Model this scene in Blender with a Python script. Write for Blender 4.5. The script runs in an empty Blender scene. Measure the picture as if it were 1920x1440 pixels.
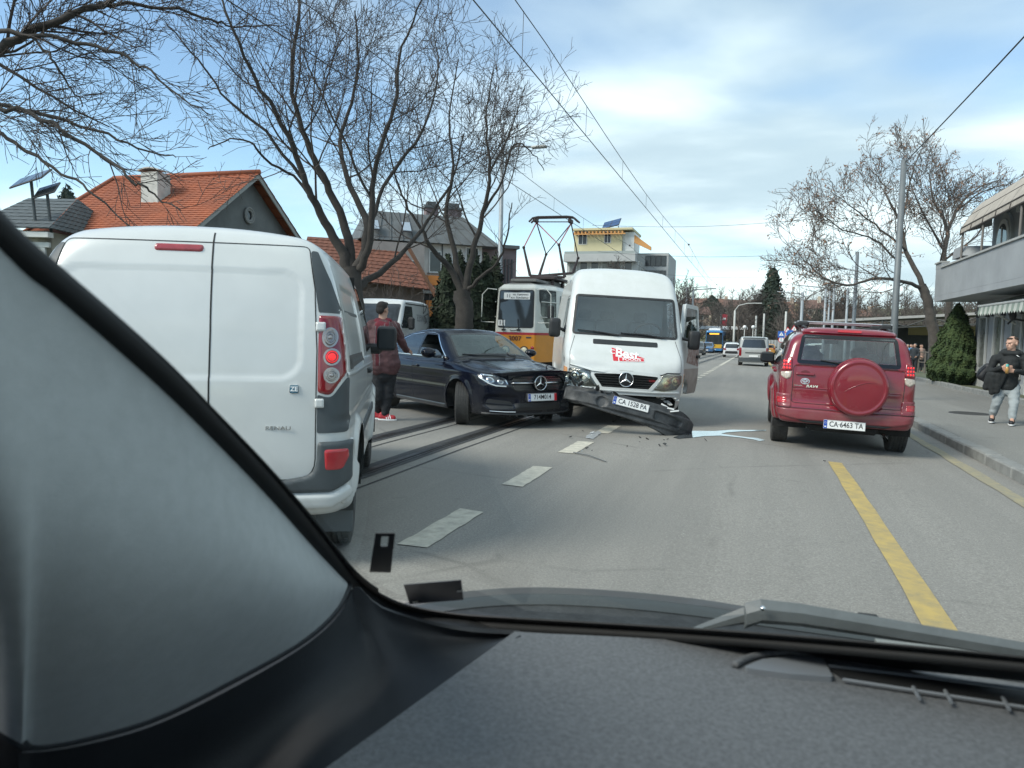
import bpy, bmesh, math, random
import numpy as np
from mathutils import Vector, Matrix

random.seed(7); np.random.seed(7)
scene = bpy.context.scene
C = scene.collection
R = math.radians

# ------------------------------------------------------------------ camera
FPX, CAMH = 1386.0, 1.40            # focal length in pixels of a 1920-wide frame, eye height
ROLL = R(1.3)
def _cam_basis():
    u, v = (1420-960)/FPX, (720-632)/FPX
    u2, v2 = u*math.cos(ROLL)-v*math.sin(ROLL), u*math.sin(ROLL)+v*math.cos(ROLL)
    th = math.atan(v2); al = math.atan(u2*math.cos(th))
    f = Vector((-math.sin(al)*math.cos(th), math.cos(al)*math.cos(th), -math.sin(th)))
    r0 = Vector((math.cos(al), math.sin(al), 0)); u0 = r0.cross(f)
    return (r0*math.cos(ROLL)+u0*math.sin(ROLL), u0*math.cos(ROLL)-r0*math.sin(ROLL), f)
CR, CU, CF = _cam_basis()
CO = Vector((0, 0, CAMH))
def P(px, py, d):
    """point of the place seen at that spot of the photograph, d metres deep"""
    return CO + (CF + CR*((px-960)/FPX) + CU*((720-py)/FPX))*d
def ray(px, py):
    return CF + CR*((px-960)/FPX) + CU*((720-py)/FPX)
def proj(p):
    v = Vector(p)-CO; d = v.dot(CF)
    return 960+FPX*v.dot(CR)/d, 720-FPX*v.dot(CU)/d, d
KERB_X = 2.75
def zroad(x, y):
    return -0.028*max(0.0, min(x, KERB_X)+0.6) - 0.0095*min(max(0.0, y-8), 95)
def G(px, py, dz=0.0):
    """where that spot of the photograph meets the road"""
    d = ray(px, py); z = 0.0
    for _ in range(25):
        t = (z+dz-CO.z)/d.z; p = CO + d*t; z = zroad(p.x, p.y)
    return Vector((p.x, p.y, z+dz))

cam = bpy.data.objects.new('camera', bpy.data.cameras.new('camera'))
C.objects.link(cam); scene.camera = cam
cam.matrix_world = Matrix(((CR.x, CU.x, -CF.x, CO.x), (CR.y, CU.y, -CF.y, CO.y), (CR.z, CU.z, -CF.z, CO.z), (0, 0, 0, 1)))
cam.data.sensor_width = 36; cam.data.lens = 36*FPX/1920
cam.data.clip_start = 0.02; cam.data.clip_end = 3000
cam.data.dof.use_dof = True; cam.data.dof.focus_distance = 11.0; cam.data.dof.aperture_fstop = 8.0

# ------------------------------------------------------------------ sky, sun, exposure
SUN_AZ, SUN_EL = R(226), R(42)        # compass style, 0 = +Y, clockwise
w = bpy.data.worlds.new('World'); scene.world = w; w.use_nodes = True
def build_sky():
    nt = w.node_tree; nt.nodes.clear(); N = nt.nodes.new; L = nt.links.new
    out = N('ShaderNodeOutputWorld'); bg = N('ShaderNodeBackground')
    sky = N('ShaderNodeTexSky'); sky.sky_type = 'NISHITA'; sky.sun_disc = False
    sky.sun_elevation = SUN_EL; sky.sun_rotation = SUN_AZ; sky.air_density = 1.0; sky.dust_density = 0.3; sky.ozone_density = 1.0
    tc = N('ShaderNodeTexCoord'); sep = N('ShaderNodeSeparateXYZ'); L(tc.outputs['Generated'], sep.inputs[0])
    def m(op, a, b=None, clamp=False):
        n = N('ShaderNodeMath'); n.operation = op; n.use_clamp = clamp
        for i, q in enumerate((a, b)):
            if q is None: continue
            if isinstance(q, (int, float)): n.inputs[i].default_value = q
            else: L(q, n.inputs[i])
        return n.outputs[0]
    z = m('MAXIMUM', sep.outputs[2], 0.0); zz = m('ADD', z, 0.16)
    cx = m('DIVIDE', sep.outputs[0], zz); cy = m('DIVIDE', sep.outputs[1], zz)
    cmb = N('ShaderNodeCombineXYZ'); L(cx, cmb.inputs[0]); L(cy, cmb.inputs[1])
    def noise(scale, detail, rough, off, rot, sx):
        mp = N('ShaderNodeMapping'); mp.inputs['Location'].default_value = off
        mp.inputs['Rotation'].default_value = (0, 0, rot); mp.inputs['Scale'].default_value = (sx, 1, 1)
        L(cmb.outputs[0], mp.inputs[0])
        n = N('ShaderNodeTexNoise'); n.inputs['Scale'].default_value = scale; n.inputs['Detail'].default_value = detail
        n.inputs['Roughness'].default_value = rough; n.inputs['Distortion'].default_value = 0.25
        L(mp.outputs[0], n.inputs['Vector']); return n.outputs[0]
    n1 = noise(0.50, 4, 0.45, (4.1, 2.3, 0), 0.5, 0.8)
    n2 = noise(1.15, 6, 0.48, (1.3, 7.7, 0), 0.5, 0.62)
    cover = N('ShaderNodeMapRange'); cover.interpolation_type = 'SMOOTHSTEP'
    cover.inputs[1].default_value = 0.40; cover.inputs[2].default_value = 0.58
    L(m('ADD', n1, m('MULTIPLY', m('SUBTRACT', n2, 0.5), 0.30)), cover.inputs[0])
    shade = N('ShaderNodeMapRange'); shade.interpolation_type = 'SMOOTHSTEP'
    shade.inputs[1].default_value = 0.36; shade.inputs[2].default_value = 0.66
    L(m('ADD', n2, m('MULTIPLY', m('SUBTRACT', n1, 0.5), -0.55)), shade.inputs[0])
    ccol = N('ShaderNodeMix'); ccol.data_type = 'RGBA'
    ccol.inputs[6].default_value = (0.345, 0.425, 0.48, 1); ccol.inputs[7].default_value = (0.68, 0.765, 0.79, 1)
    L(shade.outputs[0], ccol.inputs[0])
    skc = N('ShaderNodeMix'); skc.data_type = 'RGBA'; skc.blend_type = 'MULTIPLY'; skc.inputs[0].default_value = 1
    L(sky.outputs[0], skc.inputs[6]); skc.inputs[7].default_value = (0.105, 0.112, 0.112, 1)
    mix = N('ShaderNodeMix'); mix.data_type = 'RGBA'
    L(m('MULTIPLY', cover.outputs[0], 0.93), mix.inputs[0]); L(skc.outputs[2], mix.inputs[6]); L(ccol.outputs[2], mix.inputs[7])
    L(mix.outputs[2], bg.inputs[0]); bg.inputs[1].default_value = 1.0
    L(bg.outputs[0], out.inputs[0])
build_sky()
sun = bpy.data.objects.new('sun', bpy.data.lights.new('sun', 'SUN')); C.objects.link(sun)
sun.data.energy = 2.3; sun.data.angle = R(24); sun.data.color = (1, 0.93, 0.83)
sd = Vector((math.sin(SUN_AZ)*math.cos(SUN_EL), math.cos(SUN_AZ)*math.cos(SUN_EL), math.sin(SUN_EL)))
sun.rotation_euler = sd.to_track_quat('Z', 'Y').to_euler()
sun.location = (0, 0, 30)
scene.view_settings.view_transform = 'Standard'; scene.view_settings.look = 'None'
scene.view_settings.exposure = 1.02; scene.view_settings.gamma = 1.0; scene.view_settings.use_curve_mapping = False
scene.render.engine = 'CYCLES'
scene.cycles.max_bounces = 8; scene.cycles.transparent_max_bounces = 16
scene.cycles.diffuse_bounces = 3; scene.cycles.glossy_bounces = 3
scene.cycles.use_denoising = True

# ------------------------------------------------------------------ materials
MATS = {}
def mat(name, col, rough=0.5, metal=0.0, coat=0.0, var=0.12, scale=6.0, bump=0.0, bscale=60.0, emit=0.0, spec=0.5, col2=None, det=5, trans=0.0, dust=None):
    """procedural surface: base colour with noise variation towards col2, optional fine relief"""
    if name in MATS: return MATS[name]
    m_ = bpy.data.materials.new(name); m_.use_nodes = True; MATS[name] = m_
    nt = m_.node_tree; b = nt.nodes['Principled BSDF']; N = nt.nodes.new; L = nt.links.new
    c = tuple(col)+(1,)
    if col2 is None: col2 = tuple(q*(1-var) for q in col)
    tc = N('ShaderNodeTexCoord'); n = N('ShaderNodeTexNoise')
    n.inputs['Scale'].default_value = scale; n.inputs['Detail'].default_value = det; n.inputs['Roughness'].default_value = 0.62
    L(tc.outputs['Object'], n.inputs['Vector'])
    mr = N('ShaderNodeMapRange'); mr.inputs[1].default_value = 0.33; mr.inputs[2].default_value = 0.67; L(n.outputs[0], mr.inputs[0])
    mx = N('ShaderNodeMix'); mx.data_type = 'RGBA'; mx.inputs[6].default_value = c; mx.inputs[7].default_value = tuple(col2)+(1,)
    L(mr.outputs[0], mx.inputs[0]); L(mx.outputs[2], b.inputs['Base Color'])
    if dust:                       # road dirt thrown up from below: (height where it ends, colour, amount)
        sp = N('ShaderNodeSeparateXYZ'); L(tc.outputs['Object'], sp.inputs[0])
        nd = N('ShaderNodeTexNoise'); nd.inputs['Scale'].default_value = 5; nd.inputs['Detail'].default_value = 8; L(tc.outputs['Object'], nd.inputs['Vector'])
        ad = N('ShaderNodeMath'); ad.operation = 'MULTIPLY_ADD'; L(nd.outputs[0], ad.inputs[0]); ad.inputs[1].default_value = -dust[0]*.9; L(sp.outputs[2], ad.inputs[2])
        m2 = N('ShaderNodeMapRange'); m2.interpolation_type = 'SMOOTHSTEP'; m2.inputs[1].default_value = dust[0]*.65; m2.inputs[2].default_value = -dust[0]*.35
        m2.inputs[3].default_value = 0; m2.inputs[4].default_value = dust[2]; L(ad.outputs[0], m2.inputs[0])
        md = N('ShaderNodeMix'); md.data_type = 'RGBA'; md.inputs[7].default_value = tuple(dust[1])+(1,); L(m2.outputs[0], md.inputs[0]); L(mx.outputs[2], md.inputs[6])
        L(md.outputs[2], b.inputs['Base Color'])
        rm = N('ShaderNodeMath'); rm.operation = 'MULTIPLY_ADD'; L(m2.outputs[0], rm.inputs[0]); rm.inputs[1].default_value = .45; rm.inputs[2].default_value = rough; L(rm.outputs[0], b.inputs['Roughness'])
        if coat:
            cm = N('ShaderNodeMath'); cm.operation = 'MULTIPLY_ADD'; L(m2.outputs[0], cm.inputs[0]); cm.inputs[1].default_value = -coat; cm.inputs[2].default_value = coat; L(cm.outputs[0], b.inputs['Coat Weight'])
    b.inputs['Roughness'].default_value = rough; b.inputs['Metallic'].default_value = metal
    b.inputs['Specular IOR Level'].default_value = spec
    if coat: b.inputs['Coat Weight'].default_value = coat; b.inputs['Coat Roughness'].default_value = 0.06
    if trans: b.inputs['Transmission Weight'].default_value = trans
    if emit:
        b.inputs['Emission Color'].default_value = c; b.inputs['Emission Strength'].default_value = emit
    if bump:
        n2 = N('ShaderNodeTexNoise'); n2.inputs['Scale'].default_value = bscale; n2.inputs['Detail'].default_value = 4
        L(tc.outputs['Object'], n2.inputs['Vector'])
        bp = N('ShaderNodeBump'); bp.inputs['Strength'].default_value = bump; bp.inputs['Distance'].default_value = 0.01
        L(n2.outputs[0], bp.inputs['Height']); L(bp.outputs[0], b.inputs['Normal'])
    return m_

def glass(name, tint=(0.75, 0.82, 0.82), refl=0.05, gloss=(1, 1, 1), rough=0.01, dust=0.0, pw_=4.5):
    """a pane: clear or tinted, reflecting more at a glancing angle"""
    if name in MATS: return MATS[name]
    m_ = bpy.data.materials.new(name); m_.use_nodes = True; MATS[name] = m_
    nt = m_.node_tree; nt.nodes.clear(); N = nt.nodes.new; L = nt.links.new
    out = N('ShaderNodeOutputMaterial'); tr = N('ShaderNodeBsdfTransparent'); gl = N('ShaderNodeBsdfGlossy')
    tr.inputs[0].default_value = tuple(tint)+(1,); gl.inputs[0].default_value = tuple(gloss)+(1,); gl.inputs['Roughness'].default_value = rough
    lw = N('ShaderNodeLayerWeight'); lw.inputs[0].default_value = 0.5
    pw = N('ShaderNodeMath'); pw.operation = 'POWER'; L(lw.outputs['Facing'], pw.inputs[0]); pw.inputs[1].default_value = pw_
    ml = N('ShaderNodeMath'); ml.operation = 'MULTIPLY_ADD'; L(pw.outputs[0], ml.inputs[0]); ml.inputs[1].default_value = 1-refl; ml.inputs[2].default_value = refl
    mx = N('ShaderNodeMixShader'); L(ml.outputs[0], mx.inputs[0]); L(tr.outputs[0], mx.inputs[1]); L(gl.outputs[0], mx.inputs[2])
    last = mx.outputs[0]
    if dust:
        df = N('ShaderNodeBsdfDiffuse'); df.inputs[0].default_value = (0.5, 0.52, 0.5, 1)
        tc = N('ShaderNodeTexCoord'); n = N('ShaderNodeTexNoise'); n.inputs['Scale'].default_value = 9; n.inputs['Detail'].default_value = 6
        L(tc.outputs['Object'], n.inputs['Vector'])
        k = N('ShaderNodeMath'); k.operation = 'MULTIPLY'; L(n.outputs[0], k.inputs[0]); k.inputs[1].default_value = dust
        m2 = N('ShaderNodeMixShader'); L(k.outputs[0], m2.inputs[0]); L(last, m2.inputs[1]); L(df.outputs[0], m2.inputs[2]); last = m2.outputs[0]
    L(last, out.inputs[0]); return m_

# ------------------------------------------------------------------ objects
def tag(o, label=None, cat=None, group=None, kind=None):
    if label: o['label'] = label
    if cat: o['category'] = cat
    if group: o['group'] = group
    if kind: o['kind'] = kind
    return o
def thing(name, label, cat, loc=(0, 0, 0), rotz=0.0, group=None):
    o = bpy.data.objects.new(name, None); C.objects.link(o); o.empty_display_size = 0.2
    o.location = loc; o.rotation_euler = (0, 0, rotz)
    return tag(o, label, cat, group)
def mesh_obj(name, V, F, m_, parent=None, smooth=False, mats=None, fm=None):
    me = bpy.data.meshes.new(name)
    V = np.asarray(V, dtype=float).reshape(-1, 3)
    me.from_pydata(V.tolist(), [], F.tolist() if isinstance(F, np.ndarray) else [tuple(int(i) for i in f) for f in F])
    for q in (mats or [m_]): me.materials.append(q)
    if fm is not None: me.polygons.foreach_set('material_index', np.asarray(fm, dtype=np.int32))
    if smooth: me.polygons.foreach_set('use_smooth', np.ones(len(me.polygons), dtype=bool))
    me.update()
    o = bpy.data.objects.new(name, me); C.objects.link(o)
    if parent is not None: o.parent = parent
    return o
def copy_tree(o, parent=None):
    c = o.copy(); C.objects.link(c); c.parent = parent
    for ch in list(o.children): copy_tree(ch, c)
    return c

class MB:
    """collects simple shapes, links them as one mesh"""
    def __init__(s): s.V = []; s.F = []
    def add(s, V, F):
        n = len(s.V); s.V += [tuple(v) for v in V]; s.F += [tuple(i+n for i in f) for f in F]; return s
    def box(s, c, d, rot=None, bev=0.0):
        x, y, z = d[0]/2, d[1]/2, d[2]/2
        if bev <= 0:
            V = [Vector((i*x, j*y, k*z)) for i in (-1, 1) for j in (-1, 1) for k in (-1, 1)]
            F = [(0, 1, 3, 2), (4, 6, 7, 5), (0, 4, 5, 1), (2, 3, 7, 6), (0, 2, 6, 4), (1, 5, 7, 3)]
        else:
            b = min(bev, x*.95, y*.95, z*.95); V = []; F = []
            idx = {}
            for i in (-1, 1):
                for j in (-1, 1):
                    for k in (-1, 1):
                        for a in range(3):
                            p = [i*(x-b), j*(y-b), k*(z-b)]; p[a] = (i, j, k)[a]*(x, y, z)[a]
                            idx[(i, j, k, a)] = len(V); V.append(Vector(p))
            for a in range(3):
                o1, o2 = [q for q in range(3) if q != a]
                for s_ in (-1, 1):
                    f = []
                    for (p, q) in ((-1, -1), (1, -1), (1, 1), (-1, 1)):
                        t = [0, 0, 0]; t[a] = s_; t[o1] = p; t[o2] = q; f.append(idx[(*t, a)])
                    if (s_ > 0) == (a == 1): f.reverse()
                    F.append(tuple(f))
            for a in range(3):
                o1, o2 = [q for q in range(3) if q != a]
                for p in (-1, 1):
                    for q in (-1, 1):
                        t1 = [0, 0, 0]; t2 = [0, 0, 0]; t1[a] = -1; t2[a] = 1
                        for t in (t1, t2): t[o1] = p; t[o2] = q
                        F.append((idx[(*t1, o1)], idx[(*t2, o1)], idx[(*t2, o2)], idx[(*t1, o2)]))
            for i in (-1, 1):
                for j in (-1, 1):
                    for k in (-1, 1): F.append((idx[(i, j, k, 0)], idx[(i, j, k, 1)], idx[(i, j, k, 2)]))
        M = rot if rot is not None else Matrix.Identity(3)
        return s.add([M @ v + Vector(c) for v in V], F)
    def tube(s, pts, rad, n=8, cap=True):
        pts = [Vector(p) for p in pts]
        if not hasattr(rad, '__len__'): rad = [rad]*len(pts)
        V = []; F = []; up = None
        for i, p in enumerate(pts):
            t = (pts[min(i+1, len(pts)-1)]-pts[max(i-1, 0)])
            t = t.normalized() if t.length > 1e-9 else Vector((0, 0, 1))
            if up is None: up = t.orthogonal().normalized()
            else:
                up = up - t*up.dot(t); up = up.normalized() if up.length > 1e-6 else t.orthogonal().normalized()
            sd_ = t.cross(up)
            for k in range(n):
                a = 2*math.pi*k/n; V.append(p+(up*math.cos(a)+sd_*math.sin(a))*rad[i])
        for i in range(len(pts)-1):
            for k in range(n): F.append((i*n+k, i*n+(k+1) % n, (i+1)*n+(k+1) % n, (i+1)*n+k))
        if cap:
            F.append(tuple(range(n-1, -1, -1))); F.append(tuple((len(pts)-1)*n+k for k in range(n)))
        return s.add(V, F)
    def lathe(s, prof, n=32, axis='y', c=(0, 0, 0)):
        """prof: list of (radius, offset along axis)"""
        V = []; F = []; c = Vector(c)
        for (r, h) in prof:
            for k in range(n):
                a = 2*math.pi*k/n; p, q = r*math.cos(a), r*math.sin(a)
                V.append(c+(Vector((p, h, q)) if axis == 'y' else Vector((p, q, h)) if axis == 'z' else Vector((h, p, q))))
        for i in range(len(prof)-1):
            for k in range(n): F.append((i*n+k, i*n+(k+1) % n, (i+1)*n+(k+1) % n, (i+1)*n+k))
        return s.add(V, F)
    def prism(s, pts2, z0, z1, fr=None):
        """flat outline extruded; fr maps (u,v,w) to space"""
        fr = fr or (lambda u, v, w_: (u, v, w_)); n = len(pts2)
        V = [fr(u, v, z0) for u, v in pts2]+[fr(u, v, z1) for u, v in pts2]
        F = [tuple(range(n-1, -1, -1)), tuple(range(n, 2*n))]+[(i, (i+1) % n, n+(i+1) % n, n+i) for i in range(n)]
        return s.add(V, F)
    def ball(s, c, r, n=12):
        rx, ry, rz = r if hasattr(r, '__len__') else (r, r, r); V = []; F = []
        h = max(4, n//2)
        for i in range(h+1):
            t = math.pi*i/h
            for k in range(n):
                a = 2*math.pi*k/n; V.append((c[0]+rx*math.sin(t)*math.cos(a), c[1]+ry*math.sin(t)*math.sin(a), c[2]+rz*math.cos(t)))
        for i in range(h):
            for k in range(n): F.append((i*n+k, (i+1)*n+k, (i+1)*n+(k+1) % n, i*n+(k+1) % n))
        return s.add(V, F)
    def rbox(s, c, d, r, rot=None, n=7):
        """box with generously rounded edges"""
        M = rot if rot is not None else Matrix.Identity(3); h = [max(q/2-r, .001) for q in d]
        for a in range(3):
            b, e = [(1, 2), (2, 0), (0, 1)][a]
            for sg in (-1, 1):
                V = []; F = []
                for i in range(n+1):
                    for j in range(n+1):
                        p = [0, 0, 0]; p[a] = sg; p[b] = -1+2*i/n; p[e] = -1+2*j/n; v = Vector([p[k]*(h[k]+r) for k in range(3)])
                        q = Vector([max(-h[k], min(h[k], v[k])) for k in range(3)]); w_ = v-q; V.append(M @ (q+(w_.normalized()*r if w_.length > 1e-9 else w_))+Vector(c))
                for i in range(n):
                    for j in range(n): f = (i*(n+1)+j, (i+1)*(n+1)+j, (i+1)*(n+1)+j+1, i*(n+1)+j+1); F.append(f if sg > 0 else f[::-1])
                s.add(V, F)
        return s
    def build(s, name, m_, parent=None, smooth=False, autosmooth=None):
        o = mesh_obj(name, s.V, s.F, m_, parent, smooth)
        if autosmooth: edge_split(o, autosmooth)
        return o
def edge_split(o, deg=35):
    """smooth shading with hard edges above an angle"""
    me = o.data; bm = bmesh.new(); bm.from_mesh(me)
    for f in bm.faces: f.smooth = True
    for e in bm.edges:
        if len(e.link_faces) == 2 and e.calc_face_angle(0) > R(deg): e.smooth = False
        elif len(e.link_faces) != 2: e.smooth = False
    bm.to_mesh(me); bm.free()

def text_mesh(txt, size, m_, name, parent, M, thick=0.002, align='CENTER', sx=1.0, bold=0.0, shear=0.0, font=None):
    cu = bpy.data.curves.new(name, 'FONT'); cu.body = txt; cu.size = size; cu.align_x = align; cu.align_y = 'CENTER'
    cu.extrude = thick/2; cu.offset = bold; cu.shear = shear; cu.resolution_u = 3
    o = bpy.data.objects.new('tmp', cu); C.objects.link(o)
    dg = bpy.context.evaluated_depsgraph_get(); me = bpy.data.meshes.new_from_object(o.evaluated_get(dg))
    bpy.data.objects.remove(o); bpy.data.curves.remove(cu)
    me.transform(Matrix.Diagonal((sx, 1, 1, 1)))
    me.transform(M); me.materials.clear(); me.materials.append(m_)
    o = bpy.data.objects.new(name, me); C.objects.link(o); o.parent = parent
    return o
def frame(o, x, z):
    """matrix whose local X runs along x, local Z (out of the print) along z"""
    x = Vector(x).normalized(); z = Vector(z); z = (z-x*z.dot(x)).normalized(); y = z.cross(x)
    return Matrix(((x.x, y.x, z.x, o[0]), (x.y, y.y, z.y, o[1]), (x.z, y.z, z.z, o[2]), (0, 0, 0, 1)))

# ------------------------------------------------------------------ shell surfaces (vehicle bodies)
def cur(xs, ys):
    """monotone smooth curve through points"""
    xs = np.array(xs, float); ys = np.array(ys, float)
    h = np.diff(xs); d = np.diff(ys)/h; n = len(xs); m_ = np.zeros(n)
    m_[0], m_[-1] = d[0], d[-1]
    for i in range(1, n-1):
        if d[i-1]*d[i] > 0:
            a, b = 2*h[i]+h[i-1], h[i]+2*h[i-1]; m_[i] = (a+b)/(a/d[i-1]+b/d[i])
    def f(x):
        x = np.clip(np.asarray(x, float), xs[0], xs[-1]); i = np.clip(np.searchsorted(xs, x)-1, 0, n-2)
        t = (x-xs[i])/h[i]; t2 = t*t; t3 = t2*t
        return (2*t3-3*t2+1)*ys[i]+(t3-2*t2+t)*h[i]*m_[i]+(-2*t3+3*t2)*ys[i+1]+(t3-t2)*h[i]*m_[i+1]
    return f
def smax(a, b, k):
    h = np.clip(0.5+0.5*(a-b)/k, 0, 1); return b+(a-b)*h+k*h*(1-h)
def smin(a, b, k): return -smax(-a, -b, k)
def sstep(a, b, x):
    t = np.clip((x-a)/(b-a), 0, 1); return t*t*(3-2*t)
def sd_rr(u, v, cx, cy, w_, h, r):
    """signed distance to a rounded rectangle"""
    qx, qy = np.abs(u-cx)-w_/2+r, np.abs(v-cy)-h/2+r
    return np.hypot(np.maximum(qx, 0), np.maximum(qy, 0))+np.minimum(np.maximum(qx, qy), 0)-r
def topdist(z, T, x, y, e=0.01):
    t = T(x, y); s = (T(x+e, y)-t)/e; return (z-t)/np.sqrt(1+s*s)
AX = {'x+': (0, 1), 'x-': (0, -1), 'y+': (1, 1), 'y-': (1, -1), 'z+': (2, 1)}
class Shell:
    def __init__(s, f, lo, hi, spine, step=0.025):
        s.f = f; s.lo = np.array(lo, float); s.hi = np.array(hi, float); s.mesh(spine, step)
    def mesh(s, spine, step):
        lo, hi = s.lo, s.hi; n = np.maximum(2, np.ceil((hi-lo)/step).astype(int)); K = []; Q = []
        for a in range(3):
            b, c = [(1, 2), (2, 0), (0, 1)][a]
            p, q = [g_.ravel() for g_ in np.meshgrid(np.arange(n[b]), np.arange(n[c]), indexing='ij')]
            for sdn in (0, 1):
                quad = []
                for (dp, dq) in ((0, 0), (1, 0), (1, 1), (0, 1)):
                    t = np.zeros((len(p), 3), int); t[:, a] = n[a]*sdn; t[:, b] = p+dp; t[:, c] = q+dq; quad.append(t)
                K.append(np.stack(quad if sdn else quad[::-1], 1))
        K = np.concatenate(K); code = (K[..., 0]*5000+K[..., 1])*5000+K[..., 2]
        uq, inv = np.unique(code.ravel(), return_inverse=True); F = inv.reshape(-1, 4)
        ijk = np.stack([uq//25000000, uq//5000 % 5000, uq % 5000], 1)
        V = lo+(hi-lo)*ijk/n
        x0, x1, zs = spine
        S = np.stack([np.clip(V[:, 0], x0, x1), np.clip(V[:, 1], -0.05, 0.05), np.full(len(V), zs)], 1)
        a = np.zeros(len(V)); b = np.ones(len(V))
        for _ in range(20):
            t = (a+b)/2; Q = S+(V-S)*t[:, None]; inside = s.f(Q[:, 0], Q[:, 1], Q[:, 2]) < 0
            a = np.where(inside, t, a); b = np.where(inside, b, t)
        s.V = S+(V-S)*((a+b)/2)[:, None]; s.F = F
    def project(s, ax, U):
        """U: (n,2) spots in the view along that axis; gives points on the surface"""
        a, sg = AX[ax]; U = np.asarray(U, float).reshape(-1, 2); o = [q for q in range(3) if q != a]
        n = len(U); Q = np.zeros((n, 3)); Q[:, o[0]] = U[:, 0]; Q[:, o[1]] = U[:, 1]
        near = s.hi[a] if sg > 0 else s.lo[a]; mid = (s.hi[a]+s.lo[a])/2 if a == 0 else (0.0 if a == 1 else 0.2)
        lo_ = np.zeros(n); hi_ = np.ones(n)
        for _ in range(18):
            t = (lo_+hi_)/2; Q[:, a] = near+(mid-near)*t; ins = s.f(Q[:, 0], Q[:, 1], Q[:, 2]) < 0
            hi_ = np.where(ins, t, hi_); lo_ = np.where(ins, lo_, t)
        Q[:, a] = near+(mid-near)*hi_; return Q
    def normal(s, Q, e=0.006):
        g = np.stack([s.f(Q[:, 0]+e*(i == 0), Q[:, 1]+e*(i == 1), Q[:, 2]+e*(i == 2))-s.f(Q[:, 0]-e*(i == 0), Q[:, 1]-e*(i == 1), Q[:, 2]-e*(i == 2)) for i in range(3)], 1)
        return g/np.maximum(np.linalg.norm(g, axis=1, keepdims=True), 1e-9)
    def cut(s, ax, outline):
        """an opening with a clean edge"""
        a, sg = AX[ax]; o = [q for q in range(3) if q != a]
        c = s.V[s.F].mean(1); e1 = s.V[s.F[:, 2]]-s.V[s.F[:, 0]]; e2 = s.V[s.F[:, 3]]-s.V[s.F[:, 1]]
        nn = np.cross(e1, e2)[:, a]*sg; rem = inpoly(c[:, o], outline) & (nn > 0) & (c[:, a]*sg > (s.lo[a]+s.hi[a])/2*sg if a == 0 else c[:, a]*sg > 0)
        if not rem.any(): return
        vr = np.unique(s.F[rem]); vk = np.unique(s.F[~rem]); bd = np.intersect1d(vr, vk)
        q2, _ = nearest(s.V[bd][:, o], outline)
        mv = np.linalg.norm(q2-s.V[bd][:, o], axis=1) < 0.06
        bd = bd[mv]; s.V[bd] = s.project(ax, q2[mv]); s.F = s.F[~rem]
    def build(s, name, m_, parent, mats=None, fm=None):
        used = np.unique(s.F); mp = np.full(len(s.V), -1); mp[used] = np.arange(len(used))
        return mesh_obj(name, s.V[used], mp[s.F], m_, parent, True, mats, fm)
    def panel(s, name, ax, outline, m_, parent, off=0.004, thick=0.02, res=0.012, edge=0.0, skirt=True):
        """plate that follows the surface"""
        lo = outline.min(0); hi = outline.max(0); n = np.maximum(2, np.ceil((hi-lo)/res).astype(int))
        n = np.minimum(n, 160)
        gx = np.linspace(lo[0], hi[0], n[0]+1); gy = np.linspace(lo[1], hi[1], n[1]+1)
        ctr = np.stack(np.meshgrid((gx[1:]+gx[:-1])/2, (gy[1:]+gy[:-1])/2, indexing='ij'), -1).reshape(-1, 2)
        keep = inpoly(ctr, outline); ii = np.nonzero(keep)[0]; i, j = ii//n[1], ii % n[1]; w_ = n[1]+1
        F = np.stack([i*w_+j, (i+1)*w_+j, (i+1)*w_+j+1, i*w_+j+1], 1)
        U = np.stack(np.meshgrid(gx, gy, indexing='ij'), -1).reshape(-1, 2)
        used = np.unique(F); mp = np.full(len(U), -1); mp[used] = np.arange(len(used)); F = mp[F]; U = U[used]
        E = np.concatenate([F[:, [0, 1]], F[:, [1, 2]], F[:, [2, 3]], F[:, [3, 0]]]); key = np.sort(E, 1)
        _, inv, cnt = np.unique(key, axis=0, return_inverse=True, return_counts=True); be = E[cnt[inv.ravel()] == 1]
        bd = np.unique(be); U[bd] = nearest(U[bd], outline)[0]
        Q = s.project(ax, U); Nn = s.normal(Q)
        d = np.full(len(U), 1.0)
        if edge: d = nearest(U, outline)[1]
        q = np.clip(1-d/edge, 0, 1) if edge else np.zeros(len(U))
        h = off-(edge and min(edge, thick) or 0)*(1-np.sqrt(np.clip(1-q*q, 0, 1)))
        V = Q+Nn*(h[:, None] if edge else off); V = list(V)
        a, sg = AX[ax]; v0, v1, v2 = V[F[0][0]], V[F[0][1]], V[F[0][2]]
        flip = np.cross(v1-v0, v2-v0)[a]*sg < 0
        Fl = [tuple(f[::-1]) if flip else tuple(f) for f in F]
        ns = len(Fl)
        if skirt and thick:
            top = {}; bot = {}
            for v in bd:
                top[v] = len(V); V.append(V[v]); bot[v] = len(V); V.append(Q[v]+Nn[v]*(off-thick))
            for p, r_ in be:
                f = (top[p], bot[p], bot[r_], top[r_]); Fl.append(f[::-1] if flip else f)
        return mesh_obj(name, V, Fl, m_, parent, True)
    def ring(s, name, ax, outer, inner, m_, parent, off=0.004, n=96, thick=0.0, closed=True):
        """band between two outlines with equally many points"""
        oo, ii = [], []; m0 = len(outer)
        for i in range(m0 if closed else m0-1):
            j = (i+1) % m0; q_ = max(1, int(np.linalg.norm(outer[j]-outer[i])/.03))
            for w_ in range(q_): oo.append(outer[i]+(outer[j]-outer[i])*w_/q_); ii.append(inner[i]+(inner[j]-inner[i])*w_/q_)
        if not closed: oo.append(outer[-1]); ii.append(inner[-1])
        outer, inner = np.array(oo), np.array(ii)
        a = s.project(ax, outer); b = s.project(ax, inner); na = s.normal(a); nb = s.normal(b)
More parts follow.
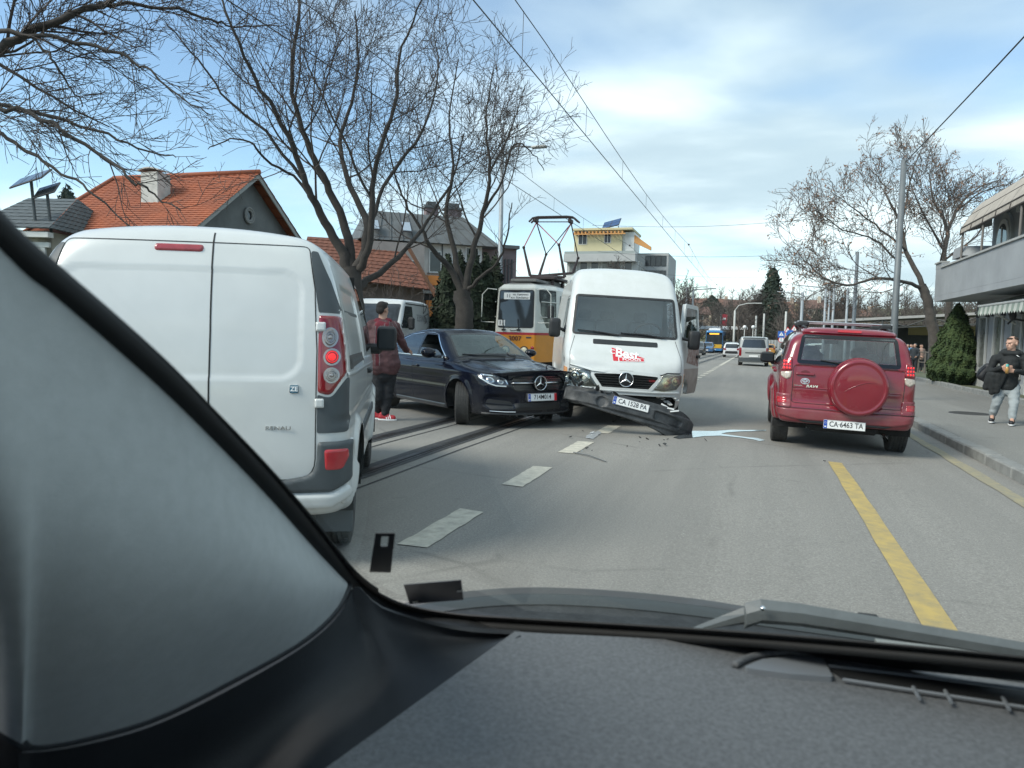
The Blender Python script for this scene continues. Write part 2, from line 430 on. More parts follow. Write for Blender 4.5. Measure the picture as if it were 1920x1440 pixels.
        V = np.concatenate([a+na*off, b+nb*off, a+na*(off-thick), b+nb*(off-thick)]); k = len(outer); F = []
        axn, sg = AX[ax]
        fl = np.cross(V[1]-V[0], V[k]-V[0])[axn]*sg < 0
        for i in range(k if closed else k-1):
            j = (i+1) % k; f = (i, j, k+j, k+i); F.append(f[::-1] if fl else f)
            if thick:
                for f in ((i, 2*k+i, 2*k+j, j), (k+i, k+j, 3*k+j, 3*k+i)): F.append(f[::-1] if fl else f)
        o = mesh_obj(name, V, F, m_, parent, False); edge_split(o, 40); return o
    def strip(s, name, ax, pts, width, m_, parent, off=0.0015, closed=False, seg=0.02, raised=0.0):
        """narrow ribbon along a line on the surface; raised makes it a bead"""
        pts = np.array(pts, float)
        if closed: pts = np.concatenate([pts, pts[:1]])
        U = [pts[0]]
        for p, q in zip(pts[:-1], pts[1:]):
            k = max(1, int(np.linalg.norm(q-p)/seg)); U += [p+(q-p)*t/k for t in range(1, k+1)]
        U = np.array(U); Q = s.project(ax, U); Nn = s.normal(Q); T = np.gradient(Q, axis=0)
        S = np.cross(Nn, T); S /= np.maximum(np.linalg.norm(S, axis=1, keepdims=True), 1e-9)
        n = len(U)
        if raised:
            V = np.concatenate([Q+S*width/2, Q+S*width/4+Nn*raised, Q-S*width/4+Nn*raised, Q-S*width/2]); rows = 4
        else: V = np.concatenate([Q+Nn*off+S*width/2, Q+Nn*off-S*width/2]); rows = 2
        F = []
        for r_ in range(rows-1): F += [(r_*n+i, (r_+1)*n+i, (r_+1)*n+i+1, r_*n+i+1) for i in range(n-1)]
        return mesh_obj(name, V, F, m_, parent, bool(raised))
def text_on(s, ax, txt, size, u, v, m_, name, parent, off=.005, sx=1.0, bold=0.0, shear=0.0, tilt=0.0):
    """lettering that follows the surface"""
    o = text_mesh(txt, size, m_, name, parent, Matrix.Identity(4), .002, sx=sx, bold=bold, shear=shear)
    me = o.data; n = len(me.vertices); co = np.zeros(n*3); me.vertices.foreach_get('co', co); co = co.reshape(-1, 3)
    fl = -1 if ax in ('x-', 'y+') else 1; ct, st = math.cos(tilt), math.sin(tilt)
    U = np.stack([u+fl*(co[:, 0]*ct-co[:, 1]*st), v+co[:, 0]*st+co[:, 1]*ct], 1)
    Q = s.project(ax, U); Q = Q+s.normal(Q)*(off+co[:, 2:3]); me.vertices.foreach_set('co', Q.ravel()); me.update()
    return o
def shard(b, c, size, seed, bend=.3):
    """jagged bent scrap of plastic"""
    rnd = random.Random(seed); n = 7; c = Vector(c)
    m_ = Matrix.Rotation(rnd.uniform(-3, 3), 3, 'Z') @ Matrix.Rotation(rnd.uniform(-.7, .7), 3, 'X') @ Matrix.Rotation(rnd.uniform(-.7, .7), 3, 'Y')
    ring = []
    for k in range(n):
        a = 2*math.pi*k/n; r_ = size*rnd.uniform(.45, 1.0); x, y = r_*math.cos(a), r_*.5*math.sin(a); ring.append((x, y, bend*x*x/size))
    V = [c+m_ @ Vector((0, 0, size*.04))]+[c+m_ @ Vector(p) for p in ring]+[c+m_ @ Vector((p[0], p[1], p[2]-.006)) for p in ring]
    F = [(0, 1+k, 1+(k+1) % n) for k in range(n)]+[tuple(range(2*n, n, -1))]+[(1+k, n+1+k, n+1+(k+1) % n, 1+(k+1) % n) for k in range(n)]
    b.add(V, F)
def inpoly(p, poly):
    x, y = p[:, 0], p[:, 1]; r_ = np.zeros(len(p), bool); n = len(poly)
    for i in range(n):
        (x1, y1), (x2, y2) = poly[i], poly[(i+1) % n]
        c = (y1 > y) != (y2 > y)
        with np.errstate(divide='ignore', invalid='ignore'): r_ ^= c & (x < (x2-x1)*(y-y1)/(y2-y1)+x1)
    return r_
def nearest(p, poly):
    best = np.full(len(p), 1e9); q = np.zeros((len(p), 2)); n = len(poly)
    for i in range(n):
        a, b = poly[i], poly[(i+1) % n]; ab = b-a; l = ab@ab
        t = np.clip(((p-a)@ab)/l, 0, 1) if l > 1e-12 else np.zeros(len(p))
        c = a+t[:, None]*ab; d = np.linalg.norm(p-c, axis=1); m_ = d < best; best[m_] = d[m_]; q[m_] = c[m_]
    return q, best
def fil(pts, r, n=5):
    """polygon with rounded corners; r a number or one per corner"""
    pts = [np.array(p, float) for p in pts]; k = len(pts); out = []
    for i in range(k):
        p, a, b = pts[i], pts[i-1], pts[(i+1) % k]; ri = r[i] if hasattr(r, '__len__') else r
        u, v = a-p, b-p; lu, lv = np.linalg.norm(u), np.linalg.norm(v); u /= lu; v /= lv
        ang = math.acos(float(np.clip(u@v, -1, 1)))
        if ri <= 0 or ang > 3.1: out.append(p); continue
        t = min(ri/math.tan(ang/2), lu*.48, lv*.48); s0, s1 = p+u*t, p+v*t
        for q in range(n+1):
            w_ = q/n; out.append((1-w_)**2*s0+2*w_*(1-w_)*p+w_*w_*s1)
    return np.array(out)
def rr(cx, cy, w_, h, r, n=5):
    return fil([(cx-w_/2, cy-h/2), (cx+w_/2, cy-h/2), (cx+w_/2, cy+h/2), (cx-w_/2, cy+h/2)], r, n)
def ell(cx, cy, a, b, n=40, t0=0.0, t1=2*math.pi, end=False):
    m_ = n+1 if end else n
    return np.array([(cx+a*math.cos(t0+(t1-t0)*i/n), cy+b*math.sin(t0+(t1-t0)*i/n)) for i in range(m_)])
def mir(o): o = np.array(o, float).copy(); o[:, 0] *= -1; return o[::-1]
def inset(o, d):
    """shrink an outline by d"""
    n = len(o); c = np.roll(o, -1, 0)-np.roll(o, 1, 0); l = np.maximum(np.linalg.norm(c, axis=1, keepdims=True), 1e-9)
    nn = np.stack([-c[:, 1], c[:, 0]], 1)/l
    ar = np.sum(o[:, 0]*np.roll(o[:, 1], -1)-np.roll(o[:, 0], -1)*o[:, 1])
    return o+nn*d*(1 if ar > 0 else -1)

# ------------------------------------------------------------------ shared vehicle materials and parts
M_TYRE = mat('tyre rubber', (0.022, 0.022, 0.022), 0.75, var=0.3, scale=30, bump=0.3, bscale=300, col2=(0.05, 0.048, 0.044))
M_BLACK = mat('black plastic', (0.018, 0.019, 0.02), 0.5, var=0.25, scale=12, bump=0.15, bscale=500)
M_DARK = mat('dark underside', (0.012, 0.012, 0.012), 0.9, var=0.4)
M_GAP = mat('panel gap', (0.012, 0.013, 0.014), 0.8, var=0.1)
M_FRIT = mat('black glass border', (0.008, 0.009, 0.01), 0.12, var=0.1)
M_ALLOY = mat('alloy', (0.42, 0.43, 0.44), 0.35, 0.9, var=0.2, scale=15)
M_CHROME = mat('chrome', (0.75, 0.76, 0.77), 0.12, 1.0, var=0.06)
M_PLATE = mat('plate white', (0.72, 0.73, 0.72), 0.35, var=0.06, scale=20)
M_PLBLUE = mat('plate blue', (0.02, 0.07, 0.36), 0.35, var=0.1)
M_PLRED = mat('plate red', (0.55, 0.02, 0.03), 0.35, var=0.1)
M_INK = mat('plate ink', (0.01, 0.01, 0.012), 0.4, var=0.1)
M_WHITEINK = mat('white print', (0.75, 0.76, 0.75), 0.4, var=0.05)
M_SEAT = mat('seat cloth', (0.03, 0.032, 0.036), 0.9, var=0.3, scale=40)
M_CABIN = mat('cabin trim', (0.06, 0.062, 0.065), 0.8, var=0.2, scale=20)
M_MIRROR = mat('mirror glass', (0.5, 0.52, 0.53), 0.03, 1.0, var=0.03)

def wheel(parent, c, r, wd, side, rim=M_ALLOY, steer=0.0, spokes=5, rr_=0.62):
    """tyre with tread blocks and shoulder, rim with spokes; side +1 = left of the car"""
    hw = wd/2; b = MB()
    prof = [(r*rr_, -hw*.80), (r*(rr_+.06), -hw*.95), (r*.86, -hw*1.02), (r*.955, -hw*.93), (r*.992, -hw*.80)]
    gro = [-.52, -.18, .18, .52]
    for g_ in gro: prof += [(r, hw*(g_-.05)), (r*.975, hw*(g_-.045)), (r*.975, hw*(g_+.045)), (r, hw*(g_+.05))]
    prof += [(r*.992, hw*.80), (r*.955, hw*.93), (r*.86, hw*1.02), (r*(rr_+.06), hw*.95), (r*rr_, hw*.80), (r*rr_, -hw*.8)]
    b.lathe(prof, 56)
    for k in range(56):                               # sipes across the shoulder ribs
        a = 2*math.pi*k/56
        for s_ in (-1, 1):
            m_ = Matrix.Rotation(-a, 3, 'Y')
            b.box(m_ @ Vector((r*.992, s_*hw*.72, 0)), (r*.022, hw*.34, r*.075), m_)
    o = b.build('wheel', M_TYRE, parent, autosmooth=40); o.location = c; o.rotation_euler = (0, 0, steer)
    b = MB(); s_ = side; rb = r*rr_
    b.lathe([(rb*1.04, s_*hw*.86), (rb*.95, s_*hw*.84), (rb*.93, s_*hw*.3), (rb*.93, -s_*hw*.8)], 40)
    b.lathe([(rb*.2, s_*hw*.62), (rb*.2, s_*hw*.5), (rb*.25, s_*hw*.45)], 20); b.lathe([(0.001, s_*hw*.64), (rb*.2, s_*hw*.62)], 20)
    for k in range(spokes):
        a = 2*math.pi*k/spokes
        m_ = Matrix.Rotation(-a, 3, 'Y')
        for tw in (-.1, .1): b.box(m_ @ Vector((rb*.56, s_*hw*.5, rb*tw)), (rb*.82, hw*.22, rb*.12), m_ @ Matrix.Rotation(tw*1.3, 3, 'Y'))
    rm = b.build('rim', rim, o, autosmooth=35)
    MB().lathe([(0.001, -s_*hw*.1), (rb*.72, -s_*hw*.1), (rb*.72, -s_*hw*.2)], 30).build('brake_disc', M_DARK, rm)
    return o
def plate(parent, txt, M, blue=True, red=False, w_=0.52, h=0.112, size=0.094, sx=0.86):
    """number plate with its letters; M places its middle"""
    b = MB(); b.box((0, 0, 0), (w_, h, 0.006), bev=0.002)
    o = mesh_obj('number_plate', [M @ Vector(v) for v in b.V], b.F, M_PLATE, parent)
    x0 = 0.0
    if blue:
        bb = MB().box((-w_/2+0.024, 0, 0.0035), (0.044, h-.004, 0.002)); mesh_obj('plate_band', [M @ Vector(v) for v in bb.V], bb.F, M_PLBLUE, o); x0 += .02
        bb = MB()
        for k in range(8):
            a = k*math.pi/4; bb.box((-w_/2+.024+.012*math.cos(a), .02+.012*math.sin(a), .005), (.004, .004, .001))
        bb.box((-w_/2+.024, -.03, .005), (.022, .016, .001)); mesh_obj('plate_band_mark', [M @ Vector(v) for v in bb.V], bb.F, M_WHITEINK, o)
    if red:
        bb = MB().box((w_/2-0.024, 0, 0.0035), (0.044, h-.004, 0.002)); mesh_obj('plate_band', [M @ Vector(v) for v in bb.V], bb.F, M_PLRED, o); x0 -= .02
    bb = MB()
    for s_ in (-1, 1): bb.box((0, s_*(h/2-.0035), .0035), (w_-.004, .003, .0015)); bb.box((s_*(w_/2-.0035), 0, .0037), (.003, h-.008, .0015))
    mesh_obj('plate_rim', [M @ Vector(v) for v in bb.V], bb.F, M_INK, o)
    text_mesh(txt, size, M_INK, 'plate_letters', o, M @ Matrix.Translation((x0, 0.002, 0.0042)), 0.0016, sx=sx, bold=0.0008)
    return o
def seat(parent, x, y, z, m_=M_SEAT, w_=0.5):
    b = MB(); b.box((x, y, z), (.5, w_, .16), bev=.06); b.box((x-.28, y, z+.36), (.16, w_*.96, .62), Matrix.Rotation(R(-14), 3, 'Y'), bev=.06)
    b.box((x-.40, y, z+.76), (.10, .26, .18), Matrix.Rotation(R(-8), 3, 'Y'), bev=.045)
    for s_ in (-1, 1): b.tube([(x-.38, y+s_*.05, z+.6), (x-.40, y+s_*.05, z+.74)], .008, 6)
    return b.build('seat', m_, parent, autosmooth=50)
def steering(parent, x, y, z, r=0.19, tilt=25):
    b = MB(); m_ = Matrix.Rotation(R(tilt), 3, 'Y'); c = Vector((x, y, z))
    b.tube([c+m_ @ Vector((0, r*math.cos(a*math.pi/16), r*math.sin(a*math.pi/16))) for a in range(33)], .016, 8, False)
    b.box(c+m_ @ Vector((.03, 0, -.01)), (.05, .16, .13), m_, bev=.02)
    for a in (0, math.pi, -math.pi/2): b.tube([c, c+m_ @ Vector((0, r*math.cos(a), r*math.sin(a)))], .013, 6)
    return b.build('steering_wheel', M_BLACK, parent, autosmooth=50)
def liner(parent, c, r, wd, side):
    """dark wheel well"""
    b = MB(); n = 20; pr = []
    for i in range(n+1):
        a = -0.25+(math.pi+.5)*i/n; pr.append((c[0]+r*math.cos(a), c[2]+r*math.sin(a)))
    V = [(x, c[1]+side*wd*.42, z) for x, z in pr]+[(x, c[1]-side*wd*1.2, z) for x, z in pr]
    F = [(i, i+1, n+2+i, n+1+i) for i in range(n)]+[tuple(range(n+1, 2*n+2))]
    b.add(V, F); return b.build('wheel_well', M_DARK, parent)
M_VANWHITE = mat('van white paint', (0.56, 0.58, 0.57), 0.28, coat=0.6, var=0.05, scale=2.5, col2=(0.51, 0.53, 0.52), dust=(.55, (.36, .36, .34), .45))
M_GREYPL = mat('grey bumper plastic', (0.055, 0.066, 0.072), 0.55, var=0.2, scale=8, bump=0.12, bscale=500)
M_LAMPRED = mat('red lamp lens', (0.20, 0.005, 0.010), 0.08, coat=0.8, var=0.15, scale=25)
M_LAMPLIT = mat('lit brake lamp', (1.0, 0.03, 0.03), 0.2, emit=.38, var=0.3, scale=60)
M_LAMPCLR = mat('clear lamp lens', (0.34, 0.30, 0.28), 0.12, 0.5, var=0.5, scale=45)
M_LAMPRING = mat('lamp reflector ring', (0.36, 0.34, 0.33), 0.25, 0.8, var=0.1)
M_REFL = mat('red reflector', (0.42, 0.012, 0.02), 0.15, coat=0.6, var=0.25, scale=40)
M_GLDARK = glass('dark window', (0.22, 0.26, 0.27), 0.08)
M_GLCAR = glass('car window', (0.55, 0.62, 0.61), 0.09)

# ------------------------------------------------------------------ road, rails, pavement
LEFT_X = -9.0
def asphalt(name, c1, c2, patch=0.6):
    m_ = bpy.data.materials.new(name); m_.use_nodes = True; nt = m_.node_tree; b = nt.nodes['Principled BSDF']; N = nt.nodes.new; L = nt.links.new
    tc = N('ShaderNodeTexCoord')
    def noise(sc, det, sx=1.0, sy=1.0, rough=.6):
        mp = N('ShaderNodeMapping'); mp.inputs['Scale'].default_value = (sx, sy, 1); L(tc.outputs['Object'], mp.inputs[0])
        n = N('ShaderNodeTexNoise'); n.inputs['Scale'].default_value = sc; n.inputs['Detail'].default_value = det; n.inputs['Roughness'].default_value = rough
        L(mp.outputs[0], n.inputs['Vector']); return n.outputs[0]
    def ramp(x, a, b_, lo=0.0, hi=1.0):
        r_ = N('ShaderNodeMapRange'); r_.inputs[1].default_value = a; r_.inputs[2].default_value = b_; r_.inputs[3].default_value = lo; r_.inputs[4].default_value = hi; L(x, r_.inputs[0]); return r_.outputs[0]
    def mix(f, a, b_, bt='MIX'):
        x = N('ShaderNodeMix'); x.data_type = 'RGBA'; x.blend_type = bt
        for s_, v in ((0, f), (6, a), (7, b_)):
            if isinstance(v, tuple): x.inputs[s_].default_value = v if len(v) == 4 else v+(1,)
            elif isinstance(v, float): x.inputs[s_].default_value = v
            else: L(v, x.inputs[s_])
        return x.outputs[2]
    big = ramp(noise(.35, 6), .35, .65); lane = ramp(noise(1.1, 5, 1.6, .07), .38, .64); grain = ramp(noise(62, 3), .34, .66); chips = ramp(noise(140, 2), .60, .67)
    spots = ramp(noise(4.5, 7, 1, .8, .7), .63, .72); speck = ramp(noise(28, 4), .52, .62)
    vo = N('ShaderNodeTexVoronoi'); vo.feature = 'DISTANCE_TO_EDGE'; vo.inputs['Scale'].default_value = .42; dm = N('ShaderNodeMix'); dm.data_type = 'VECTOR'; dm.inputs[0].default_value = .12; nv = N('ShaderNodeTexNoise'); nv.inputs['Scale'].default_value = 1.3; nv.inputs['Detail'].default_value = 6; L(tc.outputs['Object'], nv.inputs['Vector']); L(tc.outputs['Object'], dm.inputs[4]); L(nv.outputs['Color'], dm.inputs[5]); L(dm.outputs[1], vo.inputs['Vector'])
    crack = ramp(vo.outputs[0], .012, .002, 0, .55); worn = ramp(noise(.9, 4), .48, .62)
    c = mix(big, c1, c2); c = mix(lane, c, tuple(q*.86 for q in c2)); f = N('ShaderNodeMath'); f.operation = 'MULTIPLY'; L(crack, f.inputs[0]); L(worn, f.inputs[1]); c = mix(f.outputs[0], c, tuple(q*.35 for q in c2))
    f = N('ShaderNodeMath'); f.operation = 'MULTIPLY'; L(grain, f.inputs[0]); f.inputs[1].default_value = .75; c = mix(f.outputs[0], c, tuple(q*.55 for q in c2))
    f = N('ShaderNodeMath'); f.operation = 'MULTIPLY'; L(chips, f.inputs[0]); f.inputs[1].default_value = .55; c = mix(f.outputs[0], c, tuple(q*1.7 for q in c1))
    f = N('ShaderNodeMath'); f.operation = 'MULTIPLY'; L(spots, f.inputs[0]); f.inputs[1].default_value = patch; c = mix(f.outputs[0], c, tuple(q*.45 for q in c2))
    f = N('ShaderNodeMath'); f.operation = 'MULTIPLY'; L(speck, f.inputs[0]); f.inputs[1].default_value = .28; c = mix(f.outputs[0], c, tuple(q*.6 for q in c2))
    L(c, b.inputs['Base Color']); b.inputs['Roughness'].default_value = .82
    bp = N('ShaderNodeBump'); bp.inputs['Strength'].default_value = .35; bp.inputs['Distance'].default_value = .006; L(noise(120, 4), bp.inputs['Height']); L(bp.outputs[0], b.inputs['Normal'])
    return m_
M_ROAD = asphalt('road asphalt', (.275, .264, .238), (.235, .227, .206))
M_PAVE = asphalt('pavement asphalt', (.25, .248, .228), (.21, .208, .192), .25)
M_BITUMEN = mat('dark bitumen', (.040, .041, .042), .7, var=.4, scale=6, det=8, bump=.3, bscale=120)
M_RAIL = mat('rail steel', (.16, .155, .15), .35, .9, var=.5, scale=3, col2=(.07, .06, .055))
def paint(name, c, worn):
    m_ = mat(name, c, .75, var=.1, scale=11, col2=worn, det=12, bump=.2, bscale=150); return m_
M_LINE = paint('white road paint', (.54, .51, .42), (.33, .315, .27))
M_YEL = paint('yellow road paint', (.43, .315, .10), (.28, .225, .11))
M_YELW = paint('worn yellow paint', (.30, .26, .15), (.19, .18, .15))
M_STONE = mat('kerb stone', (.23, .235, .225), .85, var=.35, scale=7, bump=.3, bscale=70, det=7)

def sheet(name, xs, ys, zf, m_, kind='structure', parent=None):
    V = [(x, y, zf(x, y)) for x in xs for y in ys]; n = len(ys)
    F = [(i*n+j, (i+1)*n+j, (i+1)*n+j+1, i*n+j+1) for i in range(len(xs)-1) for j in range(n-1)]
    o = mesh_obj(name, V, F, m_, parent, True); 
    if kind: tag(o, kind=kind)
    return o
YS = np.concatenate([np.linspace(-12, 8, 12), np.linspace(10, 103, 48), [130, 200, 320]])
def build_ground():
    XR = sorted(set(list(np.linspace(LEFT_X, -.6, 10))+list(np.linspace(-.6, KERB_X, 8))))
    sheet('road', XR, YS, zroad, M_ROAD)
    # terrain far around, one sheet to the horizon, falling and rising behind the street
    def terr(x, y):
        r_ = math.hypot(x, y); base = zroad(min(x, KERB_X), y)-.10
        hill = 13*float(sstep(125, 300, y))*(1+.10*math.sin(x*.011)) + 4*float(sstep(-60, -200, x))+2*float(sstep(60, 200, x))*float(sstep(40, 160, y))
        return base+hill-(1.0 if r_ > 900 else 0)
    xs = np.concatenate([[-2500, -900, -400], np.linspace(-240, 240, 41), [400, 900, 2500]]); ys = np.concatenate([[-2500, -800, -200], np.linspace(-60, 480, 46), [700, 1200, 3000]])
    M_EARTH = mat('dry grass earth', (.11, .105, .06), .95, var=.4, scale=.6, col2=(.07, .085, .04), det=9, bump=.5, bscale=8)
    sheet('ground', xs, ys, terr, M_EARTH)
    # rails: bitumen bed, running head, groove, guard
    for k, cx in enumerate((-4.075, -7.55)):
        tr = thing('tram_track', ('tram track with two worn grooved rails running under the dark crashed coupe', 'tram track the orange tram stands on')[k], 'track', (cx, 0, 0))
        for sg in (-1, 1):
            x0 = sg*.505
            ys = np.concatenate([np.linspace(-6, 8, 6), np.linspace(11, 103, 24), [150]])
            def st(name, a, b_, dz, m_):
                V = []; rnd = random.Random(int(a*1000)); 
                for y in ys: V += [(x0+a, y, zroad(cx, y)+dz), (x0+b_, y, zroad(cx, y)+dz)]
                mesh_obj(name, V, [(2*i, 2*i+1, 2*i+3, 2*i+2) for i in range(len(ys)-1)], m_, tr)
            st('rail_bed', -.17, .15, .004, M_BITUMEN); st('rail_head', -.045, .018, .010, M_RAIL); st('rail_groove', .018, .055, .007, M_DARK); st('rail_guard', .055, .075, .0095, M_RAIL)
            st('joint_seal', .30, .325, .005, M_BITUMEN)
    # painted lines
    rnd = random.Random(4)
    def mark(name, x0, x1, y0, y1, m_, label, cat, group, rag=.007, dz=.006):
        n = max(2, int((y1-y0)/.10)) if y1-y0 < 6 else int((y1-y0)/.5); V = []
        for i in range(n+1):
            y = y0+(y1-y0)*i/n; V += [(x0+rnd.uniform(-rag, rag), y+(rnd.uniform(-.03, .03) if i in (0, n) else 0), 0), (x1+rnd.uniform(-rag, rag), y+(rnd.uniform(-.03, .03) if i in (0, n) else 0), 0)]
        V = [(x, y, zroad(x, y)+dz) for x, y, _ in V]
        o = mesh_obj(name, V, [(2*i, 2*i+1, 2*i+3, 2*i+2) for i in range(n)], m_); tag(o, label, cat, group); return o
    k = 0; y = 4.28
    names = {0: 'nearest white lane dash, beside the windscreen stickers', 1: 'second white lane dash from the viewer', 2: 'third white lane dash with a thin rod lying across it', 3: 'white lane dash just below the torn-off bumper'}
    NTH = 'first second third fourth fifth sixth seventh eighth ninth tenth eleventh twelfth'.split()
    while y < 44:
        mark('lane_dash', -2.16, -1.95, y, y+1.02, M_LINE, names.get(k, 'white lane dash hidden under or behind the crashed cargo van' if y < 22 else NTH[min(len(NTH)-1, int((y-22)/2.03))]+' white lane dash visible beyond the cargo van, counted from the van'), 'road marking', 'white lane dashes'); k += 1; y += 2.03
    mark('lane_line', -2.15, -1.96, 46, 103, M_LINE, 'distant solid white lane line running towards the traffic', 'road marking', None)
    mark('yellow_line', .86, 1.01, -3, 9.4, M_YEL, 'yellow lane line running from the lower right up to the red car', 'road marking', None)
    mark('yellow_line', .86, 1.01, 17, 70, M_YEL, 'yellow lane line continuing beyond the red car', 'road marking', None)
    mark('edge_line', 2.36, 2.50, -3, 60, M_YELW, 'worn pale yellow line along the right kerb', 'road marking', None, .02)
    # right kerb stones and pavement
    def zp(x, y): return zroad(KERB_X, y)+.125
    kb = tag(bpy.data.objects.new('kerb', None), kind='structure'); C.objects.link(kb)
    b = MB().box((0, 0, 0), (.20, .98, .28), bev=.018); base = mesh_obj('kerb_stone', b.V, b.F, M_STONE, kb)
    ys = np.arange(-2, 62, 1.0)
    for i, y in enumerate(ys):
        o = base if i == 0 else base.copy()
        if i: C.objects.link(o); o.parent = kb
        o.location = (KERB_X+.10+rnd.uniform(-.008, .008), y, zp(0, y)-.135+rnd.uniform(-.006, .006)); o.rotation_euler = (-.0095, rnd.uniform(-.02, .02), rnd.uniform(-.006, .006))
    sheet('pavement', [KERB_X+.19, 4.5, 6.2], YS, zp, M_PAVE)
    eb = tag(bpy.data.objects.new('garden_kerb', None), kind='structure'); C.objects.link(eb)
    b = MB().box((0, 0, 0), (.16, .98, .34), bev=.02); base = mesh_obj('kerb_stone', b.V, b.F, M_STONE, eb)
    for i, y in enumerate(np.arange(8, 58, 1.0)):
        o = base if i == 0 else base.copy()
        if i: C.objects.link(o); o.parent = eb
        o.location = (6.26+rnd.uniform(-.012, .012), y, zp(0, y)-.03+rnd.uniform(-.01, .01)); o.rotation_euler = (-.0095, rnd.uniform(-.03, .03), rnd.uniform(-.012, .012))
    sheet('garden_strip', [6.33, 9, 14], YS, lambda x, y: zp(x, y)+.05, mat('garden soil', (.10, .095, .065), .95, var=.4, scale=2, col2=(.065, .085, .035), det=9, bump=.6, bscale=20))
    # left kerb and verge
    kb2 = tag(bpy.data.objects.new('far_kerb', None), kind='structure'); C.objects.link(kb2)
    V = []
    for y in YS: z = zroad(-9, y); V += [(LEFT_X, y, z-.05), (LEFT_X, y, z+.12), (LEFT_X-.2, y, z+.12)]
    mesh_obj('kerb_run', V, [q for i in range(len(YS)-1) for q in ((3*i, 3*i+3, 3*i+4, 3*i+1), (3*i+1, 3*i+4, 3*i+5, 3*i+2))], M_STONE, kb2)
    sheet('far_pavement', [-14, -11, LEFT_X-.19], YS, lambda x, y: zroad(-9, y)+.115, M_PAVE)
    # spilled coolant and scraps on the road
    def blot(name, px, m_, label, cat, dz=.007):
        pts = [G(*q) for q in px]; V = [(p.x, p.y, zroad(p.x, p.y)+dz) for p in pts]
        o = mesh_obj(name, V, [tuple(range(len(V)))], m_); tag(o, label, cat); return o
    M_WET = mat('coolant film', (.15, .17, .18), .12, var=.1, scale=3, spec=1.0, coat=1.0)
    blot('spilled_coolant', [(1262, 821), (1285, 812), (1300, 808.5), (1340, 809), (1372, 806.5), (1400, 807), (1436, 806.5), (1437, 808.5), (1390, 809.5), (1362, 811.5), (1352, 814), (1378, 817.5), (1404, 821), (1420, 822), (1434, 826), (1424, 828), (1414, 825), (1388, 821), (1350, 817.5), (1320, 818.5), (1300, 821), (1272, 823)], M_WET, 'pale wet coolant spill on the road right of the torn-off bumper', 'puddle')
    blot('wet_patch', [(1100, 817), (1122, 808), (1128, 812), (1112, 824), (1098, 822)], mat('pale sheen film', (.33, .35, .36), .45, var=.2, scale=8), 'small wet patch on the road below the bumper', 'puddle')  # pale sheen of the wet film put into its base colour
    random.seed(21)
    M_SCRAP = mat('grey scrap', (.35, .37, .38), .4, var=.3); M_SC2 = mat('dark scrap', (.02, .02, .02), .6)
    for i, (px, py, sz, m_, lb) in enumerate([(1110, 814, .06, M_SCRAP, 'pale plastic fragment on the road below the bumper'), (1323, 828, .035, M_SC2, 'black crumb of debris in front of the coolant spill'), (1247, 836, .06, M_SC2, 'flat dark scrap on the road left of the coolant spill'),
                                           (1150, 793, .05, M_SC2, 'dark shard under the middle of the torn-off bumper'), (1093, 811, .03, M_SC2, 'tiny black shard left of the pale plastic fragment'), (1546, 868, .02, M_SC2, 'tiny dark pebble left of the yellow line below the red car'), (1070, 822, .03, M_SC2, 'small dark chip under the nose of the dark coupe')]):
        g = G(px, py); b = MB(); shard(b, (0, 0, .015), sz, 200+i, .15); o = b.build('debris', m_); o.location = (g.x, g.y, g.z+.012); tag(o, lb, 'debris', None)
    r2 = random.Random(77)
    for i in range(16):
        g = G(r2.uniform(1085, 1290), r2.uniform(800, 850)); b = MB(); shard(b, (0, 0, .010), r2.uniform(.012, .035), 300+i, .2); o = b.build('debris_crumb', M_SC2 if i % 4 else M_SCRAP); o.location = (g.x, g.y, g.z+.008); tag(o, 'small plastic crumb scattered on the road around the torn-off bumper', 'debris', 'crash crumbs')
    g = G(1818, 775, .13); mh = thing('manhole_cover', 'round iron manhole cover in the pavement left of the walking pedestrian', 'manhole', (g.x, g.y, zp(0, g.y)))
    MB().lathe([(.001, .006), (.30, .006), (.31, .0)], 28, axis='z').build('lid', mat('cast iron', (.06, .058, .055), .7, .4, var=.4, scale=20, bump=.6, bscale=60), mh); MB().lathe([(.31, .003), (.32, .009), (.37, .009), (.38, .0)], 28, axis='z').build('collar', M_BITUMEN, mh)
    a, c_, d = G(1075, 850), G(1105, 857), G(1136, 867)
    o = MB().tube([Vector((0, 0, .012)), c_-a+Vector((0, 0, .02)), d-a+Vector((0, 0, .01))], .008, 6).build('trim_rod', mat('rod metal', (.30, .30, .29), .35, .7)); o.location = a
    tag(o, 'thin bent metal trim rod lying across the third lane dash', 'rod')
build_ground()
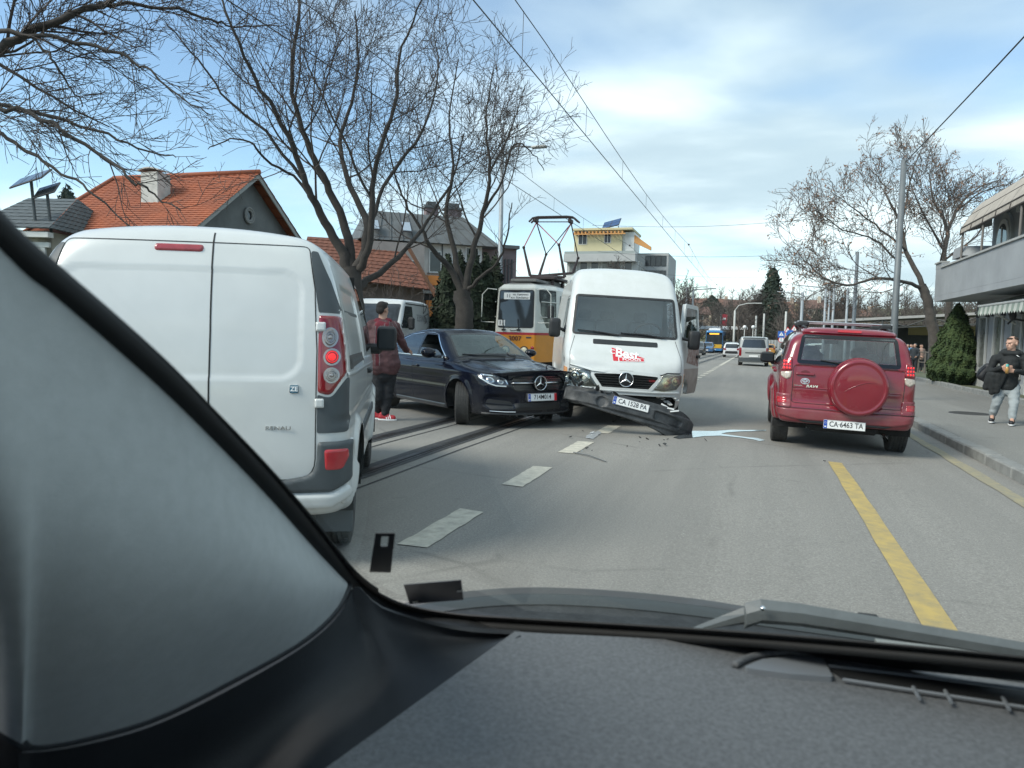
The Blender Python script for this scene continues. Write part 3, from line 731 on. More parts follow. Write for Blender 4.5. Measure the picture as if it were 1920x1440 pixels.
# ------------------------------------------------------------------ buildings
M_PANE = mat('window pane', (.035, .042, .048), .06, var=.4, scale=.8, spec=.7)
M_PANE2 = mat('curtained pane', (.20, .21, .20), .10, var=.5, scale=2.5, spec=.6)
M_WFRAME = mat('white window frame', (.62, .63, .61), .5, var=.1)
M_DFRAME = mat('dark window frame', (.05, .05, .055), .5, var=.2)
M_CONC = mat('grey render', (.24, .245, .24), .9, var=.25, scale=1.2, det=8, bump=.2, bscale=40)
class Wall:
    """flat wall piece with its own measuring frame: u along, v up, n outwards"""
    def __init__(s, t, o, u, n, up=(0, 0, 1)):
        s.t, s.o, s.u, s.n = t, Vector(o), Vector(u).normalized(), Vector(n).normalized(); s.v = Vector(up)
    def p(s, a, b, c=0): return s.o+s.u*a+s.v*b+s.n*c
    def slab(s, name, pts, m_, c0=0.0, c1=.2, parent=None):
        b = MB(); b.prism(pts, 0, 1, lambda a, b_, w_: s.p(a, b_, c0+(c1-c0)*w_)); return b.build(name, m_, parent or s.t)
    def bar(s, name, a0, a1, b0, b1, c0, c1, m_, parent=None): return s.slab(name, [(a0, b0), (a1, b0), (a1, b1), (a0, b1)], m_, c0, c1, parent)
    def window(s, a, b, w_, h, fm=M_WFRAME, pm=M_PANE, fw=.06, mull=1, tran=0, sill=True, c=0.0, name='window'):
        m_ = MB(); F = lambda x, y, z: s.p(a+x, b+y, c+z)
        for (x0, x1, y0, y1) in [(0, w_, 0, fw), (0, w_, h-fw, h), (0, fw, fw, h-fw), (w_-fw, w_, fw, h-fw)]+[(w_*(k+1)/(mull+1)-fw/2, w_*(k+1)/(mull+1)+fw/2, fw, h-fw) for k in range(mull)]+([(fw, w_-fw, h*.68, h*.68+fw*.8)] if tran else []):
            m_.prism([(x0, y0), (x1, y0), (x1, y1), (x0, y1)], .012, .06, F)
        f = m_.build(name, fm, s.t)
        MB().prism([(fw*.5, fw*.5), (w_-fw*.5, fw*.5), (w_-fw*.5, h-fw*.5), (fw*.5, h-fw*.5)], .004, .02, F).build('pane', pm, f)
        if sill: MB().prism([(-.06, -.06), (w_+.06, -.06), (w_+.06, -.005), (-.06, -.005)], .0, .12, F).build('sill', M_CONC, f)
        return f
def loc(o, p): return Vector(p)-Vector(o)

def tile_roof(t, name, E0, E1, R0, R1, m_, n, th=.05, over=.08):
    """courses of tiles between an eave line and a ridge line, each overlapping the one below"""
    E0, E1, R0, R1 = [Vector(q) for q in (E0, E1, R0, R1)]; nn = (E1-E0).cross(R0-E0).normalized()
    if nn.z < 0: nn = -nn
    par = bpy.data.objects.new(name, None); C.objects.link(par); par.parent = t
    for k in range(n):
        a, c = k/n, min(1.0, (k+1+over)/n)
        p0, p1, q0, q1 = E0.lerp(R0, a), E1.lerp(R1, a), E0.lerp(R0, c), E1.lerp(R1, c)
        m = max(2, int((p1-p0).length/.30)); V = []; F = []
        for i in range(m+1):                         # pantile waves along the course
            for half in (0, .5):
                if i == m and half: break
                w_ = (i+half)/m; h = th*(1.0 if half else .55)
                V += [p0.lerp(p1, w_)+nn*h, q0.lerp(q1, w_)+nn*(h*.25), p0.lerp(p1, w_)-nn*.02]
        for i in range(len(V)//3-1): F += [(3*i, 3*i+3, 3*i+4, 3*i+1), (3*i+2, 3*i+5, 3*i+3, 3*i)]
        mesh_obj('tile_course', V, F, m_, par)
    return par

def build_orange_house():
    A, B, L, H = P(487, 331, 30), P(213, 332, 32), P(350, 440, 26), P(38, 444, 27.4)
    zr, ze = (A.z+B.z)/2, (L.z+H.z)/2
    A.z = B.z = zr; L.z = H.z = ze
    Rb = Vector((2*A.x-L.x, 2*A.y-L.y, ze)); Hb = Vector((2*B.x-H.x, 2*B.y-H.y, ze)); Hb = Rb+(H-L)*1.0; Hb.z = ze
    g0 = zroad(-15, 30)-.1; org = Vector(((L.x+Rb.x)/2, (L.y+Rb.y)/2, g0))
    t = thing('orange_roof_house', 'grey house with a bright orange tiled roof and white chimney behind the panel van', 'house', org)
    l = lambda p: Vector(p)-org
    TILE = mat('orange roof tile', (.33, .095, .040), .85, var=.35, scale=.9, col2=(.22, .07, .036), det=12)
    REND = mat('dark house render', (.155, .165, .165), .92, var=.3, scale=1.0, det=8, bump=.3, bscale=30)
    tile_roof(t, 'roof', l(H), l(L), l(B), l(A), TILE, 30)
    tile_roof(t, 'rear_roof', l(Rb), l(Hb), l(A), l(B), TILE, 8)
    tile_roof(t, 'hip_roof', l(Hb), l(H), l(B), l(B)+Vector((.02, 0, 0)), TILE, 16)
    b = MB(); b.tube([l(B)+Vector((0, 0, .06)), l(A)+Vector((0, 0, .06))], .11, 8); b.tube([l(B)+Vector((0, 0, .06)), l(H)+Vector((0, 0, .05))], .09, 8); b.build('ridge_cap', TILE, t, True)
    # walls under the eaves (inset from the roof edge)
    u = (A-B).normalized(); g = Vector((L.x-A.x, L.y-A.y, 0)).normalized(); hw = Vector((L.x-A.x, L.y-A.y, 0)).length
    ga = A-u*.55; h0 = ze-g0
    W1 = Wall(t, l(Vector((ga.x, ga.y, g0))), g, u)
    zt = zr-g0-.12; W1.slab('gable_wall', [(-hw*.9, -.5), (hw*.9, -.5), (hw*.9, h0-.05+.1*(zt-h0)), (0, zt), (-hw*.9, h0-.05+.1*(zt-h0))], REND, -.3, 0)
    for a0 in (.0,):
        for sg in (-1, 1):
            b = MB(); p0, p1 = W1.p(0, zr-g0+.02, .45), W1.p(sg*hw*1.02, h0-.06, .45); n_ = W1.n
            b.add([p0, p1, p1-Vector((0, 0, .22)), p0-Vector((0, 0, .22)), p0+n_*.05, p1+n_*.05, p1-Vector((0, 0, .22))+n_*.05, p0-Vector((0, 0, .22))+n_*.05], [(0, 1, 2, 3), (4, 7, 6, 5), (0, 4, 5, 1), (3, 2, 6, 7), (1, 5, 6, 2)]); b.build('barge_board', mat('barge wood', (.30, .31, .30), .8), t)
    m_ = MB(); n = 28
    for rr_, z0, z1 in ((.30, .0, .07), (.22, .0, .05)):
        pts = [W1.p(-.0+rr_*math.cos(2*math.pi*k/n), zt-1.55+rr_*math.sin(2*math.pi*k/n), z1) for k in range(n)]
        m_.tube(pts+[pts[0]], .05, 6, False)
    rw = m_.build('round_window', M_CONC, t, True)
    MB().prism([(.22*math.cos(2*math.pi*k/n), zt-1.55+.22*math.sin(2*math.pi*k/n)) for k in range(n)], .005, .02, W1.p).build('pane', M_PANE, rw)
    W1.window(1.55, h0-.95, 1.05, 1.25, mull=1); W1.window(-1.05, h0-1.05, .95, 1.15, mull=1); W1.window(-3.0, h0-1.25, .9, 1.0, mull=1)
    W1.window(1.3, h0-3.6, 1.1, 1.4); W1.window(-2.2, h0-3.6, 1.1, 1.4)
    W2 = Wall(t, l(Vector((ga.x, ga.y, g0)))+g*(hw*.86), -u, g)
    ln = (A-B).length+2.6
    W2.bar('front_wall', .003, ln, -.5, h0+.12, -.3, 0, REND)
    W2.window(2.0, h0-1.6, 1.2, 1.3); W2.window(4.6, h0-1.6, 1.2, 1.3)
    W3 = Wall(t, l(Vector((ga.x, ga.y, g0)))-u*ln, g, -u); W3.bar('end_wall', -hw*.84, hw*.84, -.5, h0+.1, -.28, .0, REND)
    b = MB(); p0, p1 = l(H)+Vector((0, 0, -.06)), l(L)+Vector((0, 0, -.06)); b.tube([p0, p1], .08, 8); b.build('gutter', M_GREYPL, t, True)
    # chimney standing on the front slope
    c = l(P(292, 352, 29.2)); b = MB()
    b.box(c+Vector((0, 0, -.25)), (.82, .70, 1.6), Matrix.Rotation(math.atan2(u.y, u.x), 3, 'Z'), bev=.02)
    ch = b.build('chimney', mat('white chimney render', (.55, .55, .52), .9, var=.35, scale=2.5, det=8), t)
    b = MB(); m3 = Matrix.Rotation(math.atan2(u.y, u.x), 3, 'Z')
    pts = [(-.50+1.0*k/8, .10*math.sin(math.pi*k/8)) for k in range(9)]
    b.prism(pts+[(x, y+.05) for x, y in pts[::-1]], -.42, .42, lambda a, b_, w_: c+m3 @ Vector((a, w_, .58+b_))); b.build('chimney_cap', mat('cap metal', (.40, .39, .36), .6, .3), ch)
build_orange_house()

def build_slate_house():
    a, b_ = P(-60, 424, 25), P(92, 424, 25); ze = a.z; b_.z = ze; g0 = zroad(-15, 25)-.1
    dr = (b_-a).normalized(); back = Vector((-dr.y, dr.x, 0)); org = Vector((b_.x, b_.y, g0))
    t = thing('slate_roof_house', 'cream house with dark slate roof at the far left edge', 'house', org)
    l = lambda p: Vector(p)-org
    SL = mat('slate tile', (.085, .10, .105), .7, var=.35, scale=3, det=8)
    top0, top1 = a+back*3.2+Vector((0, 0, 1.5)), b_-dr*.9+back*3.2+Vector((0, 0, 1.5))
    tile_roof(t, 'roof', l(a), l(b_), l(top0), l(top1), SL, 9, th=.035)
    e2 = b_+back*6.4; tile_roof(t, 'end_roof', l(b_), l(e2), l(top1), l(top1)+Vector((0, .02, 0)), SL, 9, th=.035)
    W = Wall(t, l(Vector((b_.x, b_.y, g0)))-dr*.35+back*.4, -dr, -back)
    CR_ = mat('cream render', (.42, .39, .32), .9, var=.2, scale=1.5)
    W.bar('wall', 0, 6, -.5, ze-g0-.05, -.3, 0, CR_); W.bar('cornice', -.25, 6, ze-g0-.30, ze-g0-.12, 0.003, .32, M_WFRAME); W.bar('cornice', -.15, 6, ze-g0-.62, ze-g0-.45, 0.003, .12, M_WFRAME)
    W.bar('pilaster', .003, .45, -.3, ze-g0-.62, .0031, .10, M_WFRAME); W.window(.9, ze-g0-2.2, .9, 1.4); W.window(2.6, ze-g0-2.2, .9, 1.4)
    W4 = Wall(t, l(Vector((b_.x, b_.y, g0)))-dr*.35+back*.4, back, dr); W4.bar('side_wall', .0, 5.6, -.5, ze-g0-.05, -.28, .0, CR_)
    # roof panels on frames, standing beside as one set
    for (px, py, sx, sy, tl) in ((58, 335, 1.25, .85, .55), (88, 357, .85, .6, .75)):
        c = P(px, py, 25.5); p = thing('solar_panel', ('large tilted solar panel on a post above the slate roof' if sx > 1 else 'smaller tilted solar panel below the larger one over the slate roof'), 'solar panel', c)
        m3 = Matrix.Rotation(R(24), 3, 'Z') @ Matrix.Rotation(tl, 3, 'X') @ Matrix.Rotation(-.35, 3, 'Y')
        MB().box((0, 0, 0), (sx, sy, .05), m3, bev=.01).build('frame', M_DFRAME, p)
        for i in range(3): MB().box(m3 @ Vector((sx*(i-1)/3.1, 0, .03)), (sx/3.4, sy*.92, .008), m3).build('cell', M_PANE, p)
        MB().tube([(0, 0, -.02), (.05, .1, -1.6)], .05, 8).build('post', M_GREYPL, p)
build_slate_house()

def build_modern_house():
    D = 42; org = P(820, 600, D); g0 = zroad(-12, 40)-.2; org.z = g0
    rot = math.atan2(-org.y, -org.x)+R(90)+R(14)
    t = thing('modern_house', 'white modern house with grey mansard roof and orange accents behind the bare trees', 'house', org, rot)
    # local: x to the viewer's right, y away; front wall on y = 0
    s_ = D/1386
    def u(px): return (px-820)*s_
    def v(py): return 1.4-g0+(614-py)*s_
    WHT = mat('white house render', (.56, .545, .52), .9, var=.15, scale=1.2, det=7); PNK = mat('mauve cladding', (.20, .155, .16), .85, var=.2, scale=2)
    ORA = mat('orange panel', (.60, .22, .05), .7, var=.15, scale=3); GRY = mat('grey roof sheet', (.105, .115, .12), .75, var=.3, scale=2, det=7)
    W = Wall(t, (0, 0, 0), (1, 0, 0), (0, -1, 0))
    W.bar('wall', u(700), u(905), -.3, v(452), -6, 0, WHT)
    W.bar('upper_wall', u(690), u(790), v(560), v(458), 0.003, .5, mat('taupe render', (.33, .30, .28), .9, var=.15, scale=2))
    # mansard roof
    b = MB(); z0, z1 = v(455), v(396); x0, x1, x2, x3 = u(672), u(938), u(880), u(700)
    b.add([(x0, -.5, z0), (x1, -.5, z0), (x2, 1.3, z1), (x3, 1.3, z1), (x0, 6.5, z0), (x1, 6.5, z0), (x2, 5, z1), (x3, 5, z1)], [(0, 1, 2, 3), (1, 5, 6, 2), (5, 4, 7, 6), (4, 0, 3, 7), (3, 2, 6, 7), (0, 4, 5, 1)])
    rf = b.build('roof', GRY, t)
    for k in range(12):
        xx = x0+(x1-x0)*(k+.5)/12; xt = x3+(x2-x3)*(k+.5)/12; MB().tube([(xx, -.53, z0+.02), (xt, 1.27, z1+.02)], .03, 5).build('roof_seam', GRY, rf)
    for px in (700, 758):
        p0 = Vector((u(px), -.18, v(440))); b = MB(); b.box(p0+Vector((0, .0, .35)), (.55, .06, .85), Matrix.Rotation(R(-45), 3, 'X'), bev=.01); sk = b.build('roof_window', M_DFRAME, rf); MB().box(p0+Vector((0, -.03, .38)), (.45, .02, .74), Matrix.Rotation(R(-45), 3, 'X')).build('pane', mat('sky pane', (.30, .36, .42), .08), sk)
    for px, w_ in ((822, .75), (866, .9)):
        b = MB(); b.box((u(px), 2.2, v(394)), (w_, .7, .9), bev=.02); ch = b.build('chimney', PNK, rf); MB().box((u(px), 2.2, v(394)+.5), (w_*1.25, .9, .12)).build('chimney_cap', GRY, ch); MB().box((u(px), 2.2, v(394)+.68), (w_*.7, .5, .3)).build('chimney_pot', GRY, ch)
    W.window(u(802), v(508), u(826)-u(802), v(468)-v(508), fm=M_WFRAME, mull=0); W.window(u(845), v(520), .7, 1.5, mull=0); W.window(u(872), v(500), .8, 1.3, mull=1)
    W.window(u(705), v(535), 1.0, 1.4, c=.5); W.window(u(745), v(535), 1.0, 1.4, c=.5)
    W.bar('orange_band', u(782), u(832), v(532), v(514), .003, .35, ORA); W.bar('orange_bay', u(862), u(884), v(535), v(502), .003, .35, ORA); W.bar('orange_base', u(796), u(828), v(596), v(560), .003, .35, ORA)
    W.bar('dark_opening', u(790), u(826), v(560), v(533), .004, .02, M_PANE); W.bar('balcony_slab', u(770), u(835), v(548), v(543), .004, .8, M_CONC)
    W.bar('downpipe', u(826.5), u(828), v(600), v(455), .004, .09, M_GREYPL)
    # mauve annex on the right with tall slats
    A2 = Wall(t, (0, 1.0, 0), (1, 0, 0), (0, -1, 0)); A2.bar('annex_wall', u(905)+.003, u(987), -.3, v(452), -5, 0, PNK)
    for k in range(5): A2.bar('annex_slat', u(948)+.21*k, u(948)+.21*k+.09, v(520), v(472), .003, .09, M_DFRAME)
    b = MB().box(((u(905)+u(987))/2+.01, 3, v(452)+.10), ((u(992)-u(905)), 4.6, .2)); b.build('annex_roof', GRY, t)
    # timber beam gable with tiles, left
    b2 = thing('tiled_annex_house', 'low brown house with orange tiles and a slanting timber beam beneath the big bare tree', 'house', org, rot)
    TL = mat('annex tile', (.17, .065, .040), .85, var=.35, scale=2)
    tile_roof(b2, 'roof', (u(560), -3.2, v(528)), (u(792), -3.2, v(560)+.4), (u(585), .3, v(455)), (u(742), .3, v(455)), TL, 12)
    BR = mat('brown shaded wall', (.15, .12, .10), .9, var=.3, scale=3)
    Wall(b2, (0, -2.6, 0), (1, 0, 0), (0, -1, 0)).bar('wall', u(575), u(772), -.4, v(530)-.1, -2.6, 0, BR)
    MB().tube([(u(742), -3.3, v(478)), (u(800), -3.35, v(575))], .10, 6).build('timber_beam', mat('beam wood', (.20, .10, .06), .8), b2)
    # garden wall with cap in front
    gw = thing('garden_wall', 'low beige garden wall with flat cap behind the dark coupe', 'wall', P(815, 610, 27)); gw.location.z = zroad(-11, 26)
    gw.rotation_euler = (0, 0, rot)
    hh = 1.4-gw.location.z+(613-600)*27/1386
    Wg = Wall(gw, (0, 0, 0), (1, 0, 0), (0, -1, 0)); BE = mat('beige render', (.42, .385, .31), .9, var=.2, scale=2)
    Wg.bar('wall_face', -1.8, .9, -.2, hh, -.25, 0, BE); Wg.bar('wall_cap', -1.9, 1.0, hh+.003, hh+.10, -.32, .06, mat('brown cap', (.14, .11, .09), .8)); Wg.bar('low_wall', .903, 6, -.2, hh-.15, -.22, -.03, M_CONC); Wg.bar('low_rail', .95, 6, hh-.05, hh+.0, -.15, -.08, M_CONC)
build_modern_house()

def build_apartments():
    D = 105; org = P(1150, 600, D); g0 = zroad(-10, 100)-.5; org.z = g0; s_ = D/1386
    rot = math.atan2(-org.y, -org.x)+R(90)+R(-10)
    t = thing('apartment_block', 'pale yellow apartment block with roof terrace and blue solar panel in the distance', 'building', org, rot)
    def u(px): return (px-1150)*s_
    def v(py): return 1.4-g0+(627-py)*s_
    YE = mat('pale yellow render', (.52, .475, .30), .9, var=.1, scale=.6); GR = mat('pale grey render', (.40, .41, .41), .9, var=.15, scale=.6); OR = mat('orange pergola', (.55, .27, .09), .7)
    W = Wall(t, (0, 0, 0), (1, 0, 0), (0, -1, 0))
    W.bar('lower_wall', u(1058), u(1192), -1, v(492), -12, 0, GR)
    for k, py in enumerate((480, 520, 555, 590)):
        W.bar('balcony', u(1056), u(1190), v(py+14), v(py), .005, 1.6, M_WFRAME if k else GR)
        b = W.bar('balcony_glass', u(1057), u(1189), v(py), v(py-5), 1.45, 1.5, mat('balcony glass', (.30, .33, .32), .15))
    for j, py in enumerate((500, 535, 570)):
        for k in range(6): W.window(u(1062+21*k), v(py+14), 1.15, 1.9, fm=M_WFRAME, mull=0, sill=False, pm=M_PANE if (j+k) % 3 else M_PANE2)
    T = Wall(t, (0, 1.5, 0), (1, 0, 0), (0, -1, 0))
    T.bar('terrace_wall', u(1066), u(1158), v(492)+.005, v(432), -8, 0, YE)
    T.bar('terrace_roof', u(1064), u(1178), v(432)+.005, v(428), -8.4, .5, YE)
    T.window(u(1074), v(458), 1.3, 2.1, sill=False); T.window(u(1124), v(456), 1.0, 1.7, sill=False); T.bar('white_core', u(1158)+.003, u(1180), v(492)+.005, v(435), -6, -.5, M_WFRAME)
    for k in range(14): T.bar('pergola_beam', u(1068+7*k), u(1068+7*k)+.18, v(439), v(435), .003, 1.0, OR)
    T.bar('pergola_rail', u(1066), u(1166), v(441), v(439), .85, 1.0, OR)
    S = Wall(t, (u(1192), 0, 0), (0, 1, 0), (1, 0, 0)); 
    for j in range(4):
        for k in range(5): S.window(.9+2.2*k, v(512+35*j), 1.2, 1.6, sill=False)
    r2 = Wall(t, (0, 3, 0), (1, 0, 0), (0, -1, 0)); r2.bar('rear_wing', u(1180)+.003, u(1240), -1, v(470), -14, -2.5, GR)
    R3 = Wall(t, (0, 5.5, 0), (1, 0, 0), (0, -1, 0))
    for j in range(4):
        for k in range(4): R3.window(u(1196+10*k), v(495+28*j), .75, 1.5, fm=M_DFRAME, mull=0, sill=False, c=.01)
    T.slab('orange_gable', [(u(1180), v(455)), (u(1180), v(440)), (u(1212), v(463)), (u(1212), v(470))], OR, -1, -.5)
    p = thing('solar_panel', 'blue solar collector tilted on the yellow apartment block roof', 'solar panel', t.matrix_world @ Vector((0, 0, 0)))
    bpy.context.view_layer.update(); mw = t.matrix_world
    p.location = mw @ Vector((u(1135), 2.5, v(418))); p.rotation_euler = (0, 0, rot)
    m3 = Matrix.Rotation(R(32), 3, 'X') @ Matrix.Rotation(R(-14), 3, 'Y'); MB().box((0, 0, 0), (2.6, 2.3, .1), m3).build('frame', M_DFRAME, p)
    for i in range(2):
        for j in range(2): MB().box(m3 @ Vector((-.65+1.3*i, -.57+1.15*j, .06)), (1.2, 1.05, .02), m3).build('cell', mat('solar cell', (.03, .07, .17), .1), p)
    MB().tube([(-.9, .6, -.2), (-.9, .6, -.85)], .05).build('leg', M_DFRAME, p); MB().tube([(.9, .6, -.2), (.9, .6, -.85)], .05).build('leg', M_DFRAME, p)
build_apartments()

def build_corner_house():
    """grey two-storey house on the right with balcony and awnings"""
    XB, XW = 6.05, 7.35; Y1 = 30.2; g0 = zroad(KERB_X, 27)+.12
    t = thing('corner_house', 'grey two-storey house with long solid balcony and arched upper windows on the right', 'house', (XW, Y1, g0))
    GRB = mat('blue grey render', (.30, .32, .335), .9, var=.18, scale=.9, det=8, bump=.15, bscale=40); GRD = mat('darker grey render', (.27, .285, .30), .9, var=.2, scale=.9, det=8)
    DT = mat('dark eaves', (.06, .06, .065), .8); SAL = mat('stone trim', (.36, .37, .36), .85, var=.2, scale=3)
    # local: x to the right, y along the road (negative = nearer), z up. Road face looks towards -x
    W = Wall(t, (0, 0, 0), (0, -1, 0), (-1, 0, 0))
    zb, zt = 3.0-.0, 4.12; LN = 17
    W.bar('ground_floor_wall', 0, LN, -.2, zb+.003, -6, 0, GRD)
    W.bar('upper_wall', 1.3, LN, zb+.2, 6.15, -5.7, .003, GRB)
    # balcony box with cap and slab
    d0 = XW-XB
    W.bar('balcony_slab', -.3, LN, zb-.02, zb+.16, .004, d0, GRB); W.bar('balcony_front', -.3, LN, zb+.161, zt, d0-.18, d0+.003, GRB)
    W.bar('balcony_end', -.301, -.12, zb+.161, zt+.18, .005, d0-.18, GRB); W.bar('balcony_cap', .55, LN, zt+.003, zt+.06, d0-.23, d0+.05, SAL); W.bar('balcony_cap', -.34, .545, zt+.003, zt+.20, d0-.23, d0+.006, GRB); W.bar('balcony_cap_top', -.36, .55, zt+.203, zt+.25, d0-.25, d0+.05, SAL)
    # arched windows
    for a in (2.15, 5.6, 9.0):
        w_, h, n = 1.45, 1.25, 16
        arch = [(a, zb+.55), (a+w_, zb+.55)]+[(a+w_/2+w_/2*math.cos(math.pi*k/n), zb+.55+h+w_/2*1.15*math.sin(math.pi*k/n)) for k in range(n+1)]
        W.slab('window_reveal', arch, SAL, .0035, .10)
        sc = lambda f: [(a+w_/2+(x-a-w_/2)*f, zb+.55+.9+(y-zb-.55-.9)*f) for x, y in arch]
        p = W.slab('window', sc(.84), M_WFRAME, .101, .14); W.slab('pane', sc(.72), M_PANE, .141, .15, p)
        W.bar('glazing_bar', a+w_/2-.03, a+w_/2+.03, zb+.8, zb+2.2, .151, .17, M_WFRAME, p); W.bar('glazing_bar', a+.2, a+w_-.2, zb+1.25, zb+1.31, .1512, .17, M_WFRAME, p)
    # ground floor windows with hooded frames, door
    for a in (.55, 2.25, 4.05):
        W.window(a, 0.55, 1.0, 1.95, fm=SAL, pm=M_PANE2, fw=.13, mull=0); W.bar('window_hood', a-.12, a+1.12, 2.52, 2.64, .0035, .16, SAL)
        for q in (a-.06, a+.98): W.bar('hood_bracket', q, q+.09, 2.40, 2.52, .0036, .13, DT)
    W.bar('door_surround', 5.5, 7.6, 0, 2.45, .0037, .06, SAL); W.bar('door', 5.7, 7.4, 0.02, 2.3, .061, .09, M_WFRAME); W.bar('door_pane', 5.85, 6.5, .3, 2.1, .091, .10, M_PANE2); W.bar('door_pane', 6.6, 7.25, .3, 2.1, .091, .10, M_PANE2)
    W.bar('plinth', -.02, LN, -.2, .35, .0038, .05, SAL)
    # small side roof, wall lamp, camera box
    b = MB(); b.tube([W.p(5.05, 2.2, .0), W.p(5.05, 2.25, .28), W.p(5.05, 2.1, .42)], .03, 6); b.ball(W.p(5.05, 2.35, .30), (.10, .10, .16)); b.build('wall_lamp', M_DFRAME, t)
    MB().box(W.p(4.2, zb+2.55, .08), (.12, .22, .16)).build('camera_box', M_WFRAME, t)
    b = MB(); b.prism([(0, 0), (1.5, 0), (1.2, .35), (.2, .35)], -.2, .9, lambda a, b_, w_: W.p(.1+a, 5.35+b_-.9, w_)); b.build('eaves_block', GRB, t)
    # curved terrace awning: posts, ribs, sheet
    AW = mat('awning sheet', (.40, .36, .31), .8, var=.25, scale=3); RIB = mat('awning rib', (.06, .05, .045), .7)
    n = 10; L0, L1 = 1.35, LN; pr = []
    for k in range(n+1):
        a = math.pi*.5*k/n; pr.append((d0+.15-(d0+.2)*(1-math.cos(a))*1.0, 5.35-.0+.95*math.sin(a)))
    pr = [(d0-.33, 5.22)]+[(d0-.36-.85*(k/n), 5.42+.95*math.sin(math.pi/2*k/n)) for k in range(n+1)]
    V = []; m = 24
    for i in range(m+1):
        for (c, z) in pr: V.append(W.p(L0+(L1-L0)*i/m, z, c))
    k = len(pr); V2 = [Vector(q)+Vector((.0, 0, -.025)) for q in V]
    F = [(i*k+j, (i+1)*k+j, (i+1)*k+j+1, i*k+j+1) for i in range(m) for j in range(k-1)]
    aw = mesh_obj('terrace_awning', V+V2, F+[tuple(len(V)+q for q in f[::-1]) for f in F], AW, t, False)
    for i in range(0, m+1, 2):
        MB().tube([W.p(L0+(L1-L0)*i/m, z-.05, c) for c, z in pr], .03, 6).build('awning_rib', RIB, aw, True)
    for j in (0, 1, 4, 8): MB().tube([W.p(L0-.02, pr[j][1]-.03, pr[j][0]), W.p(L1, pr[j][1]-.03, pr[j][0])], .028, 6).build('awning_bar', RIB, aw)
    # end cheek of the awning
    b = MB(); pts = [(c, z) for c, z in pr]+[(.05, 5.9), (.05, 5.45)]
    b.prism(pts, 0, .02, lambda a, b_, w_: W.p(L0+w_, b_, a)); b.build('awning_cheek', mat('cheek sheet', (.33, .32, .30), .8, var=.2), aw)
    for a in (1.5, 3.9, 7.4, 11): MB().tube([W.p(a, zt-.1, d0-.36), W.p(a, 5.35, d0-.38)], .035, 8).build('awning_post', mat('post brown', (.16, .15, .14), .7), aw)
    # striped shop awning below the balcony
    S1, S2 = mat('awning white stripe', (.50, .52, .48), .8), mat('awning green stripe', (.26, .31, .27), .8)
    sa = bpy.data.objects.new('shop_awning', None); C.objects.link(sa); sa.parent = t
    for i in range(22):
        a0 = 4.35+.22*i; a1 = a0+.22; q = S1 if i % 2 else S2; b = MB()
        b.add([W.p(a0, 2.95, .06), W.p(a1, 2.95, .06), W.p(a1, 2.62, 1.0), W.p(a0, 2.62, 1.0), W.p(a1, 2.40, 1.03), W.p((a0+a1)/2, 2.33, 1.03), W.p(a0, 2.40, 1.03)], [(0, 1, 2, 3), (3, 2, 4, 5, 6)]); b.build('awning_stripe', q, sa)
    MB().tube([W.p(4.3, 2.64, 1.0), W.p(9.4, 2.64, 1.0)], .035, 8).build('awning_front_bar', M_WFRAME, sa)
    for a in (4.5, 7): MB().tube([W.p(a, 2.1, .05), W.p(a, 2.6, .95)], .02, 6).build('awning_arm', M_WFRAME, sa)
    b = MB(); b.box((4.2, -9, 6.2), (5, 15, .3)); b.build('flat_roof', DT, t)
    return t
build_corner_house()

def build_market():
    """open market shed behind the right tree"""
    c = P(1700, 640, 52); g0 = zroad(KERB_X, 55)+.1
    t = thing('market_shed', 'long open market shed with a thin flat roof behind the red car', 'shed', (c.x, c.y, g0))
    h = 3.3; RF = mat('shed roof sheet', (.30, .30, .29), .7, var=.2); FR = mat('shed frame', (.05, .055, .055), .6)
    b = MB(); V = [(-5.2, -3, h-.15), (9, -9, h+.75), (9, 3, h+.75), (-5.2, 7, h-.15)]; b.add(V+[(x, y, z-.16) for x, y, z in V], [(0, 1, 2, 3), (7, 6, 5, 4), (0, 4, 5, 1), (1, 5, 6, 2), (2, 6, 7, 3), (3, 7, 4, 0)]); b.build('roof', RF, t)
    for k in range(6):
        x = -4.8+2.6*k; y = -2.9-.42*(2.6*k)/1.0*.42*2.3*.42; z = h-.2+.06*2.6*k/1.0*.42
        MB().tube([(x, -3+(-6)*(x+5.2)/14.2+.15, 0), (x, -3+(-6)*(x+5.2)/14.2+.15, h-.3+.9*(x+5.2)/14.2)], .06, 6).build('post', FR, t)
        MB().tube([(x, -3+(-6)*(x+5.2)/14.2+.15, h-.35+.9*(x+5.2)/14.2), (x+1.3, -3+(-6)*(x+6.5)/14.2+.15, h-.75+.9*(x+5.2)/14.2), (x+2.6, -3+(-6)*(x+7.8)/14.2+.15, h-.35+.9*(x+7.8)/14.2)], .04, 5).build('truss', FR, t)
    MB().tube([(-5, -2.9, h-.85), (9, -8.8, h+.0)], .05, 6).build('beam', FR, t)
    b = MB().box((2, 4.5, 1.5), (14, .15, 3.0)); b.build('back_wall', mat('shed back', (.10, .11, .11), .9, var=.4, scale=.8), t)
    b = MB().box((4.5, 2.5, 2.6), (8, .1, .7)); b.build('yellow_fascia', mat('dull yellow', (.34, .29, .14), .8), t)
    for k in range(3):
        b = MB(); b.box((-2+3*k, 1, .5), (2.2, 1.1, 1.0)); b.build('stall_counter', mat('stall grey', (.12, .13, .13), .8, var=.4, scale=2), t)
build_market()

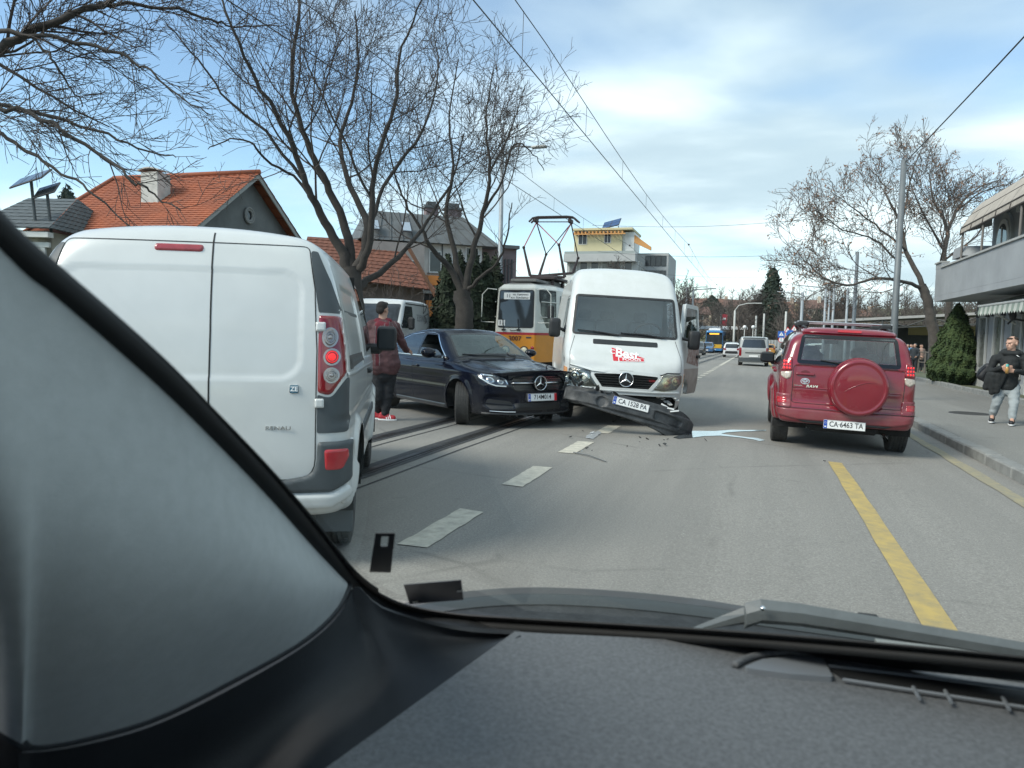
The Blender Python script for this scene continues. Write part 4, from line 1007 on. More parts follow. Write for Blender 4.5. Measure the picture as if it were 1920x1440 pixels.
def build_hill_houses():
    """small houses on the wooded rise at the end of the street"""
    rnd = random.Random(12); cols = [(.48, .42, .34), (.42, .33, .26), (.52, .50, .45), (.38, .30, .24), (.45, .36, .22)]; roofs = [(.17, .095, .072), (.19, .105, .08), (.14, .085, .07)]
    spots = [(1318, 578, 190, 9, 6), (1352, 575, 205, 8, 5), (1392, 580, 200, 10, 6), (1462, 588, 185, 11, 7), (1492, 575, 215, 13, 8), (1520, 582, 180, 8, 6), (1545, 590, 200, 9, 6), (1580, 588, 210, 9, 5), (1300, 592, 170, 7, 5), (1478, 602, 165, 9, 7), (1428, 592, 210, 8, 5), (1620, 596, 190, 8, 5)]
    words = ['leftmost pale house on the far wooded rise', 'second house from the left on the far rise', 'house above the lamp post on the far rise', 'cream house right of the tall spruce on the far rise', 'broad flat orange-brown house topping the far rise', 'house just right of the broad brown one on the far rise', 'small far house beyond the tall steel poles', 'far house behind the right-hand row of poles', 'low house at the left foot of the far rise', 'pale house below the cream one beside the tall spruce', 'house hidden left of the tall spruce on the far rise', 'rightmost small house on the far rise']
    for i, (px, py, d, w_, h) in enumerate(spots):
        p = P(px, py, d); base = p.z-h*.55; t = thing('hill_house', words[i], 'house', (p.x, p.y, base), math.atan2(-p.y, -p.x)+R(90)+rnd.uniform(-.4, .4), 'houses on the far rise')
        Wm = mat('hill wall %d' % (i % 5), cols[i % 5], .9, var=.2, scale=.5); Rm = mat('hill roof %d' % (i % 3), roofs[i % 3], .9, var=.25, scale=.8)
        W = Wall(t, (0, 0, 0), (1, 0, 0), (0, -1, 0)); W.bar('wall', -w_/2, w_/2, -6, h*.62, -7, 0, Wm)
        b = MB(); e = .5; z0, z1 = h*.62+.005, h*(.66 if i == 4 else 1.0)
        b.add([(-w_/2-e, -e, z0), (w_/2+e, -e, z0), (w_/2+e, 7+e, z0), (-w_/2-e, 7+e, z0), (-w_/2-e+(2 if i % 2 else 0), 3.5, z1), (w_/2+e-(2 if i % 2 else 0), 3.5, z1)], [(0, 1, 5, 4), (2, 3, 4, 5), (1, 2, 5), (3, 0, 4), (3, 2, 1, 0)]); rf = b.build('roof', Rm, t)
        MB().box((w_*.2, 2.5, z1), (.8, .8, 1.6)).build('chimney', Wm, rf)
        nw = max(2, int(w_/2.6))
        for k in range(nw):
            for j in range(2): W.window(-w_/2+w_*(k+.5)/nw-.5, h*.08+j*h*.30, 1.0, h*.19, fm=M_WFRAME, mull=0, sill=False)
build_hill_houses()
# ------------------------------------------------------------------ trees and shrubs
M_BARK = mat('grey bark', (.052, .046, .041), .95, var=.45, scale=5, det=8, bump=.6, bscale=25)
M_TWIG = mat('twig bark', (.068, .056, .051), .95, var=.3, scale=2)
M_TWIGR = mat('pale twig bark', (.115, .098, .085), .95, var=.3, scale=2)
def tube_mesh(branches, sides):
    """many tapered tubes as one mesh; branches: list of (points, radii)"""
    groups = {}
    for pts, rad in branches: groups.setdefault((len(pts), sides if not callable(sides) else sides(float(rad[0]))), []).append((pts, rad))
    V = []; F = []; base = 0
    for (n, k), g in groups.items():
        p = np.array([q[0] for q in g], float); r_ = np.array([q[1] for q in g], float); m_ = len(g)
        t = np.gradient(p, axis=1); t /= np.maximum(np.linalg.norm(t, axis=2, keepdims=True), 1e-9)
        a = np.where(np.abs(t[:, :1] @ np.array([.31, .52, .79]))[..., None] < .9, np.array([.31, .52, .79]), np.array([.8, -.5, .2]))
        u = np.cross(t, np.broadcast_to(a, t.shape)); u /= np.maximum(np.linalg.norm(u, axis=2, keepdims=True), 1e-9); w_ = np.cross(t, u); ang = np.arange(k)*2*math.pi/k
        ring = p[:, :, None]+(u[:, :, None]*np.cos(ang)[:, None]+w_[:, :, None]*np.sin(ang)[:, None])*r_[:, :, None, None]
        V.append(ring.reshape(-1, 3)); i, q = [x.ravel() for x in np.meshgrid(np.arange(n-1), np.arange(k), indexing='ij')]; q1 = (q+1) % k
        f = np.stack([i*k+q, i*k+q1, (i+1)*k+q1, (i+1)*k+q], 1); F.append((f[None]+(np.arange(m_)*n*k)[:, None, None]).reshape(-1, 4)+base); base += m_*n*k
    return np.concatenate(V), np.concatenate(F)
class Tree:
    def __init__(s, seed, up=.10, wob=.11, rmin=.006, ang=(28, 62), dens=2.0):
        s.r = np.random.RandomState(seed); s.big = []; s.fine = []; s.tips = []; s.up, s.wob, s.rmin, s.ang, s.dens = up, wob, rmin, ang, dens; s.thin = .56
    def limb(s, pts, rad, kids=True, level=1, start=.25, dens=None, klen=None):
        """hand-laid limb, smoothed; its side branches follow by themselves"""
        P0 = np.array([list(q) for q in pts], float); n = len(P0); tt = np.linspace(0, n-1, (n-1)*5+1); out = []
        for t in tt:
            i = int(min(t, n-2)); f = t-i; p0, p1, p2, p3 = P0[max(i-1, 0)], P0[i], P0[i+1], P0[min(i+2, n-1)]
            out.append(.5*((2*p1)+(-p0+p2)*f+(2*p0-5*p1+4*p2-p3)*f*f+(-p0+3*p1-3*p2+p3)*f**3))
        out = np.array(out); out[1:-1] += s.r.normal(0, .018, out[1:-1].shape); rr_ = np.interp(tt, np.linspace(0, n-1, len(rad)), rad)
        rr_ = rr_*s.thin; s.big.append((out, rr_))
        if kids: s.children(out, rr_, level, start, dens, klen)
    def children(s, pts, rad, level, start=.2, dens=None, klen=None):
        seg = np.linalg.norm(np.diff(pts, axis=0), axis=1); L = seg.sum(); cum = np.concatenate([[0], np.cumsum(seg)])
        d_ = (dens or s.dens)*(1.0 if level == 1 else 1.5 if level == 2 else 2.3); n = max(1, int(L*d_*(1-start)+s.r.rand()))
        if level >= 4: n = min(n, 4)
        for i in range(n):
            f = start+(1-start)*(i+s.r.rand())/n; x = f*L; j = min(np.searchsorted(cum, x)-1, len(seg)-1); j = max(j, 0); w_ = (x-cum[j])/max(seg[j], 1e-6)
            p = pts[j]*(1-w_)+pts[j+1]*w_; rp = rad[j]*(1-w_)+rad[j+1]*w_; d = pts[j+1]-pts[j]; d = d/max(np.linalg.norm(d), 1e-9)
            ax = s.r.normal(size=3); ax -= d*(ax@d); ax /= np.linalg.norm(ax); a = math.radians(s.r.uniform(*s.ang)); nd = d*math.cos(a)+ax*math.sin(a)
            base = klen if klen else L
            ln = base*s.r.uniform(.30, .60)*(1.05-.55*f) if level == 1 else L*s.r.uniform(.40, .80)*(1.0-.4*f)
            if ln > .16: s.grow(p, nd, ln, max(rp*s.r.uniform(.28, .52), s.rmin), level+1)
    def grow(s, p, d, ln, r0, level):
        n = int(np.clip(ln/.22, 2, 9)) if level < 4 else 2; pts = [p]; step = ln/n
        for i in range(n):
            d = d+s.r.normal(0, s.wob, 3)+np.array([0, 0, s.up]); d = d/np.linalg.norm(d); pts.append(pts[-1]+d*step)
        pts = np.array(pts); rad = np.linspace(r0, max(r0*.35, s.rmin*.75), n+1)
        (s.big if r0 > .035 else s.fine).append((pts, rad)); s.tips.append((pts[-1], d, level))
        if level < 5 and ln > .24: s.children(pts, rad, level)
    def build(s, name, label, base, bark=M_BARK, twig=M_TWIG, cat='tree', group=None, cap=26000):
        base = Vector(base); o = np.array(base); t = thing(name, label, cat, base, 0, group)
        V, F = tube_mesh(s.big, lambda r_: 10 if r_ > .12 else 6); mesh_obj('trunk', V-o, F, bark, t, True)
        fine = s.fine if len(s.fine) <= cap else [s.fine[i] for i in s.r.choice(len(s.fine), cap, False)]
        if fine: V, F = tube_mesh(fine, 3); mesh_obj('crown', V-o, F, twig, t, True)
        return t
def PD(lst): return [P(*q) for q in lst]

def build_left_trees():
    # big many-stemmed tree behind the delivery van
    T = Tree(11, up=.075, dens=2.1, rmin=.0060); D = 18
    T.limb(PD([(664, 760, D), (662, 640, D), (660, 560, D), (655, 505, D)]), [.62, .56, .50, .44], False)
    T.limb(PD([(655, 520, D), (640, 470, D), (600, 400, D-.3), (575, 345, D-.6), (540, 255, D-1), (480, 150, D-1.5), (430, 40, D-2), (400, -40, D-2)]), [.25, .20, .16, .12, .08, .05, .03])
    T.limb(PD([(660, 520, D), (650, 430, D+.3), (612, 345, D+.2), (575, 265, D), (545, 150, D-.2), (560, 30, D-.4), (545, -60, D)]), [.24, .18, .14, .10, .07, .04])
    T.limb(PD([(665, 510, D), (690, 430, D), (650, 330, D+.6), (640, 250, D+1), (670, 150, D+1.2), (665, 20, D+1.4)]), [.22, .16, .12, .09, .06, .03])
    T.limb(PD([(668, 515, D), (695, 450, D-.4), (700, 330, D-.6), (740, 200, D-1), (755, 90, D-1.2), (800, -20, D-1.5)]), [.20, .15, .11, .08, .05, .03])
    T.limb(PD([(662, 545, D), (700, 520, D+.6), (760, 470, D+1.2), (810, 400, D+1.8), (850, 330, D+2), (870, 250, D+2)]), [.20, .15, .11, .08, .05, .03])
    T.limb(PD([(600, 400, D-.3), (560, 340, D), (500, 300, D-.5), (470, 265, D-.8), (430, 262, D-1), (390, 280, D-1.2)]), [.08, .06, .05, .04, .03, .02])
    T.limb(PD([(575, 345, D-.6), (500, 250, D-1), (430, 190, D-1.2), (370, 110, D-1.5), (310, 40, D-1.8)]), [.08, .06, .045, .035, .02])
    T.limb(PD([(690, 430, D), (730, 330, D+.3), (790, 250, D+.5), (820, 150, D+.6), (815, 60, D+.8)]), [.10, .08, .06, .04, .02])
    T.build('bare_tree', 'large bare tree with several leaning stems behind the panel van and delivery van', (P(660, 640, D).x, P(660, 640, D).y, zroad(-9, 16)))
    T = Tree(23, up=.075, dens=2.1, rmin=.0072); D = 23.3
    T.limb(PD([(867, 740, D), (868, 650, D), (870, 590, D), (866, 545, D)]), [.60, .55, .52, .48], False)
    T.limb(PD([(866, 550, D), (845, 505, D), (812, 470, D-.5), (790, 430, D-.8), (760, 380, D-1), (735, 300, D-1.2), (720, 230, D-1.5)]), [.22, .17, .13, .09, .06, .04, .03])
    T.limb(PD([(868, 548, D), (852, 480, D+.4), (838, 400, D+.5), (850, 310, D+.5), (842, 220, D+.6), (860, 110, D+.6)]), [.22, .16, .12, .08, .05, .03])
    T.limb(PD([(870, 548, D), (885, 480, D), (905, 400, D), (918, 320, D-.2), (912, 220, D-.4), (925, 130, D-.5)]), [.22, .17, .12, .09, .05, .03])
    T.limb(PD([(872, 552, D), (900, 520, D-.5), (935, 490, D-.8), (950, 440, D-1), (960, 380, D-1.2)]), [.13, .10, .07, .05, .03])
    T.limb(PD([(905, 400, D), (940, 340, D+.2), (965, 270, D+.3), (1000, 290, D+.3), (1020, 320, D+.3)]), [.09, .07, .05, .03, .02])
    T.limb(PD([(918, 320, D-.2), (955, 250, D), (975, 190, D), (990, 150, D)]), [.07, .05, .03, .02])
    T.build('bare_tree', 'bare tree with a stout forked trunk between the delivery van and the tram', (P(868, 650, D).x, P(868, 650, D).y, zroad(-9, 22)))
    # boughs reaching in from a near tree at the left
    T = Tree(37, up=.02, dens=5.2, rmin=.0042, wob=.13, ang=(22, 50)); D = 9.5
    root = P(-420, 560, 10.2); root.z = zroad(-9, 6)
    T.limb([root, P(-380, 380, 10.1), P(-330, 260, 10), P(-250, 170, 9.9)], [.30, .27, .23, .18], False)
    T.limb(PD([(-250, 170, 9.9), (-120, 135, D), (0, 92, D), (80, 48, D), (170, 15, D), (260, -20, D), (360, -60, D)]), [.14, .12, .105, .09, .07, .05, .03], start=.3, klen=3.4)
    T.limb(PD([(-60, 70, D), (20, 62, D-.2), (120, 75, D-.2), (220, 100, D-.3), (300, 150, D-.4), (390, 215, D-.5)]), [.06, .055, .045, .035, .022, .012], start=.2, klen=2.4)
    T.limb(PD([(160, 18, D), (260, 8, D+.2), (380, 30, D+.3), (440, 48, D+.4), (540, 45, D+.4)]), [.05, .04, .03, .02, .01], start=.1, klen=2.2)
    T.limb(PD([(-200, 160, 9.9), (-60, 190, D-.4), (60, 215, D-.5), (160, 270, D-.6), (240, 330, D-.7), (290, 365, D-.7), (340, 395, D-.7)]), [.08, .06, .05, .04, .03, .02, .01], start=.3, klen=2.4)
    T.limb(PD([(-200, 165, 9.9), (-60, 175, D-.1), (40, 205, D-.1), (150, 235, D-.1), (260, 280, D), (330, 295, D)]), [.07, .05, .045, .035, .022, .012], start=.3, klen=2.2)
    T.limb(PD([(-220, 168, 9.9), (-40, 230, D-.8), (40, 275, D-.9), (110, 320, D-1), (180, 370, D-1), (245, 425, D-1)]), [.06, .045, .04, .03, .022, .012], start=.25, klen=1.6, dens=3)
    T.limb(PD([(60, 70, D), (100, 110, D), (130, 160, D+.1), (155, 200, D+.1)]), [.035, .03, .022, .012], klen=1.4)
    T.build('bare_tree', 'near bare tree whose boughs reach in across the top left corner', root, cap=20000)
    # scrub at the foot of the trees
    for i, (px, py, d, h, sp, lb) in enumerate([(735, 600, 24, 3.2, 1.6, 'bare brown shrub between the two big trees'), (590, 600, 22, 3.4, 1.8, 'bare tangled shrub left of the many-stemmed tree'), (540, 590, 26, 4.4, 2.0, 'bare bush in front of the grey gable wall')]):
        b = P(px, py, d); b.z = zroad(-9, d); T = Tree(50+i, up=.05, dens=2.3, rmin=.008, wob=.22)
        for k in range(12):
            a = T.r.uniform(0, 6.28); q = np.array([b.x, b.y, b.z]); e = q+np.array([math.cos(a)*sp*T.r.rand(), math.sin(a)*sp*T.r.rand(), h*T.r.uniform(.6, 1.0)])
            T.limb([Vector(q), Vector(q*.55+e*.45+T.r.normal(0, .12, 3)), Vector(e)], [.035, .025, .012], start=.1)
        T.build('bare_shrub', lb, b, cat='shrub', group='bare shrubs on the left', cap=6000)
build_left_trees()

def build_right_tree():
    T = Tree(71, up=.09, dens=2.45, rmin=.0085, wob=.14, ang=(25, 58)); D = 29
    T.limb(PD([(1756, 720, D), (1752, 640, D), (1745, 600, D), (1738, 560, D), (1728, 535, D)]), [.42, .38, .34, .31, .29], False)
    T.limb(PD([(1730, 540, D), (1690, 528, D-.4), (1640, 522, D-.8), (1590, 535, D-1), (1545, 520, D-1.2), (1510, 490, D-1.2), (1480, 455, D-1.2)]), [.14, .11, .09, .07, .05, .03, .02], start=.1)
    T.limb(PD([(1735, 545, D), (1700, 470, D+.3), (1690, 420, D+.3), (1668, 380, D), (1655, 345, D), (1630, 315, D)]), [.20, .15, .11, .08, .05, .025])
    T.limb(PD([(1690, 420, D+.3), (1700, 370, D+.5), (1712, 320, D+.6), (1728, 280, D+.6)]), [.10, .07, .05, .02])
    T.limb(PD([(1700, 470, D+.3), (1640, 420, D-.4), (1600, 390, D-.8), (1560, 360, D-1)]), [.09, .06, .04, .02])
    T.limb(PD([(1685, 490, D), (1640, 450, D-.8), (1580, 430, D-1.2), (1530, 395, D-1.4), (1500, 405, D-1.5)]), [.08, .055, .04, .03, .015])
    # second stem, nearer the house
    T.limb(PD([(1786, 720, D+1), (1782, 640, D+1), (1778, 560, D+1), (1770, 480, D+1), (1776, 430, D+1), (1750, 370, D+1), (1742, 325, D+1)]), [.28, .26, .22, .17, .12, .07, .03], start=.5)
    T.limb(PD([(1775, 440, D+1), (1800, 385, D+1.2), (1830, 355, D+1.4), (1865, 340, D+1.5), (1895, 335, D+1.6)]), [.12, .08, .06, .04, .02], start=.1)
    T.limb(PD([(1770, 470, D+1), (1735, 410, D+.6), (1715, 365, D+.5), (1700, 320, D+.4)]), [.10, .07, .045, .02])
    T.limb(PD([(1790, 400, D+1.2), (1840, 360, D+1.6), (1890, 345, D+2)]), [.08, .05, .02])
    root = P(1752, 640, D); root.z = zroad(3, 32)+.1
    t = T.build('maple_tree', 'bare right-hand tree with brown hanging seed clusters beside the grey house', root, bark=mat('pale grey bark', (.12, .105, .092), .95, var=.4, scale=5, bump=.5, bscale=25), twig=M_TWIGR)
    V = []; F = []; r_ = T.r; o = np.array(root)
    for p, d, lv in T.tips:
        if lv < 3 or r_.rand() > .42: continue
        top = (p-o)[2]
        for k in range(r_.randint(2, 6)):
            c = p-o+r_.normal(0, .05, 3)-np.array([0, 0, .05]); a, b = r_.normal(0, .026, 3), r_.normal(0, .022, 3)-np.array([0, 0, .025]); n = len(V); V += [c, c+a, c+a+b, c+b]; F.append((n, n+1, n+2, n+3))
    mesh_obj('seed_clusters', np.array(V), F, mat('dry seeds', (.25, .15, .10), .9, var=.3, scale=3), t)
    t['label'] = 'bare right-hand tree with brown hanging seed clusters beside the grey house'
build_right_tree()

def leaf_shell(name, parent, n, fn, size, m_, seed):
    """many small leaf faces through a volume"""
    r_ = np.random.RandomState(seed); C0, N0 = fn(r_, n); a = r_.normal(size=(n, 3)); a -= N0*(a*N0).sum(1, keepdims=True)*.6; a /= np.linalg.norm(a, axis=1, keepdims=True)
    b = np.cross(N0, a); b /= np.maximum(np.linalg.norm(b, axis=1, keepdims=True), 1e-9); s_ = size*r_.uniform(.5, 1.2, (n, 1))
    V = np.stack([C0-a*s_-b*s_*.45, C0+a*s_*.2-b*s_*.5, C0+a*s_, C0+a*s_*.1+b*s_*.5], 1).reshape(-1, 3); F = np.arange(4*n).reshape(-1, 4)
    return mesh_obj(name, V, F, m_, parent)
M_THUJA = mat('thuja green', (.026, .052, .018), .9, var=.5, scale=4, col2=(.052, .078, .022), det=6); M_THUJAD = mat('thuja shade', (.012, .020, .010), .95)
M_SPRUCE = mat('spruce green', (.022, .036, .026), .95, var=.4, scale=.6); M_HEDGE = mat('hedge green', (.026, .040, .020), .95, var=.5, scale=2.5)
def cone_bush(name, label, base, h, w_, seed, n=9000, m_=M_THUJA, size=.07, group=None, cat='shrub'):
    t = thing(name, label, cat, base, 0, group)
    def prof(z): return w_*.5*np.clip(np.minimum(1.0, (z/h+.02)*5.0), .0, 1)**.5*np.clip(1-(z/h), 0, 1)**.80*1.22
    def fn(r_, n_):
        z = h*(1-np.sqrt(r_.rand(n_)))*.98+.03; a = r_.rand(n_)*2*math.pi; lump = 1+.10*np.sin(5*a+3*z)+.09*np.sin(11*z+2*a)+.06*np.sin(17*a-7*z)
        rad = prof(z)*lump*(1-.28*r_.rand(n_)**2); N_ = np.stack([np.cos(a), np.sin(a), np.full(n_, .55)], 1)+r_.normal(0, .35, (n_, 3)); N_ /= np.linalg.norm(N_, axis=1, keepdims=True)
        return np.stack([rad*np.cos(a), rad*np.sin(a), z], 1), N_
    leaf_shell('foliage', t, n, fn, size, m_, seed)
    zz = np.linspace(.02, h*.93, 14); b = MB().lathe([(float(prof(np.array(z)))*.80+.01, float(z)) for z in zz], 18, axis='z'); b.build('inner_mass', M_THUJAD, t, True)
    MB().tube([(0, 0, -.1), (0, 0, h*.6)], .05, 6).build('stem', M_BARK, t)
    return t
def build_evergreens():
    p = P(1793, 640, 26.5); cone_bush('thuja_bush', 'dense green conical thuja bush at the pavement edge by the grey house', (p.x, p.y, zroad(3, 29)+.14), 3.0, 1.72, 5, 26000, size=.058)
    hedge = [(838, 24.6, 4.1, 1.5), (860, 25.2, 4.3, 1.6), (885, 25.2, 4.5, 1.6), (908, 25.6, 4.3, 1.5), (925, 26.4, 4.4, 1.5)]
    lbs = ['leftmost tall dark thuja behind the forked tree', 'second tall dark thuja behind the forked tree trunk', 'middle tall dark thuja left of the tram', 'fourth tall dark thuja close to the tram', 'tall dark thuja directly behind the tram mirror arm']
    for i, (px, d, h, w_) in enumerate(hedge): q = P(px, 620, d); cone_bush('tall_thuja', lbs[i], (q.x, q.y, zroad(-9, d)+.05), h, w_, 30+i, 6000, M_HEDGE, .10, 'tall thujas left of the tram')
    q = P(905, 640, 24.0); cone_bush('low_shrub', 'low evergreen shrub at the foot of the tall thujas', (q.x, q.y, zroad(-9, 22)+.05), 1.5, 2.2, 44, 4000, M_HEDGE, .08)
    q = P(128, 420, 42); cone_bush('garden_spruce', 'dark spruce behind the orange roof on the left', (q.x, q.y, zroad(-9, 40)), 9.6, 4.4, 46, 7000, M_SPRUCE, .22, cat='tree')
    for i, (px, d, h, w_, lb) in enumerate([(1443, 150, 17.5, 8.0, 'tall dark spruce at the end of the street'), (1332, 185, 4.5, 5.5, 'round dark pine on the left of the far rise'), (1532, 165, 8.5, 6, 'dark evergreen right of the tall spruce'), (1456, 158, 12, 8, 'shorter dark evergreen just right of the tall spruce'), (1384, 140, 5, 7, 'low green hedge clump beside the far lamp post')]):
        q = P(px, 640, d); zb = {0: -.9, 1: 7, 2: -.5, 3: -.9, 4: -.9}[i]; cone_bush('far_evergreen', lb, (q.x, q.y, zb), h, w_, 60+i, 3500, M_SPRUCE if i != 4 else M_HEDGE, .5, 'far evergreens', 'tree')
build_evergreens()

def build_far_wood():
    """bare woodland on the rise, one mass"""
    r_ = np.random.RandomState(5); br = []
    def hill(y): return -1.0+13*float(sstep(125, 300, y))
    for i in range(520):
        if i < 330: y = r_.uniform(125, 270); x = r_.uniform(-60, 70)*y/160+y*.05
        elif i < 460: y = r_.uniform(104, 132); x = r_.uniform(-40, 45)
        else: y = r_.uniform(70, 110); x = r_.choice([r_.uniform(-34, -14), r_.uniform(26, 50)])
        if abs(x+1) < 9 and y < 112: continue
        h = r_.uniform(5.5, 9.0); z = hill(y); p = np.array([x, y, z]); lean = np.array([r_.normal(0, .06), r_.normal(0, .06), 1])
        br.append((np.array([p, p+lean*h*.5, p+lean*h]), [.16, .10, .02]))
        for k in range(26):
            f = r_.uniform(.18, .95); a = r_.rand()*6.28; ln = h*r_.uniform(.18, .42)*(1.15-f*.6); q = p+lean*h*f; d = np.array([math.cos(a), math.sin(a), r_.uniform(.35, 1.3)]); d /= np.linalg.norm(d)
            e = q+d*ln; br.append((np.array([q, q*.5+e*.5+r_.normal(0, .15, 3), e]), [.05, .035, .018]))
            for _ in range(2): br.append((np.array([q*.45+e*.55, e+r_.normal(0, .6, 3)]), [.03, .015]))
    V, F = tube_mesh(br, 3); tag(mesh_obj('far_woodland', V, F, mat('far twig haze', (.105, .088, .078), .95, var=.4, scale=.12, col2=(.075, .065, .055)), None, True), 'bare brown woodland covering the rise at the end of the street', 'woodland', None, 'stuff')
    # undergrowth so that the slope reads as scrub
    n = 26000; y = r_.uniform(108, 270, n); x = r_.uniform(-85, 85, n)*y/160+y*.05; ok = ~((np.abs(x+1) < 11) & (y < 140)); x, y = x[ok], y[ok]; n = len(x)
    z = -1.0+13*sstep(125, 300, y)+r_.rand(n)*2.4; c = np.stack([x, y, z], 1); a = r_.normal(0, .42, (n, 3)); b = r_.normal(0, .42, (n, 3))
    V = np.stack([c, c+a, c+a+b], 1).reshape(-1, 3); tag(mesh_obj('far_scrub', V, np.arange(3*n).reshape(-1, 3), mat('far scrub', (.075, .068, .05), .95, var=.5, scale=.15, col2=(.06, .065, .035))), 'brown scrub under the far bare trees', 'scrub', None, 'stuff')
    # street-side bare trees beyond the van
    for i, (px, d, h, lb) in enumerate([(1262, 60, 6.0, 'bare street tree beyond the white van roof'), (1285, 75, 6.5, 'bare street tree above the open van door'), (1195, 70, 7.0, 'bare tree in front of the yellow apartment block'), (1140, 66, 7.2, 'bare tree in front of the apartment balconies'), (1410, 120, 9, 'far bare tree left of the tall spruce'), (1560, 90, 8, 'far bare tree behind the steel poles')]):
        q = P(px, 640, d); T = Tree(90+i, up=.12, dens=2.6, rmin=.016); b = np.array([q.x, q.y, zroad(-5, d)])
        T.limb([Vector(b), Vector(b+[0, 0, h*.3]), Vector(b+[.2, 0, h*.6]), Vector(b+[.1, .2, h])], [.16, .13, .08, .03], start=.2, klen=h*.9)
        T.build('street_tree', lb, b, cat='tree', group='far street trees', cap=5000)
build_far_wood()
# ------------------------------------------------------------------ poles, wires, lamps, signs, fence
M_POLE = mat('galvanised pole', (.28, .31, .33), .55, .3, var=.25, scale=2, det=7); M_POLE2 = mat('pale concrete pole', (.46, .47, .45), .85, var=.2, scale=2); M_WIRE = mat('overhead wire', (.035, .036, .04), .6, var=.1)
def pole(name, label, x, y, z0, h, r0, r1, m_=M_POLE, group=None, cat='pole', n=14, arms=None):
    t = thing(name, label, cat, (x, y, z0), 0, group)
    MB().tube([(0, 0, -.2), (0, 0, h*.33), (0, 0, h*.34), (0, 0, h)], [r0, r0*.96, r0*.86, r1], n).build('shaft', m_, t, True)
    MB().lathe([(r0*1.5, -.1), (r0*1.5, .12), (r0*1.05, .18)], n, axis='z').build('foot', m_, t, True)
    for a in (arms or []): MB().tube([Vector(q) for q in a], .035, 6).build('arm', m_, t, True)
    return t
def build_street():
    zp = lambda y: zroad(KERB_X, y)+.12
    pole('tram_pole', 'thick grey steel pole standing behind the red car on the right', 3.22, 20.5, zp(20.5), 5.9, .092, .065, mat('weathered pole', (.16, .18, .19), .6, .2, var=.3, scale=2, det=7))
    for i, (px, py, d, r_, lb) in enumerate([(1608, 472, 30, .085, 'steel pole second from the thick one, reaching highest among the thin poles'), (1590, 540, 40, .08, 'thin steel pole right of the middle of the red car roof'), (1565, 528, 44, .085, 'thin grey pole left of its taller neighbour above the red car'), (1549, 536, 52, .10, 'grey pole above the left part of the red car roof rack'), (1556, 545, 60, .09, 'far grey pole between two nearer ones above the red car'), (1505, 548, 58, .14, 'grey pole with side arm above the left end of the roof bar')]):
        top = P(px, py, d); pole('tram_pole', lb, top.x, top.y, zp(top.y), top.z-zp(top.y), r_, r_*.75, group='thin steel poles on the right', arms=[[(0, 0, top.z-zp(top.y)-.15), (-1.9, 0, top.z-zp(top.y)+.05)]] if i in (5, 3) else None)
    top = P(942, 282, 29); z0 = zroad(-9, 27)+.1
    t = pole('street_lamp', 'tall grey lamp pole between the forked tree and the tram', top.x, top.y, z0, top.z-z0, .12, .07, cat='street lamp')
    e = P(1004, 276, 28.5)-Vector((top.x, top.y, z0)); h = top.z-z0
    MB().tube([(0, 0, h-.25), (e*.4+Vector((0, 0, h*.6+.12))), e+Vector((0, 0, .0))], .04, 6).build('arm', M_POLE, t, True); d_ = Vector((e.x, e.y, 0)).normalized()
    MB().box(e+d_*.15, (.62, .22, .10), Matrix.Rotation(math.atan2(d_.y, d_.x), 3, 'Z'), bev=.03).build('lamp_head', M_POLE2, t)
    # far lamps and posts down the street
    for i, (px, py, d, arm, lb) in enumerate([(1378, 582, 105, 1, 'pale curved street lamp left of the far queue of cars'), (1418, 592, 110, 0, 'pale concrete pole in front of the far wood, left one'), (1433, 588, 110, 0, 'pale concrete pole in front of the tall spruce'), (1474, 584, 100, 0, 'pale concrete pole left of the road signs')]):
        top = P(px, py, d); z0 = zroad(0, d); h = top.z-z0
        t = pole('far_pole' if not arm else 'street_lamp', lb, top.x, top.y, z0, h, .17, .13, M_POLE2, 'far pale poles', 'pole', 8)
        if arm: MB().tube([(0, 0, h), (.5, 0, h+.7), (1.6, 0, h+1.0), (2.9, 0, h+1.05)], .07, 6).build('arm', M_POLE2, t); MB().box((3.2, 0, h+1.03), (.8, .3, .14), bev=.04).build('lamp_head', M_POLE2, t)
    for i, (px, lb) in enumerate([(1396, 'small globe lamp left of its twin by the far wall'), (1412, 'small globe lamp right of its twin by the far wall')]):
        top = P(px, 616, 100); z0 = zroad(0, 100); t = pole('globe_lamp', lb, top.x, top.y, z0, top.z-z0, .06, .05, M_POLE2, 'globe lamps', 'street lamp', 8); MB().ball((0, 0, top.z-z0+.2), .25, 10).build('globe', M_PLATE, t, True)
    for i, (px, d, lb) in enumerate([(1300, 60, 'lamp mast with level arm just above the open van door'), (1288, 70, 'second lamp mast with level arm left of the nearer one')]):
        top = P(px, 541-3*i, d); z0 = zroad(-9, d); h = top.z-z0; t = pole('street_lamp', lb, top.x, top.y, z0, h, .11, .07, M_POLE, 'lamp masts beyond the van', 'street lamp', 8); MB().tube([(0, 0, h-.1), (1.3, 0, h+.0)], .05, 5).build('arm', M_POLE, t); MB().box((1.5, 0, h), (.6, .2, .08)).build('lamp_head', M_POLE, t)
    # overhead wires: contact wire and carrier with droppers
    for k, (cx, lb) in enumerate(((-4.07, 'near'), (-7.55, 'far'))):
        t = thing('overhead_wire', ('pair of overhead tram wires crossing the sky above the white van' if k == 0 else 'pair of overhead tram wires meeting the tram pantograph'), 'wire', (cx, 0, 0))
        span = 32.0
        def car(y): q = ((y-45) % span)/span; return 6.95-.35*math.sin(math.pi*q)-.006*(y-10)
        def con(y): return 6.12-.006*(y-10)
        ys = np.arange(-4, 126, 2.0)
        MB().tube([(.0, y, con(y)) for y in ys], .011, 5, False).build('contact_wire', M_WIRE, t); MB().tube([(.0, y, car(y)) for y in ys], .009, 5, False).build('carrier_wire', M_WIRE, t)
